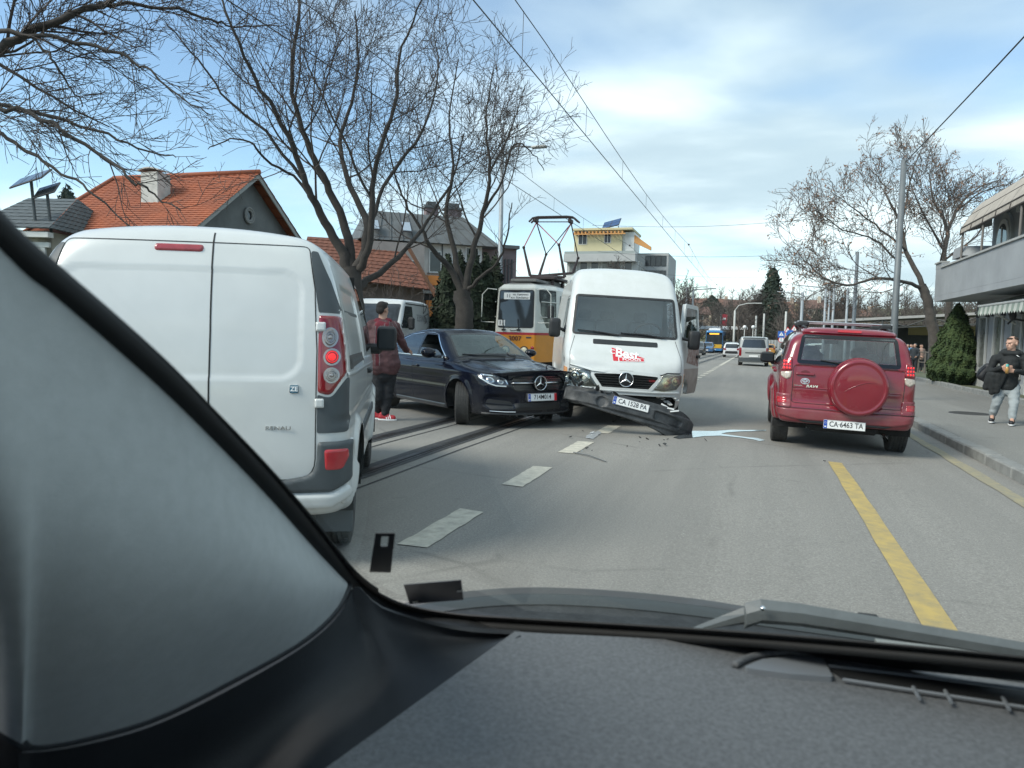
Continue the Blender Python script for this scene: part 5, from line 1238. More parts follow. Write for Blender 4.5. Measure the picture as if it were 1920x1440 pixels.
        for y in np.arange(2.5, 110, 5.0): MB().tube([(0, y, con(y)), (0, y+.03, car(y))], .006, 4, False).build('dropper', M_WIRE, t)
        for y in (45, 77): b = MB(); b.ball((0, y, car(y)), .06, 6); b.build('clamp', M_WIRE, t)
    spans = [((-9.9, 45, 8.0), (3.3, 47, 8.4), 'span wire crossing the street to the right-hand poles, upper one'), ((-9.9, 47, 6.6), (3.3, 52, 6.9), 'span wire crossing the street below the upper one'), ((-9.9, 77, 7.6), (3.4, 82, 7.8), 'thin far span wire above the far traffic'), ((-9.9, 79, 5.6), (3.4, 86, 5.7), 'lowest far span wire above the far traffic')]
    for a, b_, lb in spans:
        a, b_ = Vector(a), Vector(b_); pts = [a.lerp(b_, i/12)-Vector((0, 0, .28*math.sin(math.pi*i/12))) for i in range(13)]; o = MB().tube([q-a for q in pts], .010, 5, False).build('span_wire', M_WIRE); o.location = a; tag(o, lb, 'wire', 'span wires')
    o = MB().tube([(0, y, -.25*math.sin(math.pi*(y+6)/26.5)) for y in np.linspace(-6, 20.5, 20)], .012, 5, False).build('feeder_cable', M_WIRE); o.location = (3.25, 0, 5.75); tag(o, 'single cable sloping across the sky at the upper right', 'wire')
    # road signs by the far kerb
    WHT, BLU, RED_ = M_WHITEINK, mat('sign blue', (.03, .12, .42), .4), mat('sign red', (.50, .03, .04), .4)
    def sgn(px, py, d, kind, s_, lb):
        p = P(px, py, d); t = thing('road_sign', lb, 'sign', (p.x, p.y, zp(p.y)), math.atan2(-p.y, -p.x)+R(90), 'road signs on the right'); h = p.z-zp(p.y)
        MB().tube([(0, .05, 0), (0, .05, h+.1)], .035, 6).build('post', M_POLE, t)
        def disc(r_, n, y0, m_, a0=0.0, par=t, nm='sign_face'): b = MB(); b.prism([(r_*math.cos(a0+2*math.pi*k/n), r_*math.sin(a0+2*math.pi*k/n)) for k in range(n)], 0, .02, lambda a, b_, w_: (a, y0-w_, h+b_)); return b.build(nm, m_, par)
        if kind == 'tri': f = disc(s_, 3, 0, RED_, math.pi/2); disc(s_*.68, 3, -.021, WHT, math.pi/2, f, 'sign_field'); MB().box((0, -.05, h), (s_*.10, .01, s_*.45)).build('sign_mark', M_INK, f)
        elif kind == 'round': f = disc(s_, 20, 0, BLU); MB().tube([(-s_*.5, -.04, h-s_*.4), (s_*.3, -.04, h+s_*.4)], s_*.12, 5).build('sign_arrow', WHT, f)
        elif kind == 'square': f = disc(s_*1.35, 4, 0, BLU, math.pi/4); disc(s_*.75, 3, -.021, WHT, math.pi/2, f, 'sign_field'); b = MB(); b.box((0, -.046, h-.02), (s_*.12, .01, s_*.35)); b.ball((0, -.046, h+s_*.22), s_*.08, 6); b.build('walker_mark', M_INK, f)
        else: f = disc(s_, 20, 0, RED_); disc(s_*.75, 20, -.021, WHT, 0, f, 'sign_field')
    sgn(1465, 627, 72, 'square', .33, 'blue square crossing sign left of the sign cluster'); sgn(1482, 626, 66, 'round', .36, 'round blue sign in the middle of the sign cluster'); sgn(1489, 617, 68, 'tri', .40, 'upper right red triangle sign of the cluster'); sgn(1477, 620, 70, 'tri', .38, 'upper left red triangle sign of the cluster'); sgn(1465, 637, 74, 'stop', .30, 'small red ringed sign under the blue square one'); sgn(1478, 632, 70, 'stop', .28, 'small red ringed sign left of the round blue one')
    # banner and stop shelter at the left far side
    p = P(1362, 600, 120); t = thing('red_banner', 'red banner on a thin pole beyond the bus', 'banner', (p.x, p.y, -.9)); h = p.z+.9
    MB().tube([(-.9, 0, 0), (-.9, 0, h+1.2)], .06, 6).build('pole', M_POLE, t); MB().box((-.35, 0, h), (.9, .06, 1.9), Matrix.Rotation(.05, 3, 'Y')).build('cloth', mat('banner red', (.42, .05, .07), .8, var=.4, scale=1), t); MB().box((-.35, -.045, h+.2), (.5, .02, .3)).build('banner_mark', M_WHITEINK, t)
    p = P(1345, 628, 116); t = thing('stop_shelter', 'pale bus stop shelter roof behind the bus', 'shelter', (p.x, p.y, -.9)); MB().box((0, 0, 3.6), (9, 3, .5), bev=.05).build('roof', M_PLATE, t)
    for x in (-4, 0, 4): MB().tube([(x, 0, 0), (x, 0, 3.5)], .08, 6).build('post', M_POLE, t)
    # white slab fence at the end of the street
    p0, p1 = P(1385, 640, 118), P(1475, 640, 112); t = thing('slab_fence', 'pale concrete slab fence along the end of the street', 'fence', (p0.x, p0.y, -.9)); n = 16
    for i in range(n):
        a = (p1-p0)*(i/n); b_ = (p1-p0)*((i+.82)/n); b = MB(); b.prism([(0, 0), (1, 0), (1, 1), (0, 1)], 0, .1, lambda u, v, w_: (a.x+(b_.x-a.x)*u, a.y+(b_.y-a.y)*u+w_, .3+1.6*v)); b.build('slab', mat('fence slab', (.42, .45, .46), .85, var=.25, scale=.5), t)
    # low barrier where the people stand
    p0, p1 = P(1700, 660, 40), P(1762, 664, 36); z0 = zp(40); t = thing('rail_barrier', 'rusty low rail barrier beside the waiting people', 'barrier', (p0.x, p0.y, z0))
    RB = mat('barrier steel', (.16, .14, .12), .7, .3, var=.3, scale=5); h = p0.z-z0+.1; d = p1-p0; d.z = 0
    for i in range(6): q = d*(i/5); MB().tube([(q.x, q.y, 0), (q.x, q.y, h)], .045, 6).build('post', RB, t)
    for z in (h-.06, h*.5): MB().tube([(0, 0, z), (d.x, d.y, z)], .03, 6).build('rail', RB, t)
build_street()
# ------------------------------------------------------------------ white panel van close on the left
def build_panel_van():
    pr, pf = Vector((-2.51, 4.24, 0)), Vector((-3.76, 6.72, 0))
    hd = (pf-pr).normalized(); rot = math.atan2(hd.y, hd.x); right = Vector((hd.y, -hd.x, 0))
    ctr = pr + hd*1.35 - right*0.90
    t = thing('panel_van', 'white panel van with closed rear doors stopped nearest on the left, one tail lamp lit', 'van', (ctr.x+.04, ctr.y, .065), rot)
    Wz = cur([.1, .3, .6, .95, 1.15, 1.5, 1.75, 1.95], [.84, .90, .915, .912, .898, .835, .765, .70])
    xr = cur([.1, .4, .6, .95, 1.3, 1.6, 1.8, 1.95], [-1.93, -1.985, -2.0, -1.99, -1.95, -1.875, -1.80, -1.74])
    Tx = cur([-2.3, -1.7, -.6, .4, .75, 1.1, 1.45, 1.8, 2.15, 2.4], [1.87, 1.905, 1.925, 1.91, 1.84, 1.52, 1.14, 1.04, .93, .80])
    def T(x, y): return Tx(x) - 0.075*(np.abs(y)/.75)**2.2
    def f(x, y, z):
        ay = np.abs(y)
        Wd = Wz(z)*(1-0.10*np.clip((x-1.0)/1.3, 0, 1)**2) - .03*np.clip((-1.3-x)/.7, 0, 1)**2*(z > 0)
        side = ay-Wd
        side = side + 0.010*sstep(0.02, -0.02, sd_rr(x, z, .0, .80, 4.6, .05, .02))
        for wx in (-1.35, 1.35):                       # wheel arch flares
            d = np.hypot(x-wx, z-.33); side = side-0.028*sstep(.46, .40, d)
        # pressed recess in the flanks behind the doors
        side = side+0.012*sstep(0.015, -0.02, sd_rr(x, z, -.95, 1.33, 1.25, .52, .10))*(z > .9)
        rec = sd_rr(y, z, 0.02, 1.345, 1.30, .60, .12)
        rear = xr(z)+0.035*(ay/.8)**2.5-x+0.009*sstep(0.012, -0.012, rec)
        front = x-(2.22-.25*(ay/.9)**2.5-.15*np.clip((z-.7)/.5, 0, 1)**2)
        g = smax(side, topdist(z, T, x, y), .15)
        g = smax(g, rear, .13); g = smax(g, front, .15)
        return smax(g, .24-z, .08)
    s = Shell(f, (-2.15, -1.05, .12), (2.4, 1.05, 2.05), (-1.4, 1.5, .9), .02)
    for wx in (-1.35, 1.35):
        for ax in ('y-', 'y+'): s.cut(ax, ell(wx, .33, .385, .385, 40))
    # side glass of the cab
    win = fil([(.10, 1.13), (.12, 1.68), (.62, 1.68), (1.22, 1.16)], [.05, .08, .10, .04])
    for ax in ('y-', 'y+'): s.cut(ax, win)
    ws = fil([(-.70, 1.22), (.70, 1.22), (.62, 1.76), (-.62, 1.76)], .08)
    s.cut('x+', ws)
    s.build('body', M_VANWHITE, t)
    for ax in ('y-', 'y+'): s.panel('side_window', ax, inset(win, -.02), M_GLDARK, t, off=-.004, skirt=False, res=.03)
    s.panel('windscreen', 'x+', inset(ws, -.02), M_GLDARK, t, off=-.004, skirt=False, res=.04)
    for wx, sd_ in ((-1.35, -1), (1.35, -1), (-1.35, 1), (1.35, 1)):
        liner(t, (wx, sd_*.80, .33), .40, .28, sd_)
        wheel(t, (wx, sd_*.79, .27), .335, .20, sd_, spokes=6)
    # rear doors: gap between leaves, outer gap, hinges
    YS, YE = -.145, -.715
    s.strip('door_gap', 'x-', [(YS+.015, 1.86), (YS, 1.3), (YS, .50)], .009, M_GAP, t, off=.002)
    dr = fil([(.735, .47), (YE, .47), (YE-.005, 1.2), (-.70, 1.55), (-.655, 1.80), (.66, 1.80), (.70, 1.55), (.735, 1.2)], [.12, .12, 0, 0, .04, .04, 0, 0])
    s.strip('door_gap', 'x-', dr, .006, M_GAP, t, off=.002, closed=True)
    for zc in (1.335, .905, 1.60, .62)[:2]:
        h = s.panel('hinge', 'x-', rr(YE-.022, zc, .05, .052, .008), M_VANWHITE, t, off=.022, thick=.024, edge=.008, res=.006)
    # dark strips above and below the lamps
    for sg in (-1, 1):
        def q(o): o = np.array(o, float); return o if sg < 0 else mir(o)
        up = fil([(-.665, 1.775), (-.725, 1.42), (-.845, 1.415), (-.78, 1.60), (-.70, 1.775)], [.01, .005, .005, .1, .02])
        s.panel('pillar_cover', 'x-', q(up), M_GREYPL, t, off=.004, thick=.02)
        lo = fil([(-.725, .955), (-.725, .735), (-.892, .735), (-.892, 1.06), (-.80, .93)], [.01, .01, .02, .01, .05])
        s.panel('lower_pillar_cover', 'x-', q(lo), M_GREYPL, t, off=.004, thick=.02)
        lamp = fil([(-.724, 1.405), (-.724, .96), (-.80, .945), (-.882, 1.07), (-.872, 1.22), (-.845, 1.405)], [.015, .03, .04, .05, .1, .02])
        lp = s.panel('tail_lamp', 'x-', q(lamp), M_LAMPRED, t, off=.014, thick=.03, edge=.02, res=.009)
        for zc, a, b_, lit in ((1.275, .033, .050, 0), (1.165, .036, .042, 1), (1.062, .033, .038, 0)):
            yc = -.785-.012*(zc < 1.2)
            s.panel('lamp_ring', 'x-', q(ell(yc, zc, a+.007, b_+.007, 24)), M_LAMPRING, lp, off=.0165, thick=.004, res=.008)
            s.panel('lamp_lens', 'x-', q(ell(yc, zc, a, b_, 24)), M_REFL if lit else M_LAMPCLR, lp, off=.020, thick=.006, edge=.012, res=.007)
            for rr2 in (.72, .45): s.strip('lens_ring', 'x-', q(ell(yc, zc, a*rr2, b_*rr2, 24)), .004, M_LAMPRING if not lit else (M_LAMPLIT if sg < 0 else M_LAMPRED), lp, off=.0225, closed=True)
            s.panel('lamp_bulb', 'x-', q(ell(yc, zc, .020 if lit else .012, .020 if lit else .012, 14)), M_LAMPLIT if (lit and sg < 0) else M_LAMPRING, lp, off=.024, thick=.005, edge=.006, res=.005)
        bump = fil([(-.55, .47), (-.72, .50), (-.73, .685), (-.90, .685), (-.895, .45), (-.80, .40), (0, .40), (0, .46)], [.02, .1, .02, .01, .02, .06, 0, 0])
        s.panel('bumper', 'x-', q(bump), M_GREYPL, t, off=.035, thick=.05, edge=.015)
        rf = fil([(-.765, .645), (-.77, .53), (-.845, .53), (-.872, .60), (-.868, .645)], [.015, .015, .03, .03, .015])
        s.panel('reflector', 'x-', q(rf), M_REFL, t, off=.046, thick=.015, edge=.008, res=.008)
        low = fil([(0, .395), (-.80, .395), (-.885, .44), (-.90, .36), (-.80, .30), (0, .30)], [0, .06, .03, .03, .06, 0])
        s.panel('lower_bumper', 'x-', q(low), M_VANWHITE, t, off=.045, thick=.06, edge=.03)
        side_b = fil([(-1.90, .67), (-1.90, .30), (-1.78, .30), (-1.70, .45), (-1.72, .68)], [.02, .05, .03, .05, .02])
        s.panel('bumper_corner', 'y-' if sg < 0 else 'y+', side_b, M_VANWHITE, t, off=.02, thick=.03, edge=.012)
        flap = MB().box((-1.70, sg*.80, .24), (.02, .22, .30), bev=.006); flap.build('mud_flap', M_GREYPL, t)
        # flank: door gaps, black sliding rail, rubbing strip, handles
        ax = 'y-' if sg < 0 else 'y+'
        s.panel('sliding_rail', ax, fil([(-1.72, 1.085), (-1.72, 1.17), (-.35, 1.15), (-.35, 1.085)], .01), M_BLACK, t, off=.002, thick=.01)
        s.strip('rail_slot', ax, [(-1.66, 1.128), (-.42, 1.117)], .018, M_GREYPL, t, off=.006)
        for ln in ([(-.36, .36), (-.36, 1.78)], [(.02, .36), (.02, 1.10), (.06, 1.72), (.62, 1.74)], [(1.05, .40), (1.13, .9), (1.10, 1.13)], [(-1.72, 1.17), (-1.70, 1.70)]):
            s.strip('door_gap', ax, ln, .007, M_GAP, t, off=.002)
        s.panel('rubbing_strip', ax, rr(-.35, .60, 1.0, .075, .015), M_GREYPL, t, off=.012, thick=.016, edge=.006)
        s.panel('rubbing_strip', ax, rr(.56, .60, .80, .075, .015), M_GREYPL, t, off=.012, thick=.016, edge=.006)
        s.panel('door_handle', ax, rr(.16, .98, .20, .04, .018), M_BLACK, t, off=.035, thick=.04, edge=.012)
        s.strip('side_crease', ax, [(-1.85, 1.06), (-.4, 1.04), (1.5, 1.0)], .03, M_VANWHITE, t, raised=.006)
        b = MB(); c = Vector((1.00, sg*1.05, 1.24)); b.rbox(c, (.13, .19, .235), .045)
        b.box((1.02, sg*.93, 1.14), (.12, .16, .10), bev=.03); mo = b.build('mirror', M_BLACK, t, autosmooth=50)
        MB().box(c+Vector((-.064, 0, 0)), (.008, .15, .19), bev=.003).build('mirror_glass', mat('dark mirror glass', (.02, .025, .03), .1), mo)
    s.panel('high_brake_lamp', 'x-', rr(.05, 1.765, .265, .044, .02), mat('pale red lens', (.36, .05, .06), .15, coat=.5, var=.3, scale=20), t, off=.010, thick=.02, edge=.012, res=.008)
    s.panel('door_handle', 'x-', rr(.0, .93, .16, .055, .027), M_BLACK, t, off=.018, thick=.03, edge=.012)
    # badge and lettering on the right leaf
    def fr(y, z, o=.004):
        q = s.project('x-', [(y, z)])[0]; n = s.normal(np.array([q]))[0]; return frame(Vector(q)+Vector(n)*o, (0, -1, 0), n)
    bd = s.panel('badge', 'x-', rr(-.60, .985, .05, .048, .008), M_CHROME, t, off=.006, thick=.006, res=.006)
    s.panel('badge_field', 'x-', rr(-.60, .985, .044, .040, .006), mat('badge blue', (.03, .16, .25), .3), bd, off=.008, thick=.003, res=.006)
    text_mesh('ZE', .036, M_WHITEINK, 'badge_letters', bd, fr(-.60, .984, .0095), .002, bold=.001)
    text_mesh('RENAU', .030, M_CHROME, 'lettering', t, fr(-.515, .765, .005), .004, sx=1.45)
    MB().box((0, 0, .34), (3.6, 1.5, .12)).build('underbody', M_DARK, t)
    MB().box((.05, 0, 1.0), (.03, 1.6, 1.5)).build('bulkhead', M_DARK, t)
    for y in (-.4, .4): seat(t, .55, y, .75)
    return t
build_panel_van()
# ------------------------------------------------------------------ red off-road car ahead on the right
def build_suv():
    x0, y0 = 1.085, 12.38
    t = thing('red_suv', 'dark red off-road car seen from behind with a round spare wheel cover', 'car', (x0, y0, zroad(x0, y0)), R(90))
    t.rotation_euler = (-.030, 0, R(90)); t.rotation_mode = 'XYZ'
    t.rotation_euler = (Matrix.Rotation(.030, 3, 'Y') @ Matrix.Rotation(R(90), 3, 'Z')).to_euler(); t.scale = (1, .945, 1)
    RED = mat('dark red paint', (0.180, 0.005, 0.015), 0.26, coat=0.8, var=0.15, scale=3.0, col2=(0.16, 0.008, 0.018), dust=(.62, (.16, .07, .068), .5))
    DIRT = mat('dusty red paint', (0.17, 0.010, 0.020), 0.36, coat=0.5, var=0.3, scale=4, col2=(0.19, 0.03, 0.038), det=8, dust=(.7, (.16, .085, .08), .6))
    FLARE = mat('dusty flare', (0.13, 0.045, 0.048), 0.55, var=0.4, scale=9, col2=(0.17, 0.11, 0.105), det=8)
    Wz = cur([.15, .35, .6, .9, 1.08, 1.2, 1.5, 1.7], [.78, .85, .885, .888, .87, .835, .745, .66])
    xr = cur([.2, .32, .45, .58, .66, .9, 1.12, 1.3, 1.5, 1.7], [-2.06, -2.12, -2.15, -2.14, -2.09, -2.075, -2.05, -1.985, -1.90, -1.80])
    Tx = cur([-2.3, -1.85, -1.2, -.4, .35, .6, 1.0, 1.38, 1.8, 2.15, 2.4], [1.545, 1.585, 1.62, 1.63, 1.605, 1.55, 1.32, 1.07, 1.01, .90, .70])
    def T(x, y): return Tx(x)-.05*(np.abs(y)/.6)**2.4
    def f(x, y, z):
        ay = np.abs(y)
        Wd = Wz(z)*(1-.12*np.clip((x-1.2)/1.2, 0, 1)**2)-.05*np.clip((-1.2-x)/.95, 0, 1)**2
        side = ay-Wd
        for wx in (-1.28, 1.28): side = side-.058*sstep(.50, .43, np.hypot(x-wx, z-.37))*sstep(.9, .75, z)
        rear = xr(z)+.05*(ay/.8)**2.6-x
        # shallow step round the tailgate
        rear = rear+.010*sstep(.012, -.012, sd_rr(y, z, -.02, 1.0, 1.36, .72, .05))*(z < 1.12)
        rear = rear-.012*sstep(.015, -.02, np.abs(z-.80)-.004)*sstep(.66, .62, ay)*.5
        front = x-(2.12-.3*(ay/.9)**2.4-.2*np.clip((z-.7)/.4, 0, 1)**2)
        g = smax(side, topdist(z, T, x, y), .11); g = smax(g, rear, .10); g = smax(g, front, .15)
        return smax(g, .37-z, .05)
    s = Shell(f, (-2.3, -1.0, .12), (2.3, 1.0, 1.8), (-1.5, 1.5, .8), .02)
    for wx in (-1.28, 1.28):
        for ax in ('y-', 'y+'): s.cut(ax, ell(wx, .36, .40, .40, 40))
    rw = fil([(-.655, 1.14), (.655, 1.14), (.60, 1.525), (-.60, 1.525)], [.05, .05, .07, .07])
    s.cut('x-', inset(rw, .055))
    ws = fil([(-.68, 1.13), (.68, 1.13), (.55, 1.52), (-.55, 1.52)], .06); s.cut('x+', ws)
    sw = [fil([(-1.72, 1.17), (-1.50, 1.50), (-.98, 1.535), (-.93, 1.12)], [.03, .05, .03, .03]),
          fil([(-.88, 1.11), (-.92, 1.54), (-.02, 1.54), (.04, 1.08)], .04), fil([(.10, 1.08), (.05, 1.54), (.38, 1.50), (.98, 1.09)], [.03, .03, .06, .03])]
    for ax in ('y-', 'y+'):
        for q in sw: s.cut(ax, q)
    used = s.V[s.F].mean(1)
    # road dust low on the rear quarter
    s.build('body', RED, t)
    glr = glass('rear screen', (.78, .84, .83), .09, dust=.10)
    o = s.panel('rear_window', 'x-', rw, glr, t, off=.004, skirt=False, res=.03)
    s.ring('window_border', 'x-', rw, inset(rw, .05), M_FRIT, o, off=.006)
    s.panel('windscreen', 'x+', inset(ws, -.02), M_GLCAR, t, off=.003, skirt=False, res=.04)
    for ax in ('y-', 'y+'):
        for q in sw:
            g = s.panel('side_window', ax, inset(q, -.015), M_GLDARK, t, off=.002, skirt=False, res=.03)
        s.strip('window_trim', ax, [(-1.78, 1.14), (-1.55, 1.525), (-.9, 1.575), (.38, 1.55), (1.08, 1.07)], .025, M_BLACK, t, off=.004)
        for ln in ([(-.90, 1.10), (-.88, .75), (-1.0, .52)], [(.07, 1.06), (.09, .45)], [(1.02, 1.06), (1.08, .8), (.95, .45)]):
            s.strip('door_gap', ax, ln, .007, M_GAP, t, off=.002)
        sg = 1 if ax == 'y+' else -1
        for xx in (-.72, .22): s.panel('door_handle', ax, rr(xx, .98, .2, .045, .02), RED, t, off=.035, thick=.04, edge=.012)
        s.panel('sill_cladding', ax, fil([(-.86, .28), (-.80, .44), (.80, .44), (.86, .28)], .02), FLARE, t, off=.015, thick=.02, edge=.008)
        for wx in (-1.28, 1.28):
            a0, a1 = math.radians(-12), math.radians(192)
            s.ring('arch_flare', ax, ell(wx, .36, .475, .475, 40, a0, a1, True), ell(wx, .36, .398, .398, 40, a0, a1, True), FLARE if wx < 0 else DIRT, t, off=.012, thick=.03, closed=False)
            liner(t, (wx, sg*.78, .36), .41, .28, sg)
            wheel(t, (wx, sg*.785, .355), .355, .23, sg, spokes=6)
        b = MB(); c = Vector((.82, sg*1.00, 1.13)); b.rbox(c, (.14, .24, .18), .06); b.box((.86, sg*.88, 1.05), (.08, .12, .07), bev=.02)
        mo = b.build('mirror', M_BLACK, t, autosmooth=50)
        MB().box(c+Vector((-.068, 0, 0)), (.01, .19, .13), bev=.003).build('mirror_glass', mat('dark mirror glass', (.02, .025, .03), .1), mo)
    # tailgate gaps, hung on the right
    tg = fil([(.685, .63), (-.70, .63), (-.715, 1.10), (-.60, 1.13), (.60, 1.13), (.685, 1.10)], [.05, .05, .03, .02, .02, .03])
    s.strip('tailgate_gap', 'x-', tg[:], .008, M_GAP, t, off=.002, closed=True)
    s.strip('tailgate_crease', 'x-', [(.675, .835), (.2, .83), (-.68, .83)], .022, RED, t, raised=.007)
    for sg in (1, -1):
        def q(o): o = np.array(o, float); return o if sg > 0 else mir(o)
        red = fil([(.705, 1.215), (.70, 1.045), (.845, 1.03), (.80, 1.19), (.74, 1.225)], [.03, .01, .02, .06, .04])
        lp = s.panel('tail_lamp', 'x-', q(red), M_LAMPRED, t, off=.016, thick=.03, edge=.015, res=.009)
        for i in range(3):
            for j in range(3):
                s.panel('lamp_diode', 'x-', q(ell(.735+.032*i, 1.075+.042*j, .011, .013, 10)), M_LAMPLIT, lp, off=.021, thick=.005, edge=.006, res=.006)
        cl = fil([(.70, 1.035), (.715, .955), (.765, .925), (.84, .965), (.845, 1.02)], [.01, .02, .03, .03, .01])
        s.panel('reverse_lamp', 'x-', q(cl), mat('pale lamp lens', (.62, .52, .44), .12, .3, var=.4, scale=50), lp, off=.014, thick=.03, edge=.012, res=.008)
        rf = fil([(.745, .69), (.745, .615), (.86, .61), (.87, .69)], .012)
        s.panel('reflector', 'x-', q(rf), M_REFL, t, off=.020, thick=.02, edge=.006, res=.008)
        s.panel('bumper_pad', 'x-', q(fil([(.69, .74), (.68, .58), (.70, .55), (.875, .55), (.88, .74)], .03)), DIRT, t, off=.013, thick=.02, edge=.012)
    s.panel('bumper', 'x-', fil([(-.87, .56), (-.86, .46), (-.60, .415), (.60, .415), (.86, .46), (.87, .56)], [.03, .08, .1, .1, .08, .03]), DIRT, t, off=.022, thick=.04, edge=.02)
    s.panel('bumper_lower', 'x-', fil([(-.62, .42), (-.50, .385), (.50, .385), (.62, .42)], .03), M_BLACK, t, off=.012, thick=.04, edge=.01)
    s.strip('bumper_gap', 'x-', [(.88, .565), (-.88, .565)], .008, M_GAP, t, off=.024)
    # handle cup, emblem and lettering
    cup = s.panel('handle_cup', 'x-', fil([(.595, 1.005), (.465, 1.005), (.475, 1.04), (.53, 1.06), (.585, 1.04)], .02), mat('deep red shade', (.10, .006, .012), .5), t, off=.003, thick=.006, res=.008)
    s.panel('tailgate_handle', 'x-', rr(.53, 1.005, .24, .03, .014), RED, t, off=.032, thick=.035, edge=.012, res=.008)
    def fr(y, z, o=.004):
        q_ = s.project('x-', [(y, z)])[0]; n = s.normal(np.array([q_]))[0]; return frame(Vector(q_)+Vector(n)*o, (0, -1, 0), n)
    em = s.panel('emblem', 'x-', ell(.525, .915, .058, .040, 30), M_CHROME, t, off=.005, thick=.006, res=.006)
    s.panel('emblem_field', 'x-', ell(.525, .915, .050, .032, 30), RED, em, off=.0075, thick=.003, res=.006)
    s.strip('emblem_ring', 'x-', ell(.525, .921, .036, .013, 24), .008, M_CHROME, em, off=.010, closed=True, seg=.005)
    s.strip('emblem_ring', 'x-', ell(.525, .913, .014, .032, 24), .008, M_CHROME, em, off=.011, closed=True, seg=.005)
    text_mesh('RAV4', .046, M_CHROME, 'lettering', t, fr(.435, .853, .006), .004, sx=1.35, shear=.2, bold=.001)
    text_mesh('TOYOTA', .022, M_CHROME, 'lettering', t, fr(.61, .853, .006), .003, sx=1.2)
    # spare wheel in its hard cover
    sy, sz, sx_ = -.135, .885, -2.10
    prof = [(r_*.93, h_) for r_, h_ in [(.385, .02), (.39, -.05), (.392, -.10), (.388, -.15), (.375, -.178), (.35, -.19), (.335, -.188), (.325, -.183), (.30, -.188), (.2, -.196), (.1, -.199), (.001, -.20)]]
    b = MB().lathe(prof, 72, axis='x', c=(sx_, sy, sz)); cov = b.build('spare_wheel_cover', RED, t, True)
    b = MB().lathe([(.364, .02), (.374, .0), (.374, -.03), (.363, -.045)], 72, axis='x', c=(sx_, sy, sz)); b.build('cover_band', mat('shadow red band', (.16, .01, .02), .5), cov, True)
    arc = [(-.12+.012*i, .0) for i in range(21)]
    pts = []
    for i in range(26):
        u = i/25; yy = .19-.40*u; zz = -.06+.135*math.sin(min(1, u*1.25)*math.pi/2)-.015*max(0, u-.7)
        pts.append((sx_-.199+.08*(yy*yy+zz*zz), sy+yy, sz+zz))
    MB().tube(pts, [.001+.006*math.sin(math.pi*i/25) for i in range(26)], 6).build('cover_crease', RED, cov, True)
    # high lamp lip, wiper, roof bars
    s.panel('roof_spoiler', 'x-', fil([(-.61, 1.535), (.61, 1.535), (.57, 1.59), (-.57, 1.59)], .03), RED, t, off=.05, thick=.06, edge=.02)
    s.panel('high_brake_lamp', 'x-', rr(0, 1.548, .30, .022, .01), M_REFL, t, off=.054, thick=.01, res=.01)
    q = s.project('x-', [(-.08, 1.15), (.35, 1.20)]); b = MB(); b.tube([Vector(q[0])+Vector((-.03, 0, .0)), Vector(q[1])+Vector((-.02, 0, 0))], [.012, .007], 6); b.ball(Vector(q[0])+Vector((-.03, 0, 0)), .025)
    b.build('wiper', M_BLACK, t)
    for sg in (1, -1):
        MB().tube([(-1.72, sg*.54, 1.575), (-1.66, sg*.55, 1.62), (-1.3, sg*.57, 1.64), (.0, sg*.58, 1.645), (.25, sg*.57, 1.62), (.30, sg*.56, 1.58)], .017, 8).build('roof_rail', M_BLACK, t, True)
    bar = []
    for k, xx in enumerate((-1.15, -.25)):
        b = MB(); b.box((xx, 0, 1.705), (.06, 1.30, .026), bev=.01); bo = b.build('roof_bar', mat('bar alloy', (.50, .51, .52), .35, .8), t, autosmooth=50)
        for sg in (1, -1):
            b = MB(); b.box((xx, sg*.56, 1.672), (.11, .16, .085), bev=.025); b.box((xx, sg*.60, 1.65), (.07, .06, .05), bev=.02); b.build('bar_foot', M_BLACK, bo)
    b = MB(); b.tube([(-1.55, 0, 1.61), (-1.60, 0, 1.66)], .006, 6); b.box((-1.55, 0, 1.615), (.09, .05, .03), bev=.012); b.build('aerial', M_BLACK, t)
    plate(t, 'CA·6463 TA', frame((-2.20, 0.0, .395), (0, -1, .0), (-1, 0, .06)))
    b = MB(); b.tube([(-1.9, -.52, .28), (-2.13, -.52, .275)], .032, 14, False); b.build('exhaust', M_CHROME, t, True)
    b = MB(); b.box((0, 0, .35), (3.5, 1.3, .10)); b.box((-1.28, 0, .33), (.12, 1.4, .10), bev=.03); b.box((-1.75, 0, .33), (.5, .9, .12), bev=.04); b.build('underbody', M_DARK, t)
    SG = mat('grey seat cloth', (.12, .125, .125), .9, var=.2, scale=30)
    for xx, yy in ((.15, .36), (.15, -.36)): seat(t, xx, yy, .52, SG)
    for yy in (.38, -.38): seat(t, -.75, yy, .45, SG, .6)
    MB().box((.95, 0, .98), (.5, 1.4, .16), bev=.05).build('dashboard', M_CABIN, t)
    steering(t, .68, .36, 1.02)
    MB().box((.50, 0, 1.44), (.03, .22, .065), bev=.015).build('inner_mirror', M_BLACK, t)
    MB().box((-1.6, 0, .72), (.8, 1.3, .25), bev=.03).build('load_cover', M_SEAT, t)
    return t
build_suv()
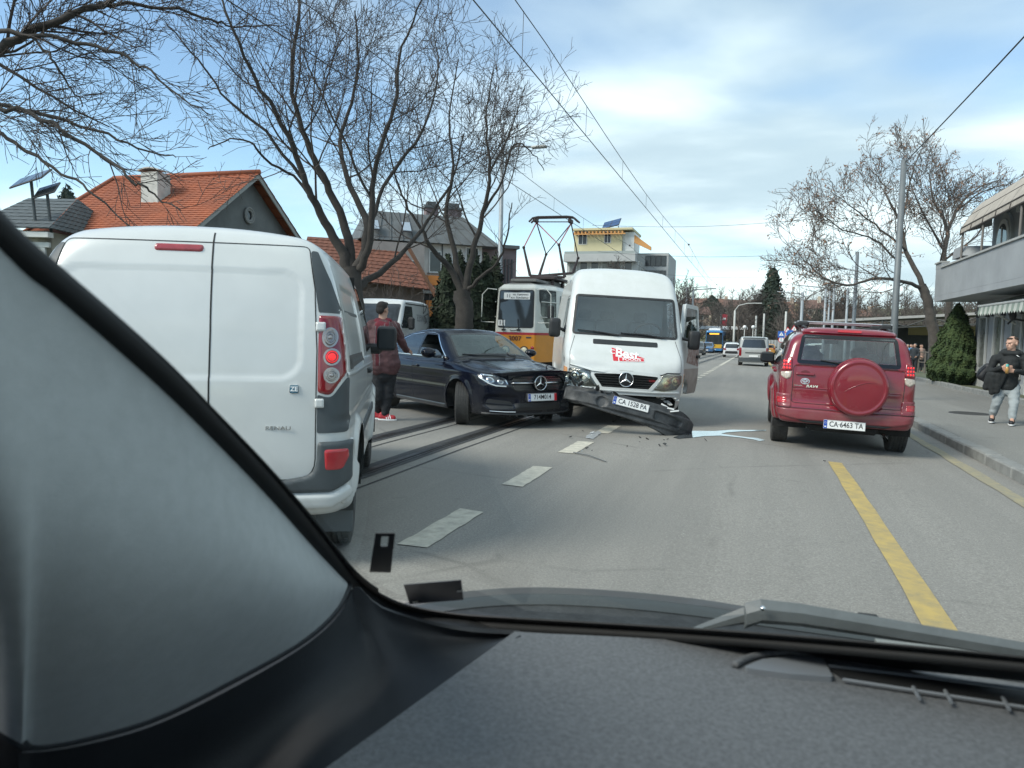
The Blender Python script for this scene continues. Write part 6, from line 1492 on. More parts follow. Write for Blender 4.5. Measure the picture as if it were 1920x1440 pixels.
# ------------------------------------------------------------------ crashed white high-roof van
def star(parent, M, r, name='star_emblem', ring=True, m_=M_CHROME):
    b = MB()
    if ring: b.tube([M @ Vector((r*math.cos(a*math.pi/24), r*math.sin(a*math.pi/24), .006)) for a in range(49)], r*.075, 8, False)
    for k in range(3):
        a = math.pi/2+k*2*math.pi/3; d = Vector((math.cos(a), math.sin(a), 0)); n = Vector((-d.y, d.x, 0))
        b.add([M @ (d*r*.97+Vector((0, 0, .006))), M @ (n*r*.17-d*r*.02+Vector((0, 0, .004))), M @ Vector((0, 0, .020)), M @ (-n*r*.17-d*r*.02+Vector((0, 0, .004)))], [(0, 1, 2), (0, 2, 3)])
    return b.build(name, m_, parent, autosmooth=50)
def build_white_van():
    p = P(1170, 713, 11.35); tc = math.atan2(-p.y, -p.x); rot = tc+R(7.3); hd = Vector((math.cos(rot), math.sin(rot), 0))
    o = p-hd*2.44
    t = thing('cargo_van', 'crashed white high-roof van facing the viewer, bumper torn off and driver door open', 'van', (o.x, o.y, -.03), rot)
    t.rotation_euler = (Matrix.Rotation(rot, 3, 'Z') @ Matrix.Rotation(-.040, 3, 'X')).to_euler()
    WH = mat('old white van paint', (0.56, 0.58, 0.57), 0.35, coat=0.35, var=0.06, scale=3, col2=(0.50, 0.52, 0.50), det=7, dust=(.62, (.30, .27, .24), .6))
    DW = mat('dirty lower paint', (0.42, 0.38, 0.34), 0.6, var=0.3, scale=5, col2=(0.30, 0.26, 0.23))
    Wz = cur([.2, .5, .8, 1.1, 1.4, 1.75, 2.05, 2.3, 2.6], [.86, .94, .97, .97, .95, .91, .875, .84, .78])
    Tx = cur([-3.4, -1, .8, 1.12, 1.34, 1.50, 1.62, 1.78, 1.98, 2.22, 2.40, 2.50], [2.55, 2.57, 2.55, 2.50, 2.38, 2.20, 2.05, 1.72, 1.37, 1.12, .90, .72])
    def T(x, y):
        ay = np.abs(y); d = -.06*(ay/.8)**2.5
        # bonnet lip: kinked on the struck side
        return Tx(x)+d
    def f(x, y, z):
        ay = np.abs(y)
        Wd = Wz(z)*(1-.085*np.clip((x-1.45)/1.05, 0, 1)**2)
        side = ay-Wd
        for wx in (1.55, -1.45): side = side-.03*sstep(.48, .42, np.hypot(x-wx, z-.33))
        front = x-(2.46-.20*(ay/.95)**2.6-.04*np.clip((.45-z)/.3, 0, 1))
        # crushed corner on the struck (right) side
        cr = sstep(-.45, -.95, y)*sstep(1.25, .75, z)
        front = front+.055*cr+.018*cr*np.sin(9*z+7*y)
        g = smax(side, topdist(z, T, x, y), .13); g = smax(g, front, .11); g = smax(g, -3.2-x, .15)
        dent = np.exp(-((y+.45)/.22)**2-((z-.90)/.07)**2)
        return smax(g, .30-z, .06)+.022*dent*(x > 1.9)
    s = Shell(f, (-3.4, -1.1, .15), (2.65, 1.1, 2.7), (-2.4, 1.6, 1.0), .024)
    ws = fil([(-.845, 1.385), (.845, 1.385), (.80, 2.04), (-.80, 2.04)], [.06, .06, .06, .06])
    s.cut('x+', inset(ws, .035))
    grl = fil([(-.515, .80), (-.36, .60), (.36, .60), (.515, .80), (.16, .815), (-.16, .815)], [.03, .03, .03, .03, 0, 0])
    s.cut('x+', grl)
    low = fil([(-.80, .50), (.80, .50), (.80, .33), (-.80, .33)], .04); s.cut('x+', low)
    sw = fil([(.62, 1.42), (.62, 1.98), (1.32, 1.98), (1.62, 1.42)], [.05, .08, .10, .05])
    s.cut('y-', sw)
    dro = fil([(.52, .46), (.52, 2.02), (1.36, 2.02), (1.70, 1.42), (1.74, .90), (1.16, .62), (1.12, .46)], .05)
    s.cut('y+', dro)
    for wx in (1.55, -1.45):
        for ax in ('y-', 'y+'): s.cut(ax, ell(wx, .33, .39, .39, 40))
    s.build('body', WH, t)
    gw = glass('van windscreen', (.80, .86, .87), .11, (.85, .93, .97))
    o_ = s.panel('windscreen', 'x+', ws, gw, t, off=.003, skirt=False, res=.03)
    s.ring('windscreen_seal', 'x+', ws, inset(ws, .035), M_BLACK, o_, off=.008, thick=.01)
    s.panel('side_window', 'y-', inset(sw, -.01), M_GLDARK, t, off=.003, skirt=False, res=.04)
    # wipers, vent slot
    for ya, yb, zb in ((-.10, -.74, 1.445), (.62, -.05, 1.43)):
        q = s.project('x+', [(ya, 1.395), ((ya+yb)/2, 1.43), (yb, zb)]); b = MB(); b.tube([Vector(v)+Vector((.03, 0, .012)) for v in q], [.013, .010, .006], 6)
        q2 = s.project('x+', [(yb-.02, zb+.004), (ya*.35+yb*.65, zb-.005), (ya*.8+yb*.2, 1.405)]); b.tube([Vector(v)+Vector((.014, 0, .01)) for v in q2], .008, 5)
        b.build('wiper', M_BLACK, t)
    vs = s.panel('vent_slot', 'x+', rr(0, 1.285, 1.02, .075, .02), M_BLACK, t, off=.006, thick=.012)
    for k in range(5): s.strip('vent_slat', 'x+', [(-.47, 1.262+.012*k), (.47, 1.262+.012*k)], .005, M_GREYPL, vs, off=.010)
    s.strip('bonnet_gap', 'x+', [(-.80, 1.36), (-.87, 1.1), (-.86, .86)], .008, M_GAP, t, off=.002)
    s.strip('bonnet_gap', 'x+', [(.80, 1.36), (.87, 1.1), (.86, .86)], .008, M_GAP, t, off=.002)
    # bonnet front lip, bent up on the struck side
    lip = [(-.86, .905), (-.70, .885), (-.52, .845), (-.36, .83), (-.16, .83), (-.10, .86), (.10, .86), (.16, .83), (.36, .825), (.55, .83), (.64, .865), (.85, .865)]
    s.strip('bonnet_gap', 'x+', lip, .018, M_GAP, t, off=.003)
    b = MB(); q = s.project('x+', np.array([(-.86, .93), (-.70, .91), (-.52, .868), (-.36, .85), (-.22, .848)])); q2 = q.copy(); q2[:, 2] -= [.02, .03, .03, .02, .0]; q2[:, 0] += [.03, .055, .07, .05, .01]
    n = len(q); b.add(list(q)+list(q2), [(i, i+1, n+i+1, n+i) for i in range(n-1)]); b.build('bent_lip', WH, t, True)
    rust = mat('rust', (.20, .07, .025), .9, var=.5, scale=60)
    s.panel('rust_spot', 'x+', fil([(.17, .838), (.24, .834), (.30, .828), (.33, .838), (.22, .85)], .01), rust, t, off=.004, thick=.003, res=.006)
    # grille set back, slats, frame
    gb = MB(); gb.box((2.34, 0, .70), (.02, 1.1, .28)); gb.build('grille', M_BLACK, t)
    for k in range(5):
        zz = .625+.038*k; w_ = .37+.16*(zz-.60)/.2
        MB().box((2.405, 0, zz), (.05, 2*w_-.05, .012), Matrix.Rotation(R(12), 3, 'Y')).build('grille_slat', M_BLACK, t)
    s.ring('grille_frame', 'x+', inset(grl, -.045), inset(grl, .004), WH, t, off=.02, thick=.03)
    s.strip('grille_bar', 'x+', [(-.84, .575), (-.38, .558), (.38, .558), (.84, .565)], .05, WH, t, raised=.02)
    MB().lathe([(.001, .012), (.10, .012), (.112, .0), (.112, -.06)], 32, axis='x', c=(2.455, 0, .735)).build('emblem_seat', M_BLACK, t, True)
    star(t, frame((2.47, 0, .735), (0, 1, 0), (1, 0, 0)), .108)
    text_mesh('CDI', .045, mat('red letters', (.45, .03, .03), .4), 'lettering', t, frame((2.44, .40, .735), (0, 1, .0), (1, 0, 0)), .004, sx=1.3)
    # head lamps
    gl = glass('lamp glass', (.86, .88, .84), .07); gy = glass('yellowed lamp glass', (.80, .76, .56), .08, dust=.35)
    for sg in (-1, 1):
        def q(o): o = np.array(o, float); return o if sg < 0 else mir(o)
        hl = fil([(-.875, .86), (-.56, .84), (-.42, .60), (-.60, .585), (-.80, .62), (-.875, .72)], [.03, .02, .03, .04, .05, .05])
        bw = s.panel('lamp_bowl', 'x+', q(hl), mat('lamp reflector', (.20, .20, .19), .22, .75, var=.5, scale=18), t, off=.002, thick=.02)
        for (yy, zz, r_) in ((-.63, .715, .085), (-.775, .745, .065)):
            s.panel('lamp_reflector', 'x+', q(ell(yy, zz, r_, r_, 24)), M_CHROME, bw, off=.012, thick=.012, edge=.02, res=.01)
            s.panel('lamp_bulb', 'x+', q(ell(yy, zz, r_*.35, r_*.35, 16)), mat('lamp bulb', (.8, .8, .75), .2), bw, off=.02, thick=.012, edge=.01, res=.008)
        s.panel('head_lamp', 'x+', q(hl), gl if sg < 0 else gy, t, off=.026, thick=.03, edge=.02)
        tl = fil([(-.885, .86), (-.93, .88), (-.925, .70), (-.885, .70)], .01)
        s.panel('turn_lamp', 'y-' if sg < 0 else 'y+', fil([(2.20, .86), (2.05, .88), (2.07, .70), (2.22, .64)], .02), mat('amber lens', (.70, .35, .16), .2, var=.3, scale=30), t, off=.006, thick=.01)
        for k in range(3):
            s.strip('wing_vent', 'y-' if sg < 0 else 'y+', [(1.96, 1.03-.028*k), (2.08, .985-.028*k)], .012, M_GAP, t, off=.003)
    # torn open front below the grille
    b = MB(); b.box((2.25, 0, .42), (.06, 1.5, .10), bev=.02); b.box((2.12, .1, .52), (.08, 1.2, .06)); b.tube([(2.28, .75, .55), (2.24, .70, .40), (2.2, .78, .33)], .02, 6); b.build('crash_beam', M_DARK, t)
    b = MB()
    for k in range(6): shard(b, (2.33-.02*(k % 3), .55+.055*k, .50-.035*(k % 4)), .09, 30+k)
    b.build('broken_bracket', WH, t)
    b = MB()
    for k in range(7): shard(b, (2.36+.01*(k % 3), -.35-.08*k, .47-.03*(k % 3)), .09, 50+k)
    b.build('broken_shroud', M_BLACK, t)
    # pennant print on the bonnet
    RP = mat('pennant red', (.55, .02, .035), .4, var=.05)
    pen = fil([(-.22, 1.205), (-.20, 1.005), (.275, 1.025), (.285, 1.07)], .003)
    pn = s.panel('pennant_print', 'x+', pen, RP, t, off=.003, thick=.003, res=.012)
    s.strip('print_swash', 'x+', [(-.17, 1.165), (-.22, 1.17), (-.245, 1.145), (-.22, 1.115), (-.17, 1.12)], .016, M_WHITEINK, pn, off=.005)
    text_on(s, 'x+', 'Best', .185, .015, 1.115, M_WHITEINK, 'print_letters', pn, .006, sx=1.12, bold=.006, tilt=-.10)
    s.panel('print_ground', 'x+', fil([(-.125, 1.062), (-.12, .995), (.285, 1.013), (.28, 1.062)], .002), M_WHITEINK, pn, off=.0055, thick=.003, res=.008)
    s.panel('print_band', 'x+', fil([(-.112, 1.054), (-.107, 1.003), (.277, 1.020), (.272, 1.057)], .002), RP, pn, off=.008, thick=.003, res=.008)
    text_on(s, 'x+', 'FOODS', .050, .085, 1.034, M_WHITEINK, 'print_letters', pn, .010, sx=1.75, bold=.0012, tilt=.03)
    # doors: right closed with gap, left swung open
    s.strip('door_gap', 'y-', fil([(.52, .46), (.52, 2.02), (1.36, 2.02), (1.70, 1.42), (1.74, .90), (1.16, .62), (1.12, .46)], .05), .009, M_GAP, t, off=.002, closed=True)
    s.panel('lower_flank', 'y-', fil([(-2.9, .62), (-2.9, .34), (1.0, .34), (1.05, .62)], .02), DW, t, off=.003, thick=.004)
    hinge = Vector((1.70, .935, 0)); dm = bpy.data.objects.new('front_door', None)
    s2 = Shell(lambda x, y, z: smax(f(x, y, z), .87-y, .01), (-3.4, -1.1, .15), (2.65, 1.1, 2.7), (-1, 1, 1.0), .5)
    def door_piece(name, ol, m_, off, thick, par, res=.03, skirt=True, edge=0.0):
        od = s.panel(name, 'y+', ol, m_, par, off=off, thick=thick, res=res, skirt=skirt, edge=edge)
        return od
    M_ = Matrix.Translation(hinge) @ Matrix.Rotation(R(-27), 4, 'Z') @ Matrix.Translation(-hinge)
    dl = fil([(.55, .48), (.55, 1.40), (1.68, 1.40), (1.71, .92), (1.15, .64), (1.12, .48)], .04)
    door = door_piece('front_door', dl, WH, .004, .07, t, edge=.01)
    door_piece('door_lower_dirt', fil([(.57, .50), (.57, .92), (1.69, .92), (1.15, .65), (1.12, .50)], .03), DW, .006, .003, door)
    wf = fil([(.55, 1.38), (.55, 2.0), (1.35, 2.0), (1.69, 1.38)], [.02, .08, .10, .02]); wi = fil([(.63, 1.43), (.63, 1.93), (1.31, 1.93), (1.59, 1.43)], [.02, .06, .08, .02])
    od = s.ring('window_frame', 'y+', wf, wi, WH, door, off=.004, thick=.06)
    door_piece('door_window', wi, M_GLDARK, -.01, 0, door, skirt=False)
    pr = door_piece('door_print', fil([(.62, .95), (.62, 1.32), (1.30, 1.30), (1.38, 1.02)], .02), mat('faded print', (.16, .05, .04), .5, var=.6, scale=14, col2=(.45, .40, .36)), .0065, .003, door)
    door_piece('door_handle', rr(.72, 1.12, .18, .05, .02), M_BLACK, .04, .03, door)
    for ob in [door]+list(door.children): ob.data.transform(M_) if ob.type == 'MESH' else None
    for sg in (-1, 1):
        c = Vector((1.74, sg*1.12, 1.47)) if sg < 0 else Vector((1.66, 1.16, 1.40))
        b = MB(); b.rbox(c, (.13, .19, .31), .05); b.tube([(1.66, sg*.93, 1.42), c+Vector((0, -sg*.06, 0))], .025, 8); b.box((1.60, sg*.93, 1.44), (.16, .04, .16), bev=.015)
        b.build('mirror', M_BLACK, t, autosmooth=50)
    # cabin seen through the screen
    for yy in (.45, -.15, -.55): seat(t, .75, yy, 1.0, mat('van seat', (.17, .20, .22), .9), w_=.46)
    MB().box((1.62, 0, 1.27), (.55, 1.66, .22), bev=.07).build('dashboard', M_CABIN, t)
    steering(t, 1.34, .45, 1.46, .22, 40)
    MB().box((.35, 0, 1.4), (.03, 1.7, 1.9)).build('bulkhead', mat('bulkhead', (.26, .30, .33), .9), t)
    MB().box((-1.0, 0, .38), (4.2, 1.6, .14)).build('underbody', M_DARK, t)
    MB().box((1.5, 0, .75), (1.1, 1.25, .7)).build('engine_bay', M_DARK, t)
    for wx in (1.55, -1.45):
        for sg in (-1, 1):
            liner(t, (wx, sg*.82, .33), .40, .26, sg); wheel(t, (wx, sg*.84, .335), .335, .21, sg, rim=M_BLACK, spokes=8)
    # driver, a dim figure behind the wheel
    return t
build_white_van()

def build_bumper():
    BM = mat('scuffed bumper plastic', (.022, .025, .028), .55, var=.4, scale=9, col2=(.07, .073, .075), det=10, bump=.2, bscale=90)
    c = P(1188, 768, 10.5); tc = math.atan2(-c.y, -c.x)
    t = thing('torn_bumper', 'torn-off dark grey front bumper lying slanted on the road below the white van', 'bumper', (c.x, c.y, c.z), 0)
    t.rotation_euler = (Matrix.Rotation(tc+R(8), 3, 'Z') @ Matrix.Rotation(R(-13.5), 3, 'X') @ Matrix.Rotation(R(-8), 3, 'Y')).to_euler()
    zt = cur([-1.1, -.9, -.6, -.2, .3, .6, .82, .93, 1.05], [.10, .135, .155, .16, .165, .165, .12, .06, .0]); zb = cur([-1.1, -.9, -.5, 0, .35, .6, .72, .9, 1.05], [-.06, -.09, -.13, -.155, -.20, -.265, -.30, -.24, -.14])
    def f(x, y, z):
        xc = -.55*(np.abs(y)/1.0)**4+.025*np.sin(5*y)*sstep(-.2, -.9, y)
        th = .055
        lg = .040*sstep(.085, .065, z)-.035*sstep(-.07, -.10, z)-.02*sstep(-.14, -.17, z)
        g = np.abs(x-xc-lg+.035*np.sin(11*z+13*y)*sstep(-.40, -.85, y))/(1+.5*np.abs(y)**3)-th
        g = smax(g, z-zt(y)+.02*np.sin(31*y)*sstep(-.3, -.8, y), .012); g = smax(g, zb(y)-z, .012); g = smax(g, np.abs(y)-.99, .05)
        # ledge, fog lamp hollow, slotted intake
        g = g+.03*sstep(.01, -.012, np.hypot(y+.47, z+.01)-.075)*(x > xc)
        g = g+.045*sstep(.008, -.012, sd_rr(y, z+.10*(y-.5), .50, -.02, .42, .13, .03))*(x > xc)
        return g
    # mesh both faces as one band
    ny, nz = 120, 40; V = []; F = []
    def surf(sgn, U):
        a = np.zeros(len(U)); lo = np.full(len(U), 0.0)
        xc = -.55*(np.abs(U[:, 0])/1.0)**4; A = xc.copy(); B = xc+sgn*.25
        for _ in range(24):
            m_ = (A+B)/2; ins = f(m_, U[:, 0], U[:, 1]) < 0; A = np.where(ins, m_, A); B = np.where(ins, B, m_)
        return np.stack([A, U[:, 0], U[:, 1]], 1)
    yy = np.linspace(-.985, .985, ny+1); W_ = np.linspace(0, 1, nz+1)
    U = np.array([(y, zb(y)+.006+(zt(y)-zb(y)-.012)*w_) for y in yy for w_ in W_])
    fr_, bk = surf(1, U), surf(-1, U); n = len(U); V = np.concatenate([fr_, bk]); k = nz+1
    for i in range(ny):
        for j in range(nz):
            q = (i*k+j, (i+1)*k+j, (i+1)*k+j+1, i*k+j+1); F.append(q); F.append(tuple(n+a for a in q[::-1]))
        for j in (0, nz): q = (i*k+j, (i+1)*k+j, n+(i+1)*k+j, n+i*k+j); F.append(q[::-1] if j == 0 else q)
    for i in (0, ny):
        for j in range(nz): q = (i*k+j, i*k+j+1, n+i*k+j+1, n+i*k+j); F.append(q if i else q[::-1])
    mesh_obj('bumper_skin', V, F, BM, t, True)
    MB().lathe([(.03, -.03), (.062, -.03), (.07, .0)], 24, axis='x', c=(.03, -.47, -.01)).build('fog_lamp_hollow', M_DARK, t, True)
    plate(t, 'CA 1528 PA', frame((.105, -.07, .055), (0, 1, 0.0), (1, 0, .05)))
    b = MB()
    for kk in range(9): shard(b, (.02+.02*(kk % 3), -1.0+.085*kk, .12+.015*(kk % 3)), .08, 70+kk)
    b.build('torn_shards', M_BLACK, t)
    b = MB()
    for kk in range(3): b.box((.0+.02*kk, .42+.07*kk, .165-.02*kk), (.03, .12, .02), Matrix.Rotation(-.25+.3*kk, 3, 'X'))
    b.build('bright_clip', M_PLATE, t)
    return t
build_bumper()
# ------------------------------------------------------------------ crashed dark blue saloon
def build_sedan():
    fw = Vector((-4.19, 10.41, 0)); rot = R(-38); hd = Vector((math.cos(rot), math.sin(rot), 0)); rt = Vector((hd.y, -hd.x, 0))
    o = fw-rt*.84-hd*1.35-CR*.065
    t = thing('dark_sedan', 'dark navy four-door coupe with crumpled bonnet, nose jammed against the white van', 'car', (o.x, o.y, -.02), rot)
    NV = mat('navy paint', (0.0035, 0.005, 0.012), 0.14, coat=0.0, var=0.2, scale=4, spec=.35, dust=(.46, (.045, .044, .04), .4))
    DU = mat('dusty navy paint', (0.010, 0.013, 0.024), 0.32, coat=0.6, var=0.5, scale=6, col2=(.035, .036, .036), det=8)
    Wl = cur([.12, .25, .45, .68, .86, .97, 1.05], [.80, .845, .875, .888, .872, .83, .78])
    Wc = cur([.85, 1.0, 1.2, 1.38, 1.46], [.80, .775, .69, .585, .52])
    Tl = cur([-2.45, -2.2, -1.5, 0, .8, 1.1, 1.5, 1.9, 2.12, 2.24, 2.34], [.93, .985, 1.0, .965, .975, .965, .915, .855, .81, .768, .67])
    Tc = cur([-2.3, -1.95, -1.5, -.9, -.3, .1, .35, .7, 1.1, 1.3], [.90, 1.03, 1.22, 1.39, 1.452, 1.442, 1.38, 1.20, .97, .86])
    def f(x, y, z):
        ay = np.abs(y)
        W = Wl(z)*(1-.10*np.clip((x-1.3)/1.0, 0, 1)**2-.06*np.clip((-1.6-x)/.8, 0, 1)**2)
        side = ay-W
        side = side+.012*np.exp(-((z-.60)/.05)**2)*sstep(1.2, .9, x)*sstep(-1.3, -1.0, x)-.010*np.exp(-((z-.80)/.035)**2)
        for wx in (1.35, -1.35): side = side-.022*sstep(.46, .39, np.hypot(x-wx, z-.32))*sstep(.80, .6, z)
        top = topdist(z, lambda a, b: Tl(a)-.045*(np.abs(b)/.8)**3+.012*np.exp(-((np.abs(b)-.42-.12*(1.9-a))/.06)**2)*sstep(.9, 1.2, a), x, y)
        # buckled bonnet on the struck (left) side
        dm = sstep(1.15, 1.9, x)*sstep(-.05, .55, y)
        top = top+dm*(.016*np.sin(13*x+6*y)+.012*np.sin(21*y-7*x)+.018*sstep(.3, .8, y))
        front = x-(2.28-.36*(ay/.9)**2.7-.10*np.clip((z-.62)/.2, 0, 1)**1.5-.05*np.clip((.32-z)/.15, 0, 1))
        front = front+.06*sstep(.55, .9, y)+.012*np.sin(16*z+11*y)*sstep(.45, .8, y)
        # concave lower cheeks
        front = front+.045*sstep(.03, -.05, sd_rr(ay, z, .60, .40, .44, .20, .08))
        lo = smax(side, top, .075); lo = smax(lo, front, .085); lo = smax(lo, -2.36+.20*(ay/.85)**2.5-x, .10); lo = smax(lo, .19-z, .05)
        cab = smax(ay-Wc(z)*(1-.05*np.clip((-1-x)/.9, 0, 1)), topdist(z, lambda a, b: Tc(a)-.035*(np.abs(b)/.6)**2.5, x, y), .09); cab = smax(cab, .8-z, .02)
        return smin(lo, cab, .035)
    s = Shell(f, (-2.5, -1.0, .1), (2.42, 1.0, 1.5), (-1.6, 1.5, .62), .019)
    for wx in (1.35, -1.35):
        for ax in ('y-', 'y+'): s.cut(ax, ell(wx, .325, .37, .37, 44))
    ws = fil([(.98, -.69), (.98, .69), (.38, .53), (.38, -.53)], [.05, .05, .05, .05])
    rwn = fil([(-1.0, -.52), (-1.0, .52), (-1.72, .60), (-1.72, -.60)], .06)
    s.cut('z+', inset(ws, .03)); s.cut('z+', rwn)
    sw = [fil([(-.18, 1.015), (-.20, 1.345), (.17, 1.335), (.72, 1.02)], [.02, .04, .06, .03]), fil([(-.26, 1.015), (-.27, 1.345), (-.75, 1.31), (-1.32, 1.06), (-1.25, 1.02)], [.02, .04, .08, .03, .03])]
    for ax in ('y-', 'y+'):
        for q in sw: s.cut(ax, q)
    grl = fil([(-.43, .745), (-.50, .67), (-.43, .56), (.43, .56), (.50, .67), (.43, .745)], [.02, .03, .05, .05, .03, .02])
    s.cut('x+', grl)
    s.build('body', NV, t)
    gl = glass('saloon windscreen', (.60, .68, .67), .10, (.85, .95, .95))
    o_ = s.panel('windscreen', 'z+', ws, gl, t, off=.002, skirt=False, res=.03); s.ring('windscreen_border', 'z+', ws, inset(ws, .032), M_FRIT, o_, off=.004)
    s.panel('rear_screen', 'z+', inset(rwn, -.02), M_GLDARK, t, off=.002, skirt=False, res=.04)
    for ax in ('y-', 'y+'):
        sg = 1 if ax == 'y+' else -1
        for k, q in enumerate(sw):
            if sg < 0 and k == 0:      # driver's pane half lowered
                q2 = fil([(-.18, 1.015), (-.185, 1.13), (.40, 1.10), (.66, 1.02)], .02); s.panel('side_window', ax, q2, M_GLCAR, t, off=.0, skirt=False, res=.03)
            else: s.panel('side_window', ax, inset(q, -.012), M_GLCAR, t, off=.001, skirt=False, res=.03)
        arc = [(.80, .985), (.50, 1.15), (.20, 1.345), (-.0, 1.372), (-.3, 1.375), (-.75, 1.335), (-1.1, 1.21), (-1.40, 1.05)]
        s.strip('window_chrome', ax, arc+[(-1.38, 1.0)], .016, M_CHROME, t, off=.004)
        s.strip('sill_chrome', ax, [(-1.36, .995), (-.4, .992), (.78, .985)], .014, M_CHROME, t, off=.005)
        s.strip('window_post', ax, [(-.225, 1.0), (-.235, 1.36)], .06, M_FRIT, t, off=.003)
        for ln in ([(-.23, .99), (-.22, .50), (-.20, .28)], [(.86, .96), (.92, .7), (.84, .30)], [(-1.12, .98), (-1.2, .8), (-1.05, .55), (-.96, .30)]): s.strip('door_gap', ax, ln, .006, M_GAP, t, off=.0015)
        for xx in (-.08, -.95): s.panel('door_handle', ax, rr(xx, .82, .20, .035, .016), NV, t, off=.032, thick=.035, edge=.012, res=.01)
        s.panel('sill', ax, fil([(-.92, .20), (-.90, .27), (.90, .27), (.93, .20)], .01), DU, t, off=.012, thick=.02, edge=.008)
        for wx in (1.35, -1.35):
            liner(t, (wx, sg*.76, .325), .38, .26, sg)
            wheel(t, (wx, sg*.785, .32), .32, .215, sg, steer=R(-33) if wx > 0 else 0, spokes=5, rr_=.70)
            a0, a1 = R(-5), R(185)
            s.ring('arch_lip', ax, ell(wx, .325, .395, .395, 40, a0, a1, True), ell(wx, .325, .368, .368, 40, a0, a1, True), NV, t, off=.005, thick=.02, closed=False)
        b = MB(); c = Vector((.60, sg*1.00, 1.055)); b.ball(c, (.10, .125, .082) if sg < 0 else (.08, .09, .06), 20); b.box((.66, sg*.87, .995), (.07, .14, .035), bev=.012)
        mo = b.build('mirror', NV, t, True)
        MB().ball(c+Vector((-.035, 0, -.0)), (.07, .112, .068), 16).build('mirror_glass', M_FRIT, mo, True)
    # bonnet gaps and creases
    for sg in (-1, 1):
        s.strip('bonnet_gap', 'z+', [(1.02, sg*.77), (1.5, sg*.765), (1.90, sg*.66), (2.07, sg*.50)], .010, M_GAP, t, off=.002)
        s.strip('wiper', 'z+', [(1.03, sg*.1+.28), (1.0, sg*.3+.0), (.93, sg*.42-.15)], .016, M_BLACK, t, raised=.02)
    s.strip('scuttle', 'z+', [(1.03, -.68), (1.05, 0), (1.03, .68)], .05, M_BLACK, t, off=.004)
    # head lamps
    for sg in (-1, 1):
        def q(o): o = np.array(o, float); return o if sg < 0 else mir(o)
        hl = fil([(-.87, .765), (-.80, .800), (-.66, .785), (-.535, .735), (-.515, .645), (-.55, .605), (-.70, .61), (-.80, .655)], [.02, .03, .06, .03, .02, .02, .05, .05])
        bw = s.panel('lamp_bowl', 'x+', q(hl), mat('lamp black bowl', (.02, .022, .026), .3, var=.2), t, off=-.002, thick=.01)
        s.strip('daytime_strip', 'x+', q(np.array([(-.84, .745), (-.76, .665), (-.68, .632), (-.55, .625)])), .014, mat('light guide', (.72, .76, .78), .2, var=.05), bw, off=.006)
        s.strip('daytime_strip', 'x+', q(np.array([(-.82, .785), (-.66, .770), (-.55, .722), (-.530, .655)])), .018, M_CHROME, bw, off=.006)
        for yy, zz, r_ in ((-.735, .712, .050), (-.615, .690, .042)):
            s.panel('lamp_ring', 'x+', q(ell(yy, zz, r_, r_*.95, 20)), M_CHROME, bw, off=.008, thick=.01, edge=.012, res=.008)
            s.panel('lamp_lens', 'x+', q(ell(yy, zz, r_*.65, r_*.62, 16)), mat('projector lens', (.10, .11, .12), .05, coat=1), bw, off=.014, thick=.01, edge=.012, res=.007)
        s.panel('head_lamp', 'x+', q(hl), glass('clear lamp cover', (.90, .92, .92), .08), t, off=.018, thick=.02, edge=.012, res=.01)
        s.panel('cheek_intake', 'x+', q(fil([(-.76, .44), (-.46, .40), (-.42, .30), (-.72, .285), (-.78, .34)], .03)), M_BLACK, t, off=.004, thick=.01)
        s.strip('cheek_fin', 'x+', q(np.array([(-.78, .375), (-.6, .36), (-.44, .35)])), .02, NV, t, raised=.015)
    # grille: pins, bar, star
    MB().box((2.16, 0, .665), (.02, 1.0, .23)).build('grille', M_BLACK, t)
    pm = MB(); 
    for i in range(-14, 15):
        for j in range(8):
            y_ = i*.032+(j % 2)*.016; z_ = .573+j*.026
            if abs(y_) < .45+.3*(z_-.6) and math.hypot(y_, z_-.665) > .10 and abs(z_-.668) > .02:
                pm.box((2.215-.36*(abs(y_)/.9)**2.7, y_, z_), (.016, .012, .012), Matrix.Rotation(R(45), 3, 'X'))
    pm.build('grille_pins', M_CHROME, t)
    b = MB()
    for sg in (-1, 1): b.tube([(2.255, sg*.09, .672), (2.245, sg*.25, .672), (2.195, sg*.46, .672)], [.017, .014, .010], 8)
    b.build('grille_bar', M_CHROME, t, True)
    s.ring('grille_frame', 'x+', inset(grl, -.010), inset(grl, .006), M_FRIT, t, off=.006, thick=.02)
    MB().lathe([(.001, .0), (.108, .0), (.115, -.01), (.115, -.06)], 32, axis='x', c=(2.262, 0, .668)).build('emblem_seat', M_FRIT, t, True)
    star(t, frame((2.268, 0, .668), (0, 1, 0), (1, 0, .0)), .105)
    qn = s.project('z+', [(2.08, 0)])[0]; MB().lathe([(.001, .004), (.024, .003), (.027, 0)], 20, axis='z', c=qn).build('bonnet_badge', M_CHROME, t, True)
    plate(t, '714M014', frame((2.325, 0.0, .465), (0, 1, 0), (1, 0, .10)), red=True, sx=.88)
    MB().box((2.27, 0, .465), (.08, .54, .13), bev=.02).build('plate_holder', M_BLACK, t)
    s.panel('lower_intake', 'x+', fil([(-.42, .38), (-.40, .27), (.40, .27), (.42, .38)], .03), M_BLACK, t, off=.003, thick=.01)
    s.strip('splitter_chrome', 'x+', [(-.74, .262), (-.55, .252), (-.40, .250)], .014, M_CHROME, t, raised=.010)
    s.strip('splitter', 'x+', [(-.80, .225), (-.4, .215), (.4, .215), (.80, .225)], .03, M_BLACK, t, raised=.02)
    b = MB()
    for k in range(8): shard(b, (2.13-.02*(k % 3), -.50+.14*k, .185-.012*(k % 3)), .11, 110+k)
    b.build('torn_splitter', M_BLACK, t)
    b = MB()
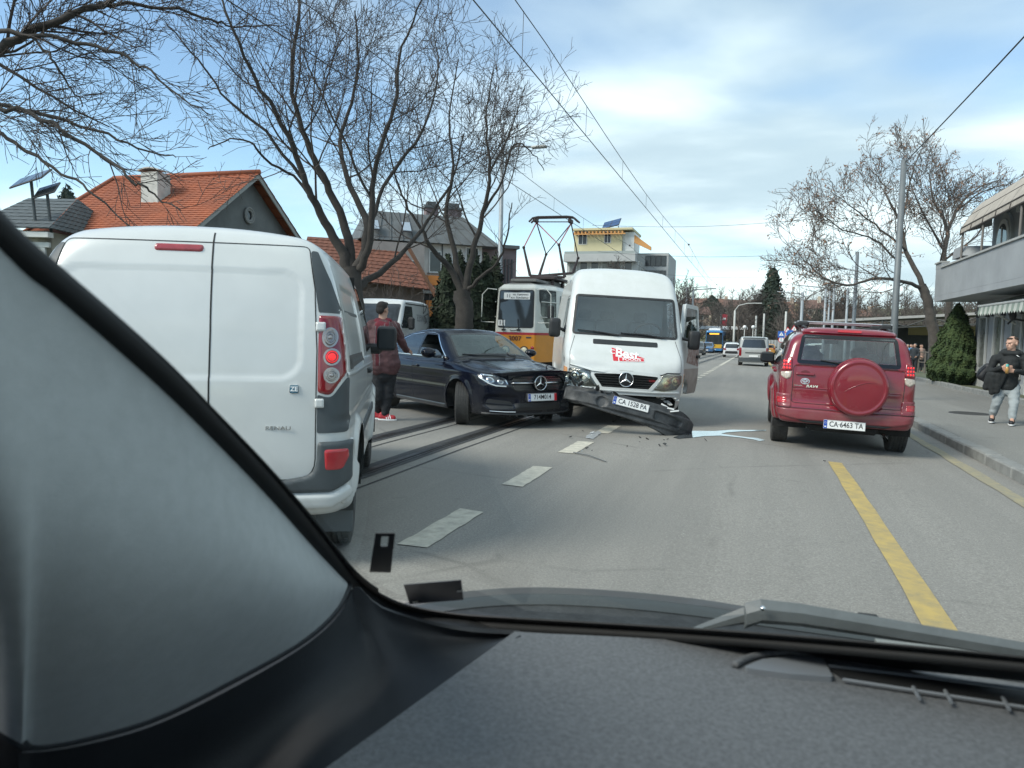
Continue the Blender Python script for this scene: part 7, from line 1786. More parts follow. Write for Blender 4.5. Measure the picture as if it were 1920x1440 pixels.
    for k in range(6): shard(b, (1.72+.09*k, .52+.05*(k % 3), .895-.035*k), .07, 140+k)
    b.build('bonnet_shards', NV, t)
    b = MB()
    for k in range(7): shard(b, (2.02-.03*(k % 3), .55+.05*k, .62-.07*(k % 4)), .12, 160+k)
    b.build('crushed_corner', M_BLACK, t)
    # cabin
    for yy in (.36, -.36): seat(t, -.15, yy, .50)
    MB().box((-1.05, 0, .62), (.5, 1.2, .3), bev=.06).build('rear_bench', M_SEAT, t)
    MB().box((.80, 0, .86), (.5, 1.34, .14), bev=.05).build('dashboard', M_CABIN, t)
    steering(t, .50, .36, .90, .18)
    MB().box((.36, 0, 1.30), (.03, .22, .07), bev=.02).build('inner_mirror', M_BLACK, t)
    MB().box((0, 0, .28), (3.6, 1.3, .10)).build('underbody', M_DARK, t)
    MB().box((1.45, 0, .55), (1.0, 1.0, .5)).build('engine_bay', M_DARK, t)
    return t
build_sedan()
# ------------------------------------------------------------------ orange and white tram
def build_tram():
    p = P(962, 640, 24.3); t = thing('tram', 'orange and white tram number 3007 on route 11 facing the viewer behind the crash', 'tram', (-7.55, p.y, zroad(-7, p.y)), R(-90))
    OR = mat('tram orange', (.70, .27, .018), .35, coat=.4, var=.12, scale=2, dust=(.6, (.25, .16, .08), .5)); WH = mat('tram white', (.62, .63, .59), .4, coat=.3, var=.15, scale=2, col2=(.54, .54, .49)); RD = mat('tram red', (.42, .02, .03), .4)
    RF = mat('tram roof grey', (.22, .22, .21), .8, var=.3, scale=2); RUB = M_BLACK
    half = [(-13.5, 1.08), (-1.25, 1.08), (-.20, .76), (-.05, .71), (0, .66)]
    def outline(ins=0.0, fwd=0.0):
        h = [(x+(fwd if x > -2 else 0), y-ins) for x, y in half]
        o = [(x, -y) for x, y in h]+[(x, y) for x, y in h[::-1]]; return np.array([(x, y) for x, y in o])
    def band(name, z0, z1, m_, i0=0.0, i1=0.0, f0=0.0, f1=0.0):
        a, b_ = outline(i0, f0), outline(i1, f1); n = len(a)
        V = [(x, y, z0) for x, y in a]+[(x, y, z1) for x, y in b_]
        F = [(i, (i+1) % n, n+(i+1) % n, n+i) for i in range(n)]+[tuple(range(n, 2*n)), tuple(range(n-1, -1, -1))]
        return mesh_obj(name, V, F, m_, t)
    band('bogie_skirt', .30, .62, M_DARK, .10, .10, -.12, -.12)
    band('apron', .55, 1.44, OR); band('red_stripe', 1.441, 1.52, RD, -.003, -.003, .003, .003); band('waist_panel', 1.521, 1.66, WH, 0, 0, 0, -.01)
    band('window_band', 1.661, 2.96, WH, .0, .045, -.01, -.12); band('roof_edge', 2.961, 3.10, WH, .045, .16, -.12, -.30); band('roof', 3.101, 3.17, RF, .16, .34, -.3, -.5)
    # front screen, tilted back with the face
    def fp(y, z, o=0.0): return Vector((.0-.01-.11*(z-1.661)/1.3+o, y, z))
    scr = fil([(-.585, 1.70), (.585, 1.70), (.565, 2.88), (-.565, 2.88)], .06)
    scr2 = inset(scr, -.035)
    def fpl(name, o2, m_, o0, par): b = MB(); b.prism([tuple(q) for q in o2], 0, 1, lambda y, z, w_: fp(y, z, o0+.006*w_)); return b.build(name, m_, par)
    seal = fpl('screen_seal', scr2, RUB, .002, t); fpl('windscreen', scr, M_PANE, .010, t)
    sg = fpl('route_board', fil([(-.44, 2.60), (.46, 2.60), (.46, 2.82), (-.44, 2.82)], .01), M_PLATE, .018, t)
    def tx(s_, size, y, z, m_=M_INK, par=t, o=.028, **k): return text_mesh(s_, size, m_, 'lettering', par, frame(fp(y, z, o), (0, 1, 0), (1, 0, .08)), .004, **k)
    tx('11', .17, -.28, 2.71, par=sg); tx('кв. Княжево', .09, .14, 2.755, par=sg); tx('ж.к. Връбница 1', .09, .14, 2.655, par=sg)
    s2 = fpl('route_card', fil([(-.60, 1.73), (-.36, 1.73), (-.36, 1.92), (-.60, 1.92)], .005), M_PLATE, .018, t); tx('11', .19, -.48, 1.825, par=s2, bold=.004)
    for y0 in (-.40, .12): b = MB(); b.tube([fp(y0, 1.60, .03), fp(y0-.04, 1.95, .04)], .014, 5); b.box(fp(y0, 1.60, .02), (.06, .12, .05)); b.build('wiper', RUB, t)
    MB().tube([fp(-.16, 1.60, .02), fp(-.14, 1.575, .05), fp(.02, 1.575, .05), fp(.04, 1.60, .02)], .012, 6).build('grab_handle', M_GREYPL, t)
    text_mesh('3007', .21, mat('dark red figures', (.10, .02, .015), .5), 'fleet_number', t, frame((.012, .0, 1.315), (0, 1, 0), (1, 0, 0)), .004, sx=1.05, bold=.004)
    MB().box((.01, .47, 1.36), (.012, .18, .05), bev=.004).build('maker_plate', M_GREYPL, t)
    for y0, z0, r_ in ((.32, .93, .135), (-.32, .93, .135)):
        b = MB().lathe([(.001, .05), (r_*.5, .045), (r_*.85, .02), (r_*.85, .0)], 28, axis='x', c=(.0, y0, z0)); hl = b.build('head_lamp', mat('warm lamp glass', (.85, .76, .55), .1, coat=.5), t, True)
        MB().lathe([(r_*.85, .0), (r_*.9, .03), (r_*1.05, .03), (r_*1.1, .0)], 28, axis='x', c=(.0, y0, z0)).build('lamp_ring', M_BLACK, hl, True)
    for k, (z0, m_) in enumerate(((1.02, M_REFL), (.86, mat('amber lens', (.70, .35, .16), .2, var=.3, scale=30)))):
        for y0 in (.60, -.60): MB().lathe([(.001, .05), (.055, .04), (.07, .0)], 18, axis='x', c=(-.03, y0, z0)).build('small_lamp', m_, t, True)
    MB().box((-.02, 0, .52), (.20, 1.0, .14), bev=.02).build('coupler_beam', M_BLACK, t)
    b = MB(); b.box((-.3, .25, .22), (.4, .7, .26), bev=.03); b.box((-.3, -.25, .22), (.4, .7, .26), bev=.03); b.build('fender_board', M_PLATE, t)
    # corner and side windows
    def sidepane(name, a, b_, z0, z1, m_, par, o=.012):
        a, b_ = Vector((*a, 0)), Vector((*b_, 0)); d = (b_-a).normalized(); n = Vector((-d.y, d.x, 0)); n = n if n.y*a.y > 0 else -n
        lean = lambda z: -n*.045*max(0, (z-1.661)/1.3)
        pts = fil([(0, z0), ((b_-a).length, z0), ((b_-a).length, z1), (0, z1)], .07)
        bb = MB(); bb.prism([tuple(q) for q in pts], 0, 1, lambda u, z, w_: a+d*u+Vector((0, 0, z))+lean(z)+n*(o-.006+.008*w_)); return bb.build(name, m_, par)
    for s_ in (1, -1):
        sidepane('window_seal', (-.26, s_*.745), (-1.20, s_*1.065), 1.62, 2.93, RUB, t, .006); w_ = sidepane('corner_window', (-.32, s_*.765), (-1.14, s_*1.045), 1.68, 2.87, M_PANE, t, .014)
        for zz in (2.48, 1.98): MB().tube([(-.28, s_*.80, zz+.05), (-1.16, s_*1.10, zz+.05)], .018, 5).build('window_bar', WH, t)
        for k in range(8): q = sidepane('side_window', (-1.7-1.4*k, s_*1.08), (-2.9-1.4*k, s_*1.08), 1.72, 2.80, M_PANE, t, .014)
        # bent mirror arms
        b = MB(); b.tube([(-.10, s_*.70, 2.92), (-.05, s_*1.0, 2.95), (-.02, s_*1.18, 2.75), (-.02, s_*1.20, 1.85), (-.05, s_*.76, 1.84)], .018, 6); b.build('mirror_arm', WH, t)
        if s_ > 0: MB().box((-.05, s_*1.18, 2.20), (.08, .22, .42), bev=.03).build('mirror', RUB, t)
        for x0 in (-2.8, -9.6): liner(t, (x0, s_*.9, .35), .4, .3, s_)
        for x0 in (-2.0, -3.6, -8.8, -10.4): MB().lathe([(.001, s_*.62), (.32, s_*.60), (.34, s_*.48), (.30, s_*.46)], 24, c=(x0, 0, .33)).build('tram_wheel', M_RAIL, t, True)
    b = MB(); b.box((-1.2, .1, 3.25), (1.5, .9, .10), bev=.02); b.box((-3.2, 0, 3.26), (1.8, 1.1, .22), bev=.03); b.box((-6.5, 0, 3.28), (1.4, 1.2, .3), bev=.03); b.build('roof_box', RF, t)
    # pantograph, raised
    pg = bpy.data.objects.new('pantograph', None); C.objects.link(pg); pg.parent = t
    bpy.context.view_layer.update(); inv = t.matrix_world.inverted()
    q = lambda px, py, d: inv @ P(px, py, d)
    DK = mat('pantograph dark', (.05, .035, .035), .6); PK = mat('pantograph red', (.42, .10, .10), .6); D1, D2, D0 = 26.2, 27.6, 26.9
    hl, hr = q(1006, 417, D0), q(1071, 419, D0)
    def rod(name, pts, r_, m_): return MB().tube(pts, r_, 6).build(name, m_, pg)
    for d, kn, bs, um in ((D1, [(982, 464), (1048, 459)], [(994, 517), (1059, 520)], PK), (D2, [(1024, 477), (1084, 484)], [(1011, 517), (1074, 512)], DK)):
        for i in (0, 1):
            k = q(*kn[i], d); h = (hl, hr)[i]; b0 = q(*bs[i], d)
            rod('upper_arm', [h, k], .022, um); rod('lower_arm', [k, b0], [.035, .055], DK); MB().ball(k, .06, 8).build('knee_joint', DK, pg)
        rod('cross_stay', [(hl, hr)[0 if d == D1 else 1], q(*kn[1 if d == D1 else 0], d)], .018, um)
        rod('base_bar', [q(*bs[0], d), q(*bs[1], d)], .05, DK)
    for off in (0.0, .28):
        e = Vector((off, 0, 0)); rod('collector_bar', [q(996, 418, D0)+e, q(1003, 411, D0)+e, q(1012, 409, D0)+e, q(1066, 408, D0)+e, q(1077, 409, D0)+e, q(1087, 418, D0)+e], .035, DK)
    rod('collector_bar', [q(1008, 416, D0), q(1068, 416, D0)], .02, DK)
    for h in (hl, hr): MB().box(h+Vector((.1, 0, .06)), (.4, .12, .16), bev=.03).build('head_joint', DK, pg)
    b = MB(); b.box((-3.0, 0, 3.45), (1.8, 1.5, .10), bev=.02)
    for x in (-2.3, -3.7):
        for y in (-.6, .6): b.tube([(x, y, 3.2), (x, y, 3.42)], .06, 8)
    b.build('base_frame', DK, pg)
    return t
build_tram()
# ------------------------------------------------------------------ other traffic
def small_car(name, label, cat, loc, rot, col, L_=4.0, W_=1.72, H_=1.5, kind='hatch', lit=False, group=None, step=.06, grey=False, txt=None):
    t = thing(name, label, cat, loc, rot, group); hl = L_/2; hw = W_/2
    M = mat('car paint %.2f %.2f %.2f' % col, col, .3, coat=.7, var=.12, scale=3)
    if kind == 'van': Tp = [(-hl, H_*.97), (-hl*.5, H_), (hl*.35, H_*.99), (hl*.48, H_*.93), (hl*.72, H_*.60), (hl*.98, H_*.48), (hl*1.1, H_*.3)]
    elif kind == 'bus': Tp = [(-hl, H_), (0, H_), (hl*.97, H_), (hl*1.1, H_*.98)]
    else: Tp = [(-hl*1.02, H_*.66), (-hl*.92, H_*.80), (-hl*.62, H_*.97), (-hl*.1, H_), (hl*.22, H_*.93), (hl*.55, H_*.64), (hl*.92, H_*.54), (hl*1.1, H_*.35)]
    Tx = cur(*zip(*Tp)); sq = {'van': .9, 'bus': .98}.get(kind, .76)
    Wz = cur([0, H_*.3, H_*.62, H_], [hw*.9, hw, hw*.98, hw*sq]); k = .12 if kind != 'bus' else .15
    def f(x, y, z):
        ay = np.abs(y); s = ay-Wz(z)*(1-.08*np.clip(np.abs(x)/hl-.6, 0, .4)**2/.16)
        g = smax(s, topdist(z, lambda a, b: Tx(a)-.04*(np.abs(b)/hw)**2.5, x, y), k); b = .18 if kind != 'bus' else .10
        g = smax(g, x-(hl-b*(ay/hw)**2.5), .12); g = smax(g, -hl+.6*b*(ay/hw)**2.5+.16*np.clip((z/H_-.55)/.4, 0, 1)*(kind != 'bus')-x, .10)
        return smax(g, .22-z, .05)
    s = Shell(f, (-hl-.2, -hw-.1, .1), (hl+.2, hw+.1, H_+.15), (-hl*.6, hl*.6, H_*.45), step)
    wb = hl*.62; r_ = .31 if kind != 'bus' else .48
    for wx in (-wb, wb):
        for ax in ('y-', 'y+'): s.cut(ax, ell(wx, r_, r_*1.12, r_*1.12, 28))
    s.build('body', M, t)
    zb, zt = H_*.62, H_*.90
    rear = fil([(-hw*.80, zb), (hw*.80, zb), (hw*.66, zt), (-hw*.66, zt)], .06); s.panel('rear_window', 'x-', rear, M_PANE, t, off=.004, skirt=False, res=.06)
    wsz = (.60, .92) if kind == 'van' else (.63, .90)
    if kind == 'bus': wsz = (.36, .80)
    s.panel('windscreen', 'x+', fil([(-hw*.84, H_*wsz[0]), (hw*.84, H_*wsz[0]), (hw*.76*sq/.8 if kind != 'bus' else hw*.84, H_*wsz[1]), (-hw*.76*sq/.8 if kind != 'bus' else -hw*.84, H_*wsz[1])], .06), M_PANE, t, off=.004, skirt=False, res=.06)
    for ax in ('y-', 'y+'):
        if kind == 'van': ol = [fil([(hl*.10, H_*.62), (hl*.10, H_*.90), (hl*.42, H_*.90), (hl*.66, H_*.62)], .05)]
        elif kind == 'bus': ol = [fil([(-hl*.9, H_*.38), (hl*.85, H_*.38), (hl*.85, H_*.78), (-hl*.9, H_*.78)], .08)]
        else: ol = [fil([(-hl*.70, H_*.68), (-hl*.52, H_*.90), (hl*.10, H_*.90), (hl*.42, H_*.66)], .06)]
        for o_ in ol: s.panel('side_window', ax, o_, M_PANE, t, off=.004, skirt=False, res=.08)
        sg = 1 if ax == 'y+' else -1
        for ln in ([(0, .3), (0, H_*.62)], [(-hl*.45, .3), (-hl*.42, H_*.62)]): s.strip('door_gap', ax, ln, .012, M_GAP, t, off=.003)
        b = MB().box((hl*.40, sg*(hw+.10), H_*.66), (.14, .20, .14), bev=.04); b.build('mirror', M_BLACK, t)
        for wx in (-wb, wb):
            liner(t, (wx, sg*hw*.86, r_), r_*1.15, .25, sg)
            b = MB().lathe([(.001, sg*.02), (r_*.55, sg*.05), (r_*.62, sg*.09)], 20); o_ = MB().lathe([(r_*.6, -.1), (r_*.95, -.11), (r_, -.06), (r_, .06), (r_*.95, .11), (r_*.6, .10)], 24).build('wheel', M_TYRE, t, True); o_.location = (wx, sg*(hw-.11), r_)
            b.build('rim', M_ALLOY, o_, True)
    for sg in (-1, 1):
        def q(o): o = np.array(o, float); return o if sg > 0 else mir(o)
        if kind == 'van': tl = fil([(hw*.80, H_*.62), (hw*.80, H_*.34), (hw*.97, H_*.34), (hw*.97, H_*.62)], .03)
        else: tl = fil([(hw*.62, H_*.60), (hw*.62, H_*.48), (hw*.95, H_*.50), (hw*.93, H_*.62)], .03)
        s.panel('tail_lamp', 'x-', q(tl), M_LAMPRED, t, off=.012, thick=.02, res=.03)
        s.panel('head_lamp', 'x+', q(fil([(hw*.52, H_*.44), (hw*.55, H_*.37), (hw*.93, H_*.40), (hw*.90, H_*.48)] if kind != 'bus' else [(hw*.6, .75), (hw*.6, .6), (hw*.93, .6), (hw*.93, .78)], .03)), M_LAMPCLR if not lit else mat('lit head lamp', (1, .95, .85), .2, emit=1.5), t, off=.012, thick=.02, res=.03)
    s.panel('rear_bumper', 'x-', fil([(-hw*.95, .52), (-hw*.93, .28), (hw*.93, .28), (hw*.95, .52)], .05), M_GREYPL if grey else M, t, off=.03, thick=.04, res=.05)
    s.panel('front_bumper', 'x+', fil([(-hw*.92, .50), (-hw*.88, .28), (hw*.88, .28), (hw*.92, .50)], .05), M, t, off=.03, thick=.04, res=.05)
    s.panel('grille', 'x+', rr(0, H_*.38, W_*.45, .14, .03), M_BLACK, t, off=.006, thick=.01, res=.05)
    MB().box((-hl-.02, 0, .62 if kind == 'van' else .55), (.02, .52, .11)).build('number_plate', M_PLATE, t); MB().box((hl+.035, 0, .42), (.02, .52, .11)).build('number_plate', M_PLATE, t)
    MB().box((0, 0, .3), (L_*.8, W_*.8, .12)).build('underbody', M_DARK, t)
    return t, s, M
def at(px, py): g = G(px, py); return g
def build_traffic():
    # silver van directly ahead
    g = at(1412, 686); t, s, M = small_car('small_van', 'silver grey small van driving away left of the red car', 'van', g+Vector((0, 1.6, 0)), R(90), (.36, .37, .36), 4.3, 1.80, 1.82, 'van', grey=True, step=.04)
    s.panel('handle_bar', 'x-', rr(0, .82, 1.0, .05, .02), M_BLACK, t, off=.02, thick=.03, res=.03); s.panel('roof_cap', 'x-', fil([(-.70, 1.66), (.70, 1.66), (.62, 1.76), (-.62, 1.76)], .03), M_GREYPL, t, off=.01, thick=.02, res=.03)
    g = at(1371, 670); t, s, M = small_car('hatchback', 'white hatchback driving away left of the silver van', 'car', g+Vector((0, 1.5, 0)), R(90), (.62, .63, .63), 3.5, 1.62, 1.46)
    s.panel('black_insert', 'x-', fil([(-.55, .62), (-.62, .36), (.62, .36), (.55, .62)], .05), M_BLACK, t, off=.04, thick=.02, res=.03)
    g = at(1324, 662); small_car('estate_car', 'blue oncoming car beside the white van door', 'car', g+Vector((0, 2, 0)), R(-90), (.05, .13, .26), 4.3, 1.8, 1.5, lit=False)
    g = at(1303, 666); small_car('saloon_car', 'dark grey oncoming car half hidden by the white van door', 'car', g+Vector((0, 2, 0)), R(-90), (.04, .045, .05), 4.5, 1.8, 1.48)
    g = at(1338, 661); g += Vector((0, 6, 0)); t, s, M = small_car('city_bus', 'blue and yellow city bus coming down the street', 'bus', g, R(-90), (.05, .20, .42), 12, 2.5, 3.1, 'bus', step=.14)
    YB = mat('bus yellow', (.62, .36, .03), .4, coat=.4)
    s.panel('yellow_front', 'x+', fil([(-1.1, 1.15), (-1.0, .62), (1.0, .62), (1.1, 1.15)], .1), YB, t, off=.03, thick=.02, res=.06); s.panel('black_mask', 'x+', fil([(-1.16, 1.1), (1.16, 1.1), (1.16, 2.8), (-1.16, 2.8)], .1), M_FRIT, t, off=.001, thick=.01, res=.08)
    s.panel('destination_board', 'x+', rr(0, 2.62, 1.3, .18, .03), mat('amber display', (1.0, .42, .05), .4, emit=1.0, var=.6, scale=20), t, off=.02, thick=.02, res=.06); MB().box((4.5, 0, 3.2), (2.2, 1.6, .35), bev=.1).build('roof_pod', M_PLATE, t)
    g = at(1360, 661); small_car('dark_suv', 'dark oncoming car just right of the bus', 'car', g+Vector((0, 3, 0)), R(-90), (.03, .033, .036), 4.4, 1.8, 1.65)
    for i, (px, py, c, lb, r_) in enumerate([(1441, 664, (.50, .24, .05), 'orange taxi beyond the silver van on the right', 90), (1456, 660, (.04, .05, .06), 'black parked car far right behind the silver van', 90), (1470, 659, (.30, .31, .32), 'grey parked car far right near the road signs', 80), (1386, 657, (.10, .11, .13), 'dark car farthest ahead in the queue', 90), (1399, 655, (.28, .30, .32), 'pale car farthest ahead beside the dark one', 90)]):
        g = at(px, py); small_car('parked_car', lb, 'car', g, R(r_), c, 4.2, 1.75, 1.48, step=.1, group='small far cars')
    g = P(1548, 672, 62); small_car('parked_hatchback', 'white parked hatchback seen through the red car windows', 'car', (g.x, g.y, zroad(3, 60)+.1), R(8), (.60, .62, .60), 3.9, 1.7, 1.5, step=.09)
    # white delivery van facing the viewer behind the man
    t, s, M = small_car('delivery_van', 'white delivery van with lettering on its flank parked behind the man in maroon', 'van', Vector((-10.75, 20.2, zroad(-9, 19)+.12)), R(-79), (.58, .60, .60), 4.7, 1.9, 2.28, 'van', step=.045)
    text_on(s, 'y+', 'ZZONE.bg', .30, -.9, 1.72, mat('grey lettering', (.22, .24, .26), .5), 'lettering', t, .006)
    s.strip('flank_swash', 'y+', ell(-1.0, .95, .55, .45, 24, .3, 2.6, True), .05, mat('pale grey print', (.42, .44, .46), .5), t, off=.005)
    s.strip('roof_gutter', 'y+', [(-2.4, 2.12), (.9, 2.12)], .03, M_GAP, t, off=.003)
    for sg in (-1, 1): MB().box((1.25, sg*1.14, 1.55), (.12, .20, .36), bev=.05).build('mirror', M_BLACK, t)
build_traffic()
# ------------------------------------------------------------------ people
def cap(b, p0, p1, r0, r1, n=14, flat=None):
    """tapered limb with rounded ends"""
    p0, p1 = Vector(p0), Vector(p1); d = p1-p0; L = d.length; d = d.normalized() if L > 1e-6 else Vector((0, 0, 1))
    pts = []; rad = []
    for k in range(5): a = math.pi/2*k/4; pts.append(p0-d*r0*math.cos(a)); rad.append(max(r0*math.sin(a), .0008))
    for k in range(1, 5): a = math.pi/2*k/4; pts.append(p1+d*r1*math.sin(a)); rad.append(max(r1*math.cos(a), .0008))
    pts.insert(5, p1); rad.insert(5, r1); b.tube(pts, rad, n, True)
from mathutils import noise as _ns
def fuse(b, name, m_, parent, voxel=.012, smooth=2, fold=0.0):
    """grow the pieces together into one continuous skin"""
    me = bpy.data.meshes.new('tmp'); me.from_pydata([tuple(v) for v in b.V], [], b.F); o = bpy.data.objects.new('tmp', me); C.objects.link(o)
    rm = o.modifiers.new('r', 'REMESH'); rm.mode = 'VOXEL'; rm.voxel_size = voxel
    sm = o.modifiers.new('s', 'SMOOTH'); sm.iterations = smooth; sm.factor = .5
    dg = bpy.context.evaluated_depsgraph_get(); m2 = bpy.data.meshes.new_from_object(o.evaluated_get(dg)); bpy.data.objects.remove(o); bpy.data.meshes.remove(me)
    m2.name = name; m2.materials.clear(); m2.materials.append(m_); m2.polygons.foreach_set('use_smooth', np.ones(len(m2.polygons), bool))
    if fold:                       # soft cloth folds
        n_ = len(m2.vertices); co = np.zeros(n_*3); no = np.zeros(n_*3); m2.vertices.foreach_get('co', co); m2.vertices.foreach_get('normal', no); co, no = co.reshape(-1, 3), no.reshape(-1, 3)
        k_ = np.array([_ns.noise(Vector((p[0]*7, p[1]*7, p[2]*13)))+.6*_ns.noise(Vector((p[0]*15+3, p[1]*15, p[2]*24))) for p in co.tolist()])
        m2.vertices.foreach_set('co', (co+no*(fold*k_)[:, None]).ravel()); m2.update()
    q = bpy.data.objects.new(name, m2); C.objects.link(q); q.parent = parent; return q
M_SKIN = mat('skin', (.42, .24, .17), .55, var=.12, scale=12)
def head(b, c, yaw, s_=1.0, tilt=0.0):
    """skull, jaw, nose, ears, neck root; yaw turns the face, 0 looks along -y"""
    m_ = Matrix.Rotation(yaw, 3, 'Z') @ Matrix.Rotation(tilt, 3, 'X'); c = Vector(c)
    def e(p, r_): bb = MB(); bb.ball((0, 0, 0), [q*s_ for q in r_], 16); b.add([c+m_ @ (Vector(v)+Vector(p)*s_) for v in bb.V], bb.F)
    e((0, .012, .03), (.076, .094, .088)); e((0, -.028, -.045), (.056, .062, .066)); e((0, -.05, -.085), (.030, .030, .026)); e((0, -.092, -.012), (.012, .020, .022)); e((0, -.100, -.024), (.016, .013, .011))
    e((0, -.078, .022), (.050, .018, .012)); e((0, -.082, -.058), (.026, .012, .009))
    for s2 in (-1, 1): e((s2*.078, .015, -.005), (.010, .020, .032)); e((s2*.038, -.052, -.022), (.022, .022, .026))
    return m_
def eyes(c, m_, parent, s_=1.0):
    b = MB(); c = Vector(c)
    for s2 in (-1, 1): b.ball(c+m_ @ Vector((s2*.031, -.080, .000))*s_, .0065*s_, 8)
    b.build('eyes', mat('eye brown', (.05, .035, .03), .4), parent, True)
    MB().box(c+m_ @ Vector((0, -.091, -.058))*s_, (.036*s_, .004, .004*s_), m_).build('mouth', mat('lip', (.24, .10, .08), .6), parent)
def hand(b, w_, fd, side, up, curl=.6, s_=1.0):
    """palm and five bent fingers; fd fingers' direction, side towards the thumb, up back of the hand"""
    w_, fd, side = Vector(w_), Vector(fd).normalized(), Vector(side).normalized(); up = Vector(up).normalized()
    for k in range(4): o = side*(.028-.019*k)*s_; cap(b, w_+o*.7, w_+fd*.085*s_+o, .017*s_, .012*s_, 8)
    for k, ln in enumerate((.070, .080, .074, .056)):
        o = side*(.030-.020*k)*s_; p = w_+fd*.090*s_+o; d = fd; 
        for j in range(3):
            d = (d-up*curl*(.5+.35*j)*.6).normalized(); q = p+d*ln*s_*(.45, .32, .23)[j]; cap(b, p, q, .0090*s_, .0078*s_, 8); p = q
    p = w_+side*.030*s_+fd*.02*s_
    for j, d in enumerate(((side*.75+fd*.6-up*.2), (side*.35+fd*.85-up*.4))): q = p+d.normalized()*.036*s_; cap(b, p, q, .0115*s_, .009*s_, 8); p = q

def build_man():
    """man in a maroon jacket leaning a hand on the dark coupe, seen from behind"""
    g = G(718, 788); rot = math.atan2(-g.y, -g.x)+R(90); S = 1.0
    t = thing('person', 'person in maroon striped hooded jacket and red trainers touching the dark coupe', 'person', g, rot)
    k = 1386/proj(g)[2]
    def q(px, py, dy=0.0): return Vector(((px-718)/k, dy, (789-py)/k))
    SK = M_SKIN; JK = mat('maroon jacket', (.115, .050, .052), .75, var=.35, scale=14, bump=.4, bscale=22); HD = mat('red hood', (.17, .018, .030), .85, var=.2, scale=20); TR = mat('black trousers', (.014, .015, .018), .85, var=.3, scale=10, bump=.3, bscale=18)
    hc = q(716, 583, .02); sh_l, sh_r = q(697, 612, 0), q(737, 612, .03); el, wr = q(752, 643, .24), q(764, 659, .48)
    hipl, hipr = q(710, 700), q(730, 700); kl, kr = q(709, 745, -.02), q(726, 745, -.0); al, ar = q(709, 776, .14), q(722, 779, 0)
    b = MB(); m_ = head(b, hc, R(180-38), 1.0)
    cap(b, hc+Vector((0, .01, -.05)), q(716, 612), .062, .075); cap(b, q(716, 620), q(718, 660), .16, .15); cap(b, q(718, 660), q(720, 695), .15, .15)
    cap(b, sh_l, sh_r, .07, .07); cap(b, sh_r, el, .055, .045); cap(b, el, wr, .042, .030); cap(b, sh_l, q(691, 645, .06), .055, .045); cap(b, q(691, 645, .06), q(702, 664, .26), .042, .03)
    for h_, kn, an in ((hipl, kl, al), (hipr, kr, ar)): cap(b, h_, kn, .085, .06); cap(b, kn, an, .056, .038); cap(b, an, an+Vector((.03, -.01, -.05)), .036, .03)
    hand(b, wr, (.55, .75, -.25), (-.1, .3, .9), (.3, -.2, .8), .5); hand(b, q(702, 664, .26), (.5, .6, -.2), (0, 0, 1), (0, 1, 0), .7)
    body = fuse(b, 'body', SK, t, .009); eyes(hc, m_, body)
    b = MB(); mm = m_
    for p, r_ in (((0, .028, .055), (.086, .090, .080)), ((0, .075, .0), (.076, .045, .07)), ((0, -.045, .095), (.06, .05, .03))): bb = MB(); bb.ball((0, 0, 0), r_, 16); b.add([hc+mm @ (Vector(v)+Vector(p)) for v in bb.V], bb.F)
    fuse(b, 'hair', mat('dark brown hair', (.022, .016, .013), .8, var=.4, scale=40, bump=.6, bscale=160), body, .010, 1)
    b = MB()
    cap(b, q(716, 624, .0), q(717, 655, 0), .205, .215); cap(b, q(718, 655), q(724, 684), .215, .215); cap(b, q(708, 640, -.04), q(710, 684, -.04), .175, .18); cap(b, sh_l+Vector((.0, 0, -.01)), sh_r+Vector((0, 0, -.01)), .095, .095); cap(b, sh_r, el, .088, .072); cap(b, el, wr-Vector((.02, .03, 0)), .070, .050); cap(b, sh_l, q(691, 645, .06), .092, .078); cap(b, q(691, 645, .06), q(701, 664, .22), .072, .05)
    jk = fuse(b, 'jacket', JK, body, .013, 2, .011)
    # stripes of the knitted bands: follow the jacket surface by casting towards it
    from mathutils.bvhtree import BVHTree
    vs = [v.co.copy() for v in jk.data.vertices]; tree = BVHTree.FromPolygons(vs, [tuple(p.vertices) for p in jk.data.polygons])
    def band(pts, w_, m2, nm):
        V = []; F = []; P_ = []
        for a, c_ in zip(pts[:-1], pts[1:]):
            for i in range(10): P_.append(a.lerp(c_, i/10))
        for p in P_:
            h_ = tree.ray_cast(Vector((p.x, -1.5, p.z)), Vector((0, 1, 0)))
            if h_[0] is None: continue
            V += [h_[0]+h_[1]*.004+Vector((-w_/2, 0, 0)), h_[0]+h_[1]*.004+Vector((w_/2, 0, 0))]
        F = [(2*i, 2*i+1, 2*i+3, 2*i+2) for i in range(len(V)//2-1)]
        if F: mesh_obj(nm, V, F, m2, jk)
    RS, WS = mat('red band', (.125, .018, .026), .85, var=.2, scale=30), mat('pale thread', (.27, .22, .22), .9, var=.3, scale=60)
    for (a, c_, d_) in (((708, 606), (706, 640), (707, 690)), ((724, 604), (720, 640), (718, 660))):
        pts = [q(*a), q(*c_), q(*d_)]; band(pts, .055, RS, 'jacket_band')
        for o in (-.033, .033): band([p+Vector((o, 0, 0)) for p in pts], .007, WS, 'jacket_thread')
    for (a, c_) in (((732, 608), (748, 632)), ((737, 604), (755, 634))): band([q(*a), q(*c_)], .008, WS, 'jacket_thread')
    b = MB(); cap(b, q(706, 606, -.02), q(727, 604, .0), .060, .055); cap(b, q(710, 612, -.10), q(722, 614, -.10), .075, .07); cap(b, q(712, 628, -.12), q(718, 628, -.12), .06, .06); fuse(b, 'hood', HD, body, .012, 2, .011)
    b = MB(); cap(b, q(721, 690), q(721, 700), .165, .165)
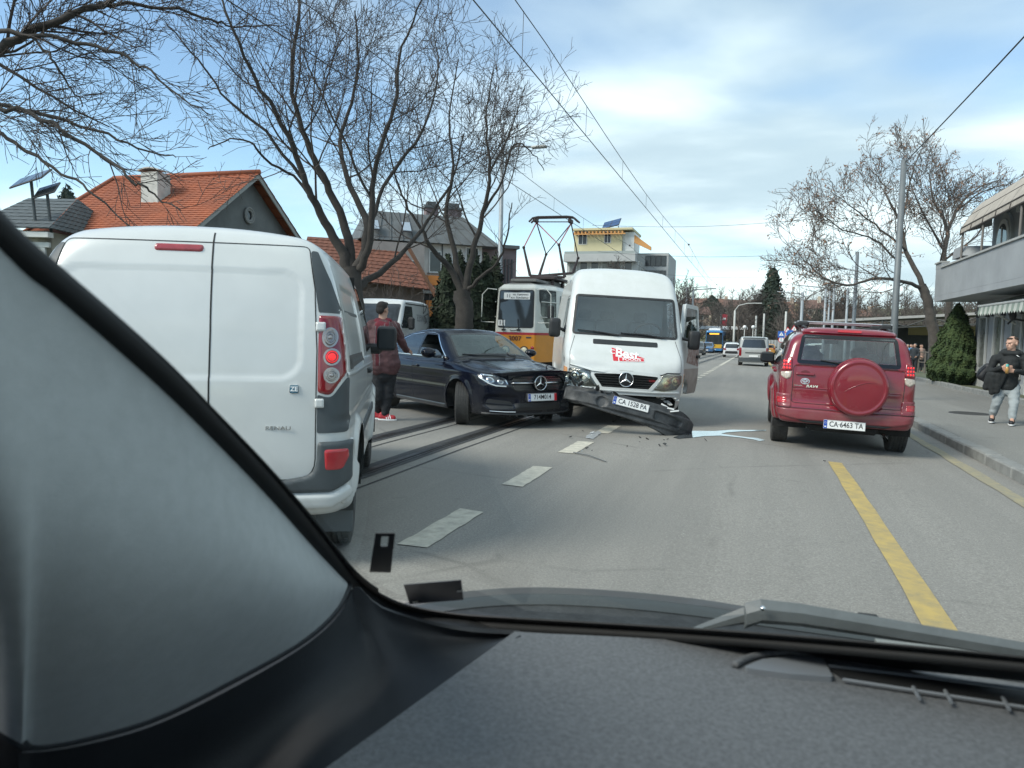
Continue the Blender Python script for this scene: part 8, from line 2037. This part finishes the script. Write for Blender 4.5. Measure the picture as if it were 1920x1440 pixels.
    for h_, kn, an in ((hipl, kl, al), (hipr, kr, ar)): cap(b, h_, kn, .105, .085); cap(b, kn, an+Vector((0, 0, .03)), .082, .062)
    fuse(b, 'trousers', TR, body, .013, 2, .011)
    SH = mat('red trainer', (.42, .02, .03), .6, var=.15, scale=30)
    for an, nm in ((ar, 0), (al, 1)):
        fd = Vector((.95, -.30, 0)).normalized(); sd_ = Vector((-fd.y, fd.x, 0)); fl = Vector((an.x, an.y, 0))
        b = MB(); cap(b, fl-fd*.06+Vector((0, 0, .055)), fl+fd*.13+Vector((0, 0, .045)), .050, .040); cap(b, fl-fd*.05+Vector((0, 0, .09)), fl+fd*.03+Vector((0, 0, .075)), .045, .042); s = fuse(b, 'trainer', SH, body, .008, 2)
        b = MB(); pts = [fl+fd*(.195*math.cos(a)*.78+.035)+sd_*.054*math.sin(a) for a in [2*math.pi*i/20 for i in range(20)]]; b.prism([(p.x, p.y) for p in pts], .004, .026); b.build('sole', M_WHITEINK, s)
        b = MB()
        for i in range(3):
            c0 = fl+fd*(.035+.032*i)-sd_*.048; b.add([c0+Vector((0, 0, .03))-sd_*.006, c0+fd*.014+Vector((0, 0, .03))-sd_*.006, c0-fd*.014+Vector((0, 0, .092))+sd_*.020, c0-fd*.028+Vector((0, 0, .092))+sd_*.020], [(0, 1, 2, 3)])
        b.build('shoe_stripes', M_WHITEINK, s)
build_man()

def build_pedestrian():
    g = G(1875, 793, .14); rot = math.atan2(-g.y, -g.x)+R(90)
    t = thing('person', 'person in black hoodie and light grey sweatpants walking on the right pavement', 'person', g, rot)
    k = 1386/proj(g)[2]
    def q(px, py, dy=0.0): return Vector(((px-1876)/k, dy, (794-py)/k))
    HO = mat('black hoodie', (.013, .016, .017), .85, var=.35, scale=16, bump=.4, bscale=18); SW = mat('grey sweatpants', (.30, .335, .345), .9, var=.2, scale=9, bump=.45, bscale=14); SHO = mat('black trainer', (.012, .013, .016), .6, var=.2)
    hc = q(1886, 645); b = MB(); m_ = head(b, hc, R(-42), 1.08, R(4))
    shl, shr = q(1862, 674), q(1906, 674, .03); ell_, wl = q(1853, 700, -.05), q(1873, 690, -.27); elr, wr = q(1911, 699, -.06), q(1892, 695, -.26)
    hl_, hr_ = q(1875, 728), q(1894, 727); kl, kr = q(1868, 757, -.02), q(1895, 756, -.13); al, ar = q(1863, 781, .06), q(1894, 783, -.22)
    cap(b, hc+Vector((0, .01, -.05)), q(1886, 668, .02), .058, .07); cap(b, q(1885, 680), q(1884, 705), .125, .115); cap(b, q(1884, 705), q(1884, 726), .115, .12); cap(b, shl, shr, .06, .06)
    cap(b, shl, ell_, .05, .042); cap(b, ell_, wl, .04, .028); cap(b, shr, elr, .05, .042); cap(b, elr, wr, .04, .028)
    for h_, kn, an in ((hl_, kl, al), (hr_, kr, ar)): cap(b, h_, kn, .08, .055); cap(b, kn, an, .052, .036); cap(b, an, an+Vector((0, -.10, -.05)), .036, .03)
    hand(b, wl, (.8, -.35, .1), (0, -.3, 1), (-.2, -1, .1), .9); hand(b, wr, (-.85, -.3, .1), (0, -.3, 1), (.2, -1, .1), .9)
    body = fuse(b, 'body', mat('light skin', (.50, .30, .22), .55, var=.12, scale=12), t, .008); eyes(hc, m_, body, 1.08)
    b = MB()
    for p, r_ in (((0, .025, .068), (.079, .086, .056)), ((0, .074, .022), (.070, .034, .055)), ((0, -.052, .086), (.056, .032, .024))): bb = MB(); bb.ball((0, 0, 0), r_, 16); b.add([hc+m_ @ (Vector(v)+Vector(p)) for v in bb.V], bb.F)
    fuse(b, 'hair', mat('brown hair', (.045, .028, .018), .8, var=.4, scale=40, bump=.6, bscale=160), body, .009, 1)
    b = MB(); cap(b, q(1885, 682), q(1884, 706), .155, .150); cap(b, q(1884, 706), q(1884, 723), .150, .155); cap(b, shl, shr, .078, .078); cap(b, shl, ell_, .070, .060); cap(b, ell_, wl-Vector((.02, 0, 0)), .056, .038); cap(b, shr, elr, .070, .060); cap(b, elr, wr+Vector((.02, 0, 0)), .056, .038)
    cap(b, q(1872, 664, .03), q(1900, 664, .03), .06, .06); cap(b, q(1877, 663, -.045), q(1895, 663, -.045), .050, .050); cap(b, q(1876, 662, .08), q(1896, 662, .08), .07, .07); hd = fuse(b, 'hoodie', HO, body, .012, 2, .011)
    b = MB(); p0 = q(1896, 667, -.185); b.add([p0+Vector((-.03, 0, .012)), p0+Vector((-.005, -.002, .006)), p0+Vector((.03, -.003, -.018)), p0+Vector((.012, -.003, -.014)), p0+Vector((-.006, -.003, -.006))], [(0, 1, 2, 3, 4)]); b.build('chest_mark', M_WHITEINK, hd)
    b = MB(); cap(b, q(1884, 722), q(1884, 730), .135, .132)
    for h_, kn, an in ((hl_, kl, al), (hr_, kr, ar)): cap(b, h_, kn, .096, .080); cap(b, kn, kn.lerp(an, .85), .077, .064); cap(b, kn.lerp(an, .85), an+Vector((0, 0, .0)), .062, .050)
    fuse(b, 'sweatpants', SW, body, .013, 2, .011)
    for an in (al, ar):
        b = MB(); f0 = Vector((an.x, an.y, 0)); cap(b, f0+Vector((0, .05, .055)), f0+Vector((-.01, -.14, .04)), .046, .040); cap(b, f0+Vector((0, .03, .09)), f0+Vector((0, -.02, .08)), .044, .042); s = fuse(b, 'trainer', SHO, body, .008, 2)
        b = MB(); b.prism([(f0.x-.005+.052*math.cos(a), f0.y-.045+.155*math.sin(a)) for a in [2*math.pi*i/20 for i in range(20)]], .003, .024); b.build('sole', M_WHITEINK, s)
    # coat and sling bag over the forearm, bottle in the hands: held things
    def pw(v): bpy.context.view_layer.update(); return t.matrix_world @ v
    cb = q(1860, 700, -.10); o = thing('folded_coat', 'black coat draped over the arm of the pedestrian in grey sweatpants', 'coat', pw(cb), rot)
    b = MB(); 
    for a, c_, r0, r1 in (((1858, 698, -.10), (1872, 696, -.16), .055, .05), ((1854, 704, -.12), (1850, 728, -.10), .06, .055), ((1861, 703, -.15), (1860, 737, -.12), .062, .05), ((1870, 702, -.17), (1868, 734, -.14), .055, .045), ((1878, 702, -.18), (1873, 722, -.16), .04, .03)): cap(b, q(*a)-cb, q(*c_)-cb, r0, r1)
    fuse(b, 'cloth', HO, o, .012, 8, .007)
    bb_ = q(1845, 705, .0); o = thing('sling_bag', 'black sling bag with grey strap behind the pedestrian arm', 'bag', pw(bb_), rot)
    b = MB(); cap(b, q(1851, 690, 0)-bb_, q(1842, 707, 0)-bb_, .07, .085); cap(b, q(1842, 707, 0)-bb_, q(1850, 714, .0)-bb_, .08, .06); fuse(b, 'bag_body', SHO, o, .012, 2)
    b = MB(); b.tube([q(1846, 685, -.10)-bb_, q(1838, 694, -.10)-bb_, q(1835, 702, -.09)-bb_], .014, 6); b.build('bag_strap', M_GREYPL, o)
    bt = q(1881, 692, -.34); o = thing('drink_bottle', 'small bottle with turquoise cap in the pedestrian hands', 'bottle', pw(bt), rot)
    b = MB().lathe([(.001, -.07), (.026, -.07), (.028, .0), (.024, .03), (.014, .05)], 16, axis='z'); b.build('bottle_body', mat('amber drink', (.45, .25, .08), .2), o, True); MB().lathe([(.020, .045), (.022, .085), (.001, .09)], 16, axis='z').build('bottle_cap', mat('turquoise', (.06, .36, .33), .4), o, True)
build_pedestrian()

def build_bystanders():
    cols = [((.05, .20, .38), 'person in bright blue jacket standing by the rail barrier'), ((.025, .032, .04), 'person in dark coat standing in front of the barrier'), ((.30, .20, .16), 'person in pale brown top at the right of the waiting group'), ((.35, .37, .38), 'person in pale grey top at the left of the waiting group')]
    for i, (px, py, d) in enumerate([(1709, 650, 42), (1716, 648, 38.5), (1728, 650, 41), (1702, 656, 43)]):
        top = P(px, py-4, d); z0 = zroad(KERB_X, top.y)+.12; h = max(1.55, min(1.85, top.z-z0)); g = Vector((top.x, top.y, z0)); t = thing('person', cols[i][1], 'person', g, math.atan2(-g.y, -g.x)+R(90)+R((20, -15, 40, 10)[i]), 'people waiting on the right')
        s = h/1.75; b = MB(); hc = Vector((0, 0, 1.62*s)); head(b, hc, R((60, -30, 40, 0)[i]), s)
        cap(b, hc, (0, .01, 1.42*s), .055*s, .06*s); cap(b, (0, 0, 1.3*s), (0, 0, .95*s), .13*s, .13*s)
        for sg in (-1, 1): cap(b, (sg*.09*s, 0, .92*s), (sg*.10*s, 0, .5*s), .08*s, .06*s, 8); cap(b, (sg*.10*s, 0, .5*s), (sg*.10*s, .02, .08*s), .055*s, .04*s, 8); cap(b, (sg*.10*s, .02, .06*s), (sg*.11*s, -.12*s, .04*s), .04*s, .035*s, 8); cap(b, (sg*.20*s, 0, 1.38*s), (sg*.25*s, .02, 1.1*s), .05*s, .04*s, 8); cap(b, (sg*.25*s, .02, 1.1*s), (sg*.17*s, -.18*s, .98*s), .04*s, .03*s, 8); hand(b, (sg*.17*s, -.18*s, .98*s), (-sg*.4, -.8, -.2), (0, 0, 1), (sg, 0, 0), .6, s)
        body = fuse(b, 'body', M_SKIN, t, .016, 2)
        b = MB(); cap(b, (0, 0, 1.36*s), (0, 0, .88*s), .17*s, .17*s); cap(b, (-.17*s, 0, 1.40*s), (.17*s, 0, 1.40*s), .08*s, .08*s)
        for sg in (-1, 1): cap(b, (sg*.20*s, 0, 1.38*s), (sg*.25*s, .02, 1.1*s), .075*s, .065*s, 8); cap(b, (sg*.25*s, .02, 1.1*s), (sg*.18*s, -.16*s, 1.0*s), .062*s, .045*s, 8)
        fuse(b, 'jacket', mat('bystander top %d' % i, cols[i][0], .85, var=.25, scale=10), body, .02, 2)
        b = MB()
        for sg in (-1, 1): cap(b, (sg*.09*s, 0, .90*s), (sg*.10*s, 0, .5*s), .10*s, .08*s, 8); cap(b, (sg*.10*s, 0, .5*s), (sg*.10*s, .02, .10*s), .078*s, .06*s, 8)
        fuse(b, 'trousers', mat('dark trousers', (.02, .022, .028), .9), body, .02, 2)
        b = MB(); bb = MB(); bb.ball((0, .03*s, 1.68*s), (.088*s, .095*s, .075*s), 12); b.add(bb.V, bb.F); fuse(b, 'hair', mat('bystander hair %d' % (i % 2), ((.03, .02, .016), (.16, .15, .14))[i % 2], .85), body, .016, 1)
build_bystanders()
# ------------------------------------------------------------------ the viewer's own car round the camera
def build_cabin():
    t = thing('own_car', 'interior of the viewer own car: grey pillar trim, dashboard edge, windscreen and wiper', 'car', (0, 0, 0))
    def S(px, py, o=0.0):
        """where a sight line meets the raked windscreen; o moves inwards"""
        d = ray(px, py); k = (.955-o-1.33*.38)/(d.y+1.33*d.z); return CO+d*k
    def spl(pts, n=48):
        a = np.array(pts, float); tt = np.linspace(0, len(a)-1, n); out = []
        for q in tt:
            i = int(min(q, len(a)-2)); f = q-i; p0, p1, p2, p3 = a[max(i-1, 0)], a[i], a[i+1], a[min(i+2, len(a)-1)]
            out.append(.5*((2*p1)+(-p0+p2)*f+(2*p0-5*p1+4*p2-p3)*f*f+(-p0+3*p1-3*p2+p3)*f**3))
        return np.array(out)
    def slab(name, rows, m_, th=.006, bul=0.0):
        """thick curved sheet through rows of points"""
        A = np.array([[list(p) for p in r_] for r_ in rows]); n, k = A.shape[:2]; du = np.gradient(A, axis=1); dv = np.gradient(A, axis=0); N_ = np.cross(du, dv); N_ /= np.maximum(np.linalg.norm(N_, axis=2, keepdims=True), 1e-9)
        tow = np.sum(N_*(np.array(CO)-A), axis=2, keepdims=True); N_ = np.where(tow < 0, -N_, N_); B = A-N_*th
        V = np.concatenate([A.reshape(-1, 3), B.reshape(-1, 3)]); h = n*k; F = []
        for i in range(n-1):
            for j in range(k-1): q = (i*k+j, i*k+j+1, (i+1)*k+j+1, (i+1)*k+j); F += [q, tuple(h+x for x in q[::-1])]
        for j in range(k-1): F += [(j, j+1, h+j+1, h+j), ((n-1)*k+j, h+(n-1)*k+j, h+(n-1)*k+j+1, (n-1)*k+j+1)]
        for i in range(n-1): F += [(i*k, h+i*k, h+(i+1)*k, (i+1)*k), (i*k+k-1, (i+1)*k+k-1, h+(i+1)*k+k-1, h+i*k+k-1)]
        o = mesh_obj(name, V, F, m_, t); edge_split(o, 50); return o
    FAB = mat('pillar trim fabric', (.43, .455, .455), .9, var=.10, scale=60, bump=.25, bscale=900); DK = mat('dark corner trim', (.018, .021, .025), .6, var=.15, scale=30, bump=.15, bscale=700)
    DASH = mat('mottled dashboard', (.075, .079, .083), .75, var=.5, scale=190, col2=(.130, .136, .142), det=8, bump=.25, bscale=500); RUB = mat('black rubber seal', (.006, .007, .008), .7, var=.1); PLQ = mat('smooth dash plate', (.15, .165, .18), .55, var=.05)
    # windscreen
    Vg = []; nx, nz = 10, 8
    for i in range(nx+1):
        for j in range(nz+1): x = -.80+1.9*i/nx; z = .985+.72*j/nz; Vg.append((x, .955-1.33*(z-1.02), z))
    mesh_obj('windscreen', Vg, [(i*(nz+1)+j, (i+1)*(nz+1)+j, (i+1)*(nz+1)+j+1, i*(nz+1)+j+1) for i in range(nx) for j in range(nz)], glass('windscreen glass', (.925, .96, .94), .018, (.8, .9, .9), .02, dust=.04, pw_=8), t, True)
    # black seal along pillar and foot of the glass
    seal = spl([(-320, 110), (-150, 285), (0, 442), (100, 528), (200, 612), (300, 700), (400, 800), (500, 905), (590, 1010), (650, 1085), (700, 1125), (760, 1152), (850, 1168), (960, 1176), (1150, 1187), (1400, 1203), (1650, 1224), (1920, 1250), (2150, 1276), (2600, 1335), (3200, 1420)], 100)
    MB().tube([S(*q, .012) for q in seal], [.0115 if q[0] < 900 else .0115-.0050*min(1, (q[0]-900)/500) for q in seal], 8).build('windscreen_seal', RUB, t, True)
    outer = np.array([q+np.array([14, -16]) if q[0] < 700 else q+np.array([4, -16]) for q in seal]); 
    slab('glass_border', [[S(*q, .004) for q in outer], [S(*(a+(b_-a)*.2), .004) for a, b_ in zip(outer, seal+np.array([-30, 34]))], [S(*(q+np.array([-18, 26])), .004) for q in seal]], RUB, .002)
    # pillar trim
    up = spl([(-300, 140), (0, 452), (100, 538), (200, 623), (300, 712), (400, 812), (500, 918), (590, 1022), (655, 1095)], 40)
    lo = spl([(-330, 1180), (0, 1372), (60, 1398), (180, 1378), (300, 1341), (440, 1272), (560, 1205), (625, 1150), (655, 1098)], 40)
    rows = []; nv = 14
    for v in range(nv+1):
        f = v/nv; r_ = []
        for i, (a, b_) in enumerate(zip(up, lo)):
            s_ = i/39; p0 = S(*a, .02); d1 = .60+.45*s_**1.6; p1 = P(*b_, d1); p = p0.lerp(p1, f); r_.append(p+(CO-p).normalized()*.11*math.sin(math.pi*f**1.15)*(1-s_**3))
        rows.append(r_)
    slab('pillar_trim', rows, FAB, .008)
    # rim of the trim and dark corner piece down to the dashboard
    MB().tube([P(*b_, .60+.45*(i/39)**1.6+.004) for i, b_ in enumerate(lo)], .005, 6).build('trim_rim', DK, t, True)
    a_ = spl([(-330, 1195), (0, 1386), (60, 1410), (180, 1392), (300, 1356), (440, 1288), (570, 1212), (640, 1150), (668, 1100), (720, 1142), (850, 1180), (975, 1190)], 44)
    b2 = spl([(-330, 1700), (0, 1700), (60, 1700), (180, 1680), (300, 1640), (440, 1560), (600, 1445), (690, 1392), (760, 1340), (830, 1288), (900, 1238), (975, 1191)], 44)
    rows = []
    for v in range(9):
        f = v/8; r_ = []
        for i, (a, b_) in enumerate(zip(a_, b2)):
            s_ = i/43; da = .612+.43*min(1, s_/.7)**1.5; db = .60+.36*s_; r_.append(P(a[0]+(b_[0]-a[0])*f, a[1]+(b_[1]-a[1])*f, da+(db-da)*f+.05*math.sin(math.pi*f)))
        rows.append(r_)
    slab('corner_trim', rows, DK, .006)
    # dashboard top
    far_ = spl([(965, 1184), (1030, 1188), (1100, 1191), (1250, 1199), (1400, 1210), (1650, 1232), (1920, 1258), (2200, 1290), (2600, 1343), (3200, 1428)], 72); near = spl([(500, 1520), (700, 1520), (900, 1520), (1150, 1520), (1400, 1520), (1650, 1540), (1950, 1560), (2300, 1600), (2750, 1690), (3350, 1820)], 72)
    zt = lambda f: 1.005-.004*f-.018*f*f
    rows = []
    for v in range(15):
        f = v/14; r_ = []
        for a, b_ in zip(far_, near):
            q = a+(b_-a)*f; d = ray(*q); k = (zt(f)-CO.z)/d.z; r_.append(CO+d*k)
        rows.append(r_)
    slab('dashboard', rows, DASH, .02)
    def onD(px, py, dz=.004): d = ray(px, py); k = (1.004+dz-CO.z)/d.z; return CO+d*k
    pl = fil([onD(1392, 1252, .006)[:2], onD(1430, 1236, .006)[:2], onD(1500, 1229, .006)[:2], onD(1545, 1237, .006)[:2], onD(1562, 1270, .006)[:2], onD(1480, 1264, .006)[:2]], .004)
    MB().prism([tuple(q) for q in pl], 1.0, 1.0105).build('dash_plate', PLQ, t)
    MB().tube([onD(*q, .004) for q in spl([(1378, 1247), (1405, 1233), (1450, 1225), (1520, 1224), (1650, 1236), (1800, 1256), (1960, 1280)], 30)], [.0045]*30, 8).build('dash_lip', DASH, t, True)
    vt = MB(); q = [onD(1556, 1252, .004), onD(1960, 1300, .004), onD(1960, 1328, .004), onD(1585, 1271, .004)]; vt.add(q+[p-Vector((0, 0, .02)) for p in q], [(0, 1, 2, 3), (0, 4, 5, 1), (1, 5, 6, 2), (2, 6, 7, 3), (3, 7, 4, 0)]); vo = vt.build('defroster_vent', RUB, t)
    for px in (1712, 1772, 1880, 1940): MB().tube([onD(px, 1270+(px-1556)*.118, .006), onD(px+12, 1292+(px-1556)*.118, .006)], .0022, 6).build('vent_rib', PLQ, vo)
    MB().tube([onD(1553, 1248, .005), onD(1960, 1296, .005)], .002, 6).build('vent_edge', PLQ, vo); MB().tube([onD(1580, 1274, .005), onD(1960, 1332, .005)], .002, 6).build('vent_edge', PLQ, vo)
    # stickers inside the glass
    def stick(name, pts, m_, o=.004):
        q = [S(*p, o) for p in pts]; n = (q[1]-q[0]).cross(q[2]-q[0]).normalized()*.0006; n = n if n.dot(CO-q[0]) > 0 else -n; b = MB(); k = len(q); b.add(q+[p+n for p in q], [tuple(range(k)), tuple(range(2*k-1, k-1, -1))]+[(i, k+i, k+(i+1) % k, (i+1) % k) for i in range(k)]); return b.build(name, m_, t)
    SB = mat('black sticker', (.012, .016, .024), .5); SL = mat('blue black sticker', (.022, .030, .052), .45, var=.3, scale=60)
    for pts in ([(704, 1000), (716, 1000), (713, 1028), (700, 1028)], [(730, 1000), (741, 1000), (738, 1028), (726, 1028)], [(704, 999), (741, 999), (740.5, 1005), (703, 1005)], [(700, 1024), (738, 1024), (733, 1073), (693, 1072)]): stick('toll_sticker', pts, SB)
    st = stick('tax_sticker', [(757, 1096), (865, 1087), (869, 1124), (768, 1132)], SL)
    stick('sticker_print', [(857, 1107), (868, 1106), (868, 1109), (857, 1110)], M_WHITEINK, .006); stick('sticker_print', [(774, 1128), (784, 1127), (784, 1131), (775, 1132)], M_WHITEINK, .006)
    # outside: scuttle panel, wiper arm, bonnet falling away
    SC = mat('scuttle plastic', (.008, .009, .010), .6, var=.5, scale=40, col2=(.025, .028, .03), det=8, bump=.2, bscale=200); LG = mat('scuttle lip', (.035, .042, .044), .4, var=.1)
    top = spl([(740, 1150), (790, 1134), (880, 1120), (1000, 1113), (1150, 1119), (1300, 1134), (1420, 1152), (1650, 1184), (1920, 1225), (2150, 1262), (2600, 1330), (3200, 1425)], 60)
    mid = top+np.array([0, 20.0]); bot = spl([(770, 1165), (850, 1178), (960, 1188), (1050, 1194), (1200, 1204), (1330, 1214), (1450, 1228), (1650, 1250), (1920, 1290), (2150, 1325), (2600, 1385), (3200, 1470)], 60)
    slab('scuttle_lip', [[P(*q, 1.20) for q in top], [P(*(q*.6+r_*.4), 1.185) for q, r_ in zip(top, mid)], [P(*q, 1.175) for q in mid]], LG, .006)
    slab('scuttle', [[P(*q, 1.178) for q in mid], [P(*(q*.5+r_*.5), 1.13) for q, r_ in zip(mid, bot)], [P(*q, 1.09) for q in bot]], SC, .006)
    rows = []
    for i in range(7):
        f = i/6; rows.append([P(*q, 1.205)+Vector((0, 1.0*f, -.05*f-.50*f**1.15)) for q in top])
    slab('bonnet', rows, mat('bonnet paint', (.10, .105, .11), .3, coat=.8, var=.05), .01)
    AR = mat('wiper arm paint', (.10, .112, .115), .4, var=.2, scale=30)
    def arm(pts, w0, w1, th, m_, nm, par=t):
        c = [P(*q) for q in pts]; V = []; n = len(c); 
        for i, p in enumerate(c):
            w_ = w0+(w1-w0)*i/(n-1); V += [p+CU*w_, p+CU*w_*.35-CF*th, p-CU*w_*.5-CF*th, p-CU*w_]
        F = [(4*i+a, 4*i+(a+1) % 4, 4*i+4+(a+1) % 4, 4*i+4+a) for i in range(n-1) for a in range(4)]+[(0, 1, 2, 3), tuple(4*n-4+a for a in (3, 2, 1, 0))]
        o = mesh_obj(nm, V, F, m_, par); return o
    wp = arm([(1395, 1155, 1.075), (1425, 1146, 1.07), (1500, 1153, 1.06), (1620, 1172, 1.05), (1760, 1195, 1.04), (1960, 1228, 1.02)], .019, .0125, .012, AR, 'wiper_arm')
    MB().ball(P(1426, 1150, 1.066), (.014, .008, .012), 14).build('wiper_pivot', AR, wp, True); MB().ball(P(1430, 1141, 1.045), .004, 10).build('pivot_cap', M_CHROME, wp, True)
    arm([(1300, 1180, 1.09), (1350, 1166, 1.085), (1400, 1153, 1.08)], .003, .013, .008, AR, 'arm_tail', wp)
    arm([(1640, 1203, 1.03), (1780, 1220, 1.02), (1960, 1246, 1.0)], .0045, .0045, .006, mat('wiper blade', (.20, .215, .21), .45), 'wiper_blade', wp); arm([(1655, 1215, 1.02), (1800, 1234, 1.01), (1960, 1260, 1.0)], .0035, .0035, .004, RUB, 'blade_rubber', wp)
    MB().box(P(1627, 1158, 1.10), (.03, .015, .010), bev=.003).build('washer_jet', RUB, t)
    # the rest of the shell: unseen roof, doors, rear, closed up to keep light out
    HL = mat('headliner', (.30, .31, .31), .95, var=.1)
    b = MB(); b.box((.12, -1.0, 1.73), (1.55, 2.2, .05)); b.build('roof', HL, t)
    b = MB(); b.box((-.82, -.55, .74), (.06, 2.6, .82)); b.box((1.04, -.55, .74), (.06, 2.6, .82)); b.build('door_panel', DK, t)
    b = MB(); b.box((-.82, -1.25, 1.43), (.06, 1.6, .56)); b.box((1.04, -1.25, 1.43), (.06, 1.6, .56)); b.build('side_blocker', DK, t)  # solid unseen sides without rear windows, added to block light
    b = MB(); b.box((.12, .02, 1.705), (1.5, .16, .07), bev=.02); b.build('roof_header', HL, t)
    for x in (-.05, .75): s_ = seat(t, -.55, x, .75, M_CABIN); s_.rotation_euler = (0, 0, R(90)); s_.location = (0, 0, 0)  # seats out of view, added to block light from behind
    b = MB(); b.box((.12, -2.1, .9), (1.8, .06, 1.1)); b.box((.12, -.6, .30), (1.8, 3.0, .06)); b.build('cabin_floor', DK, t)
build_cabin()
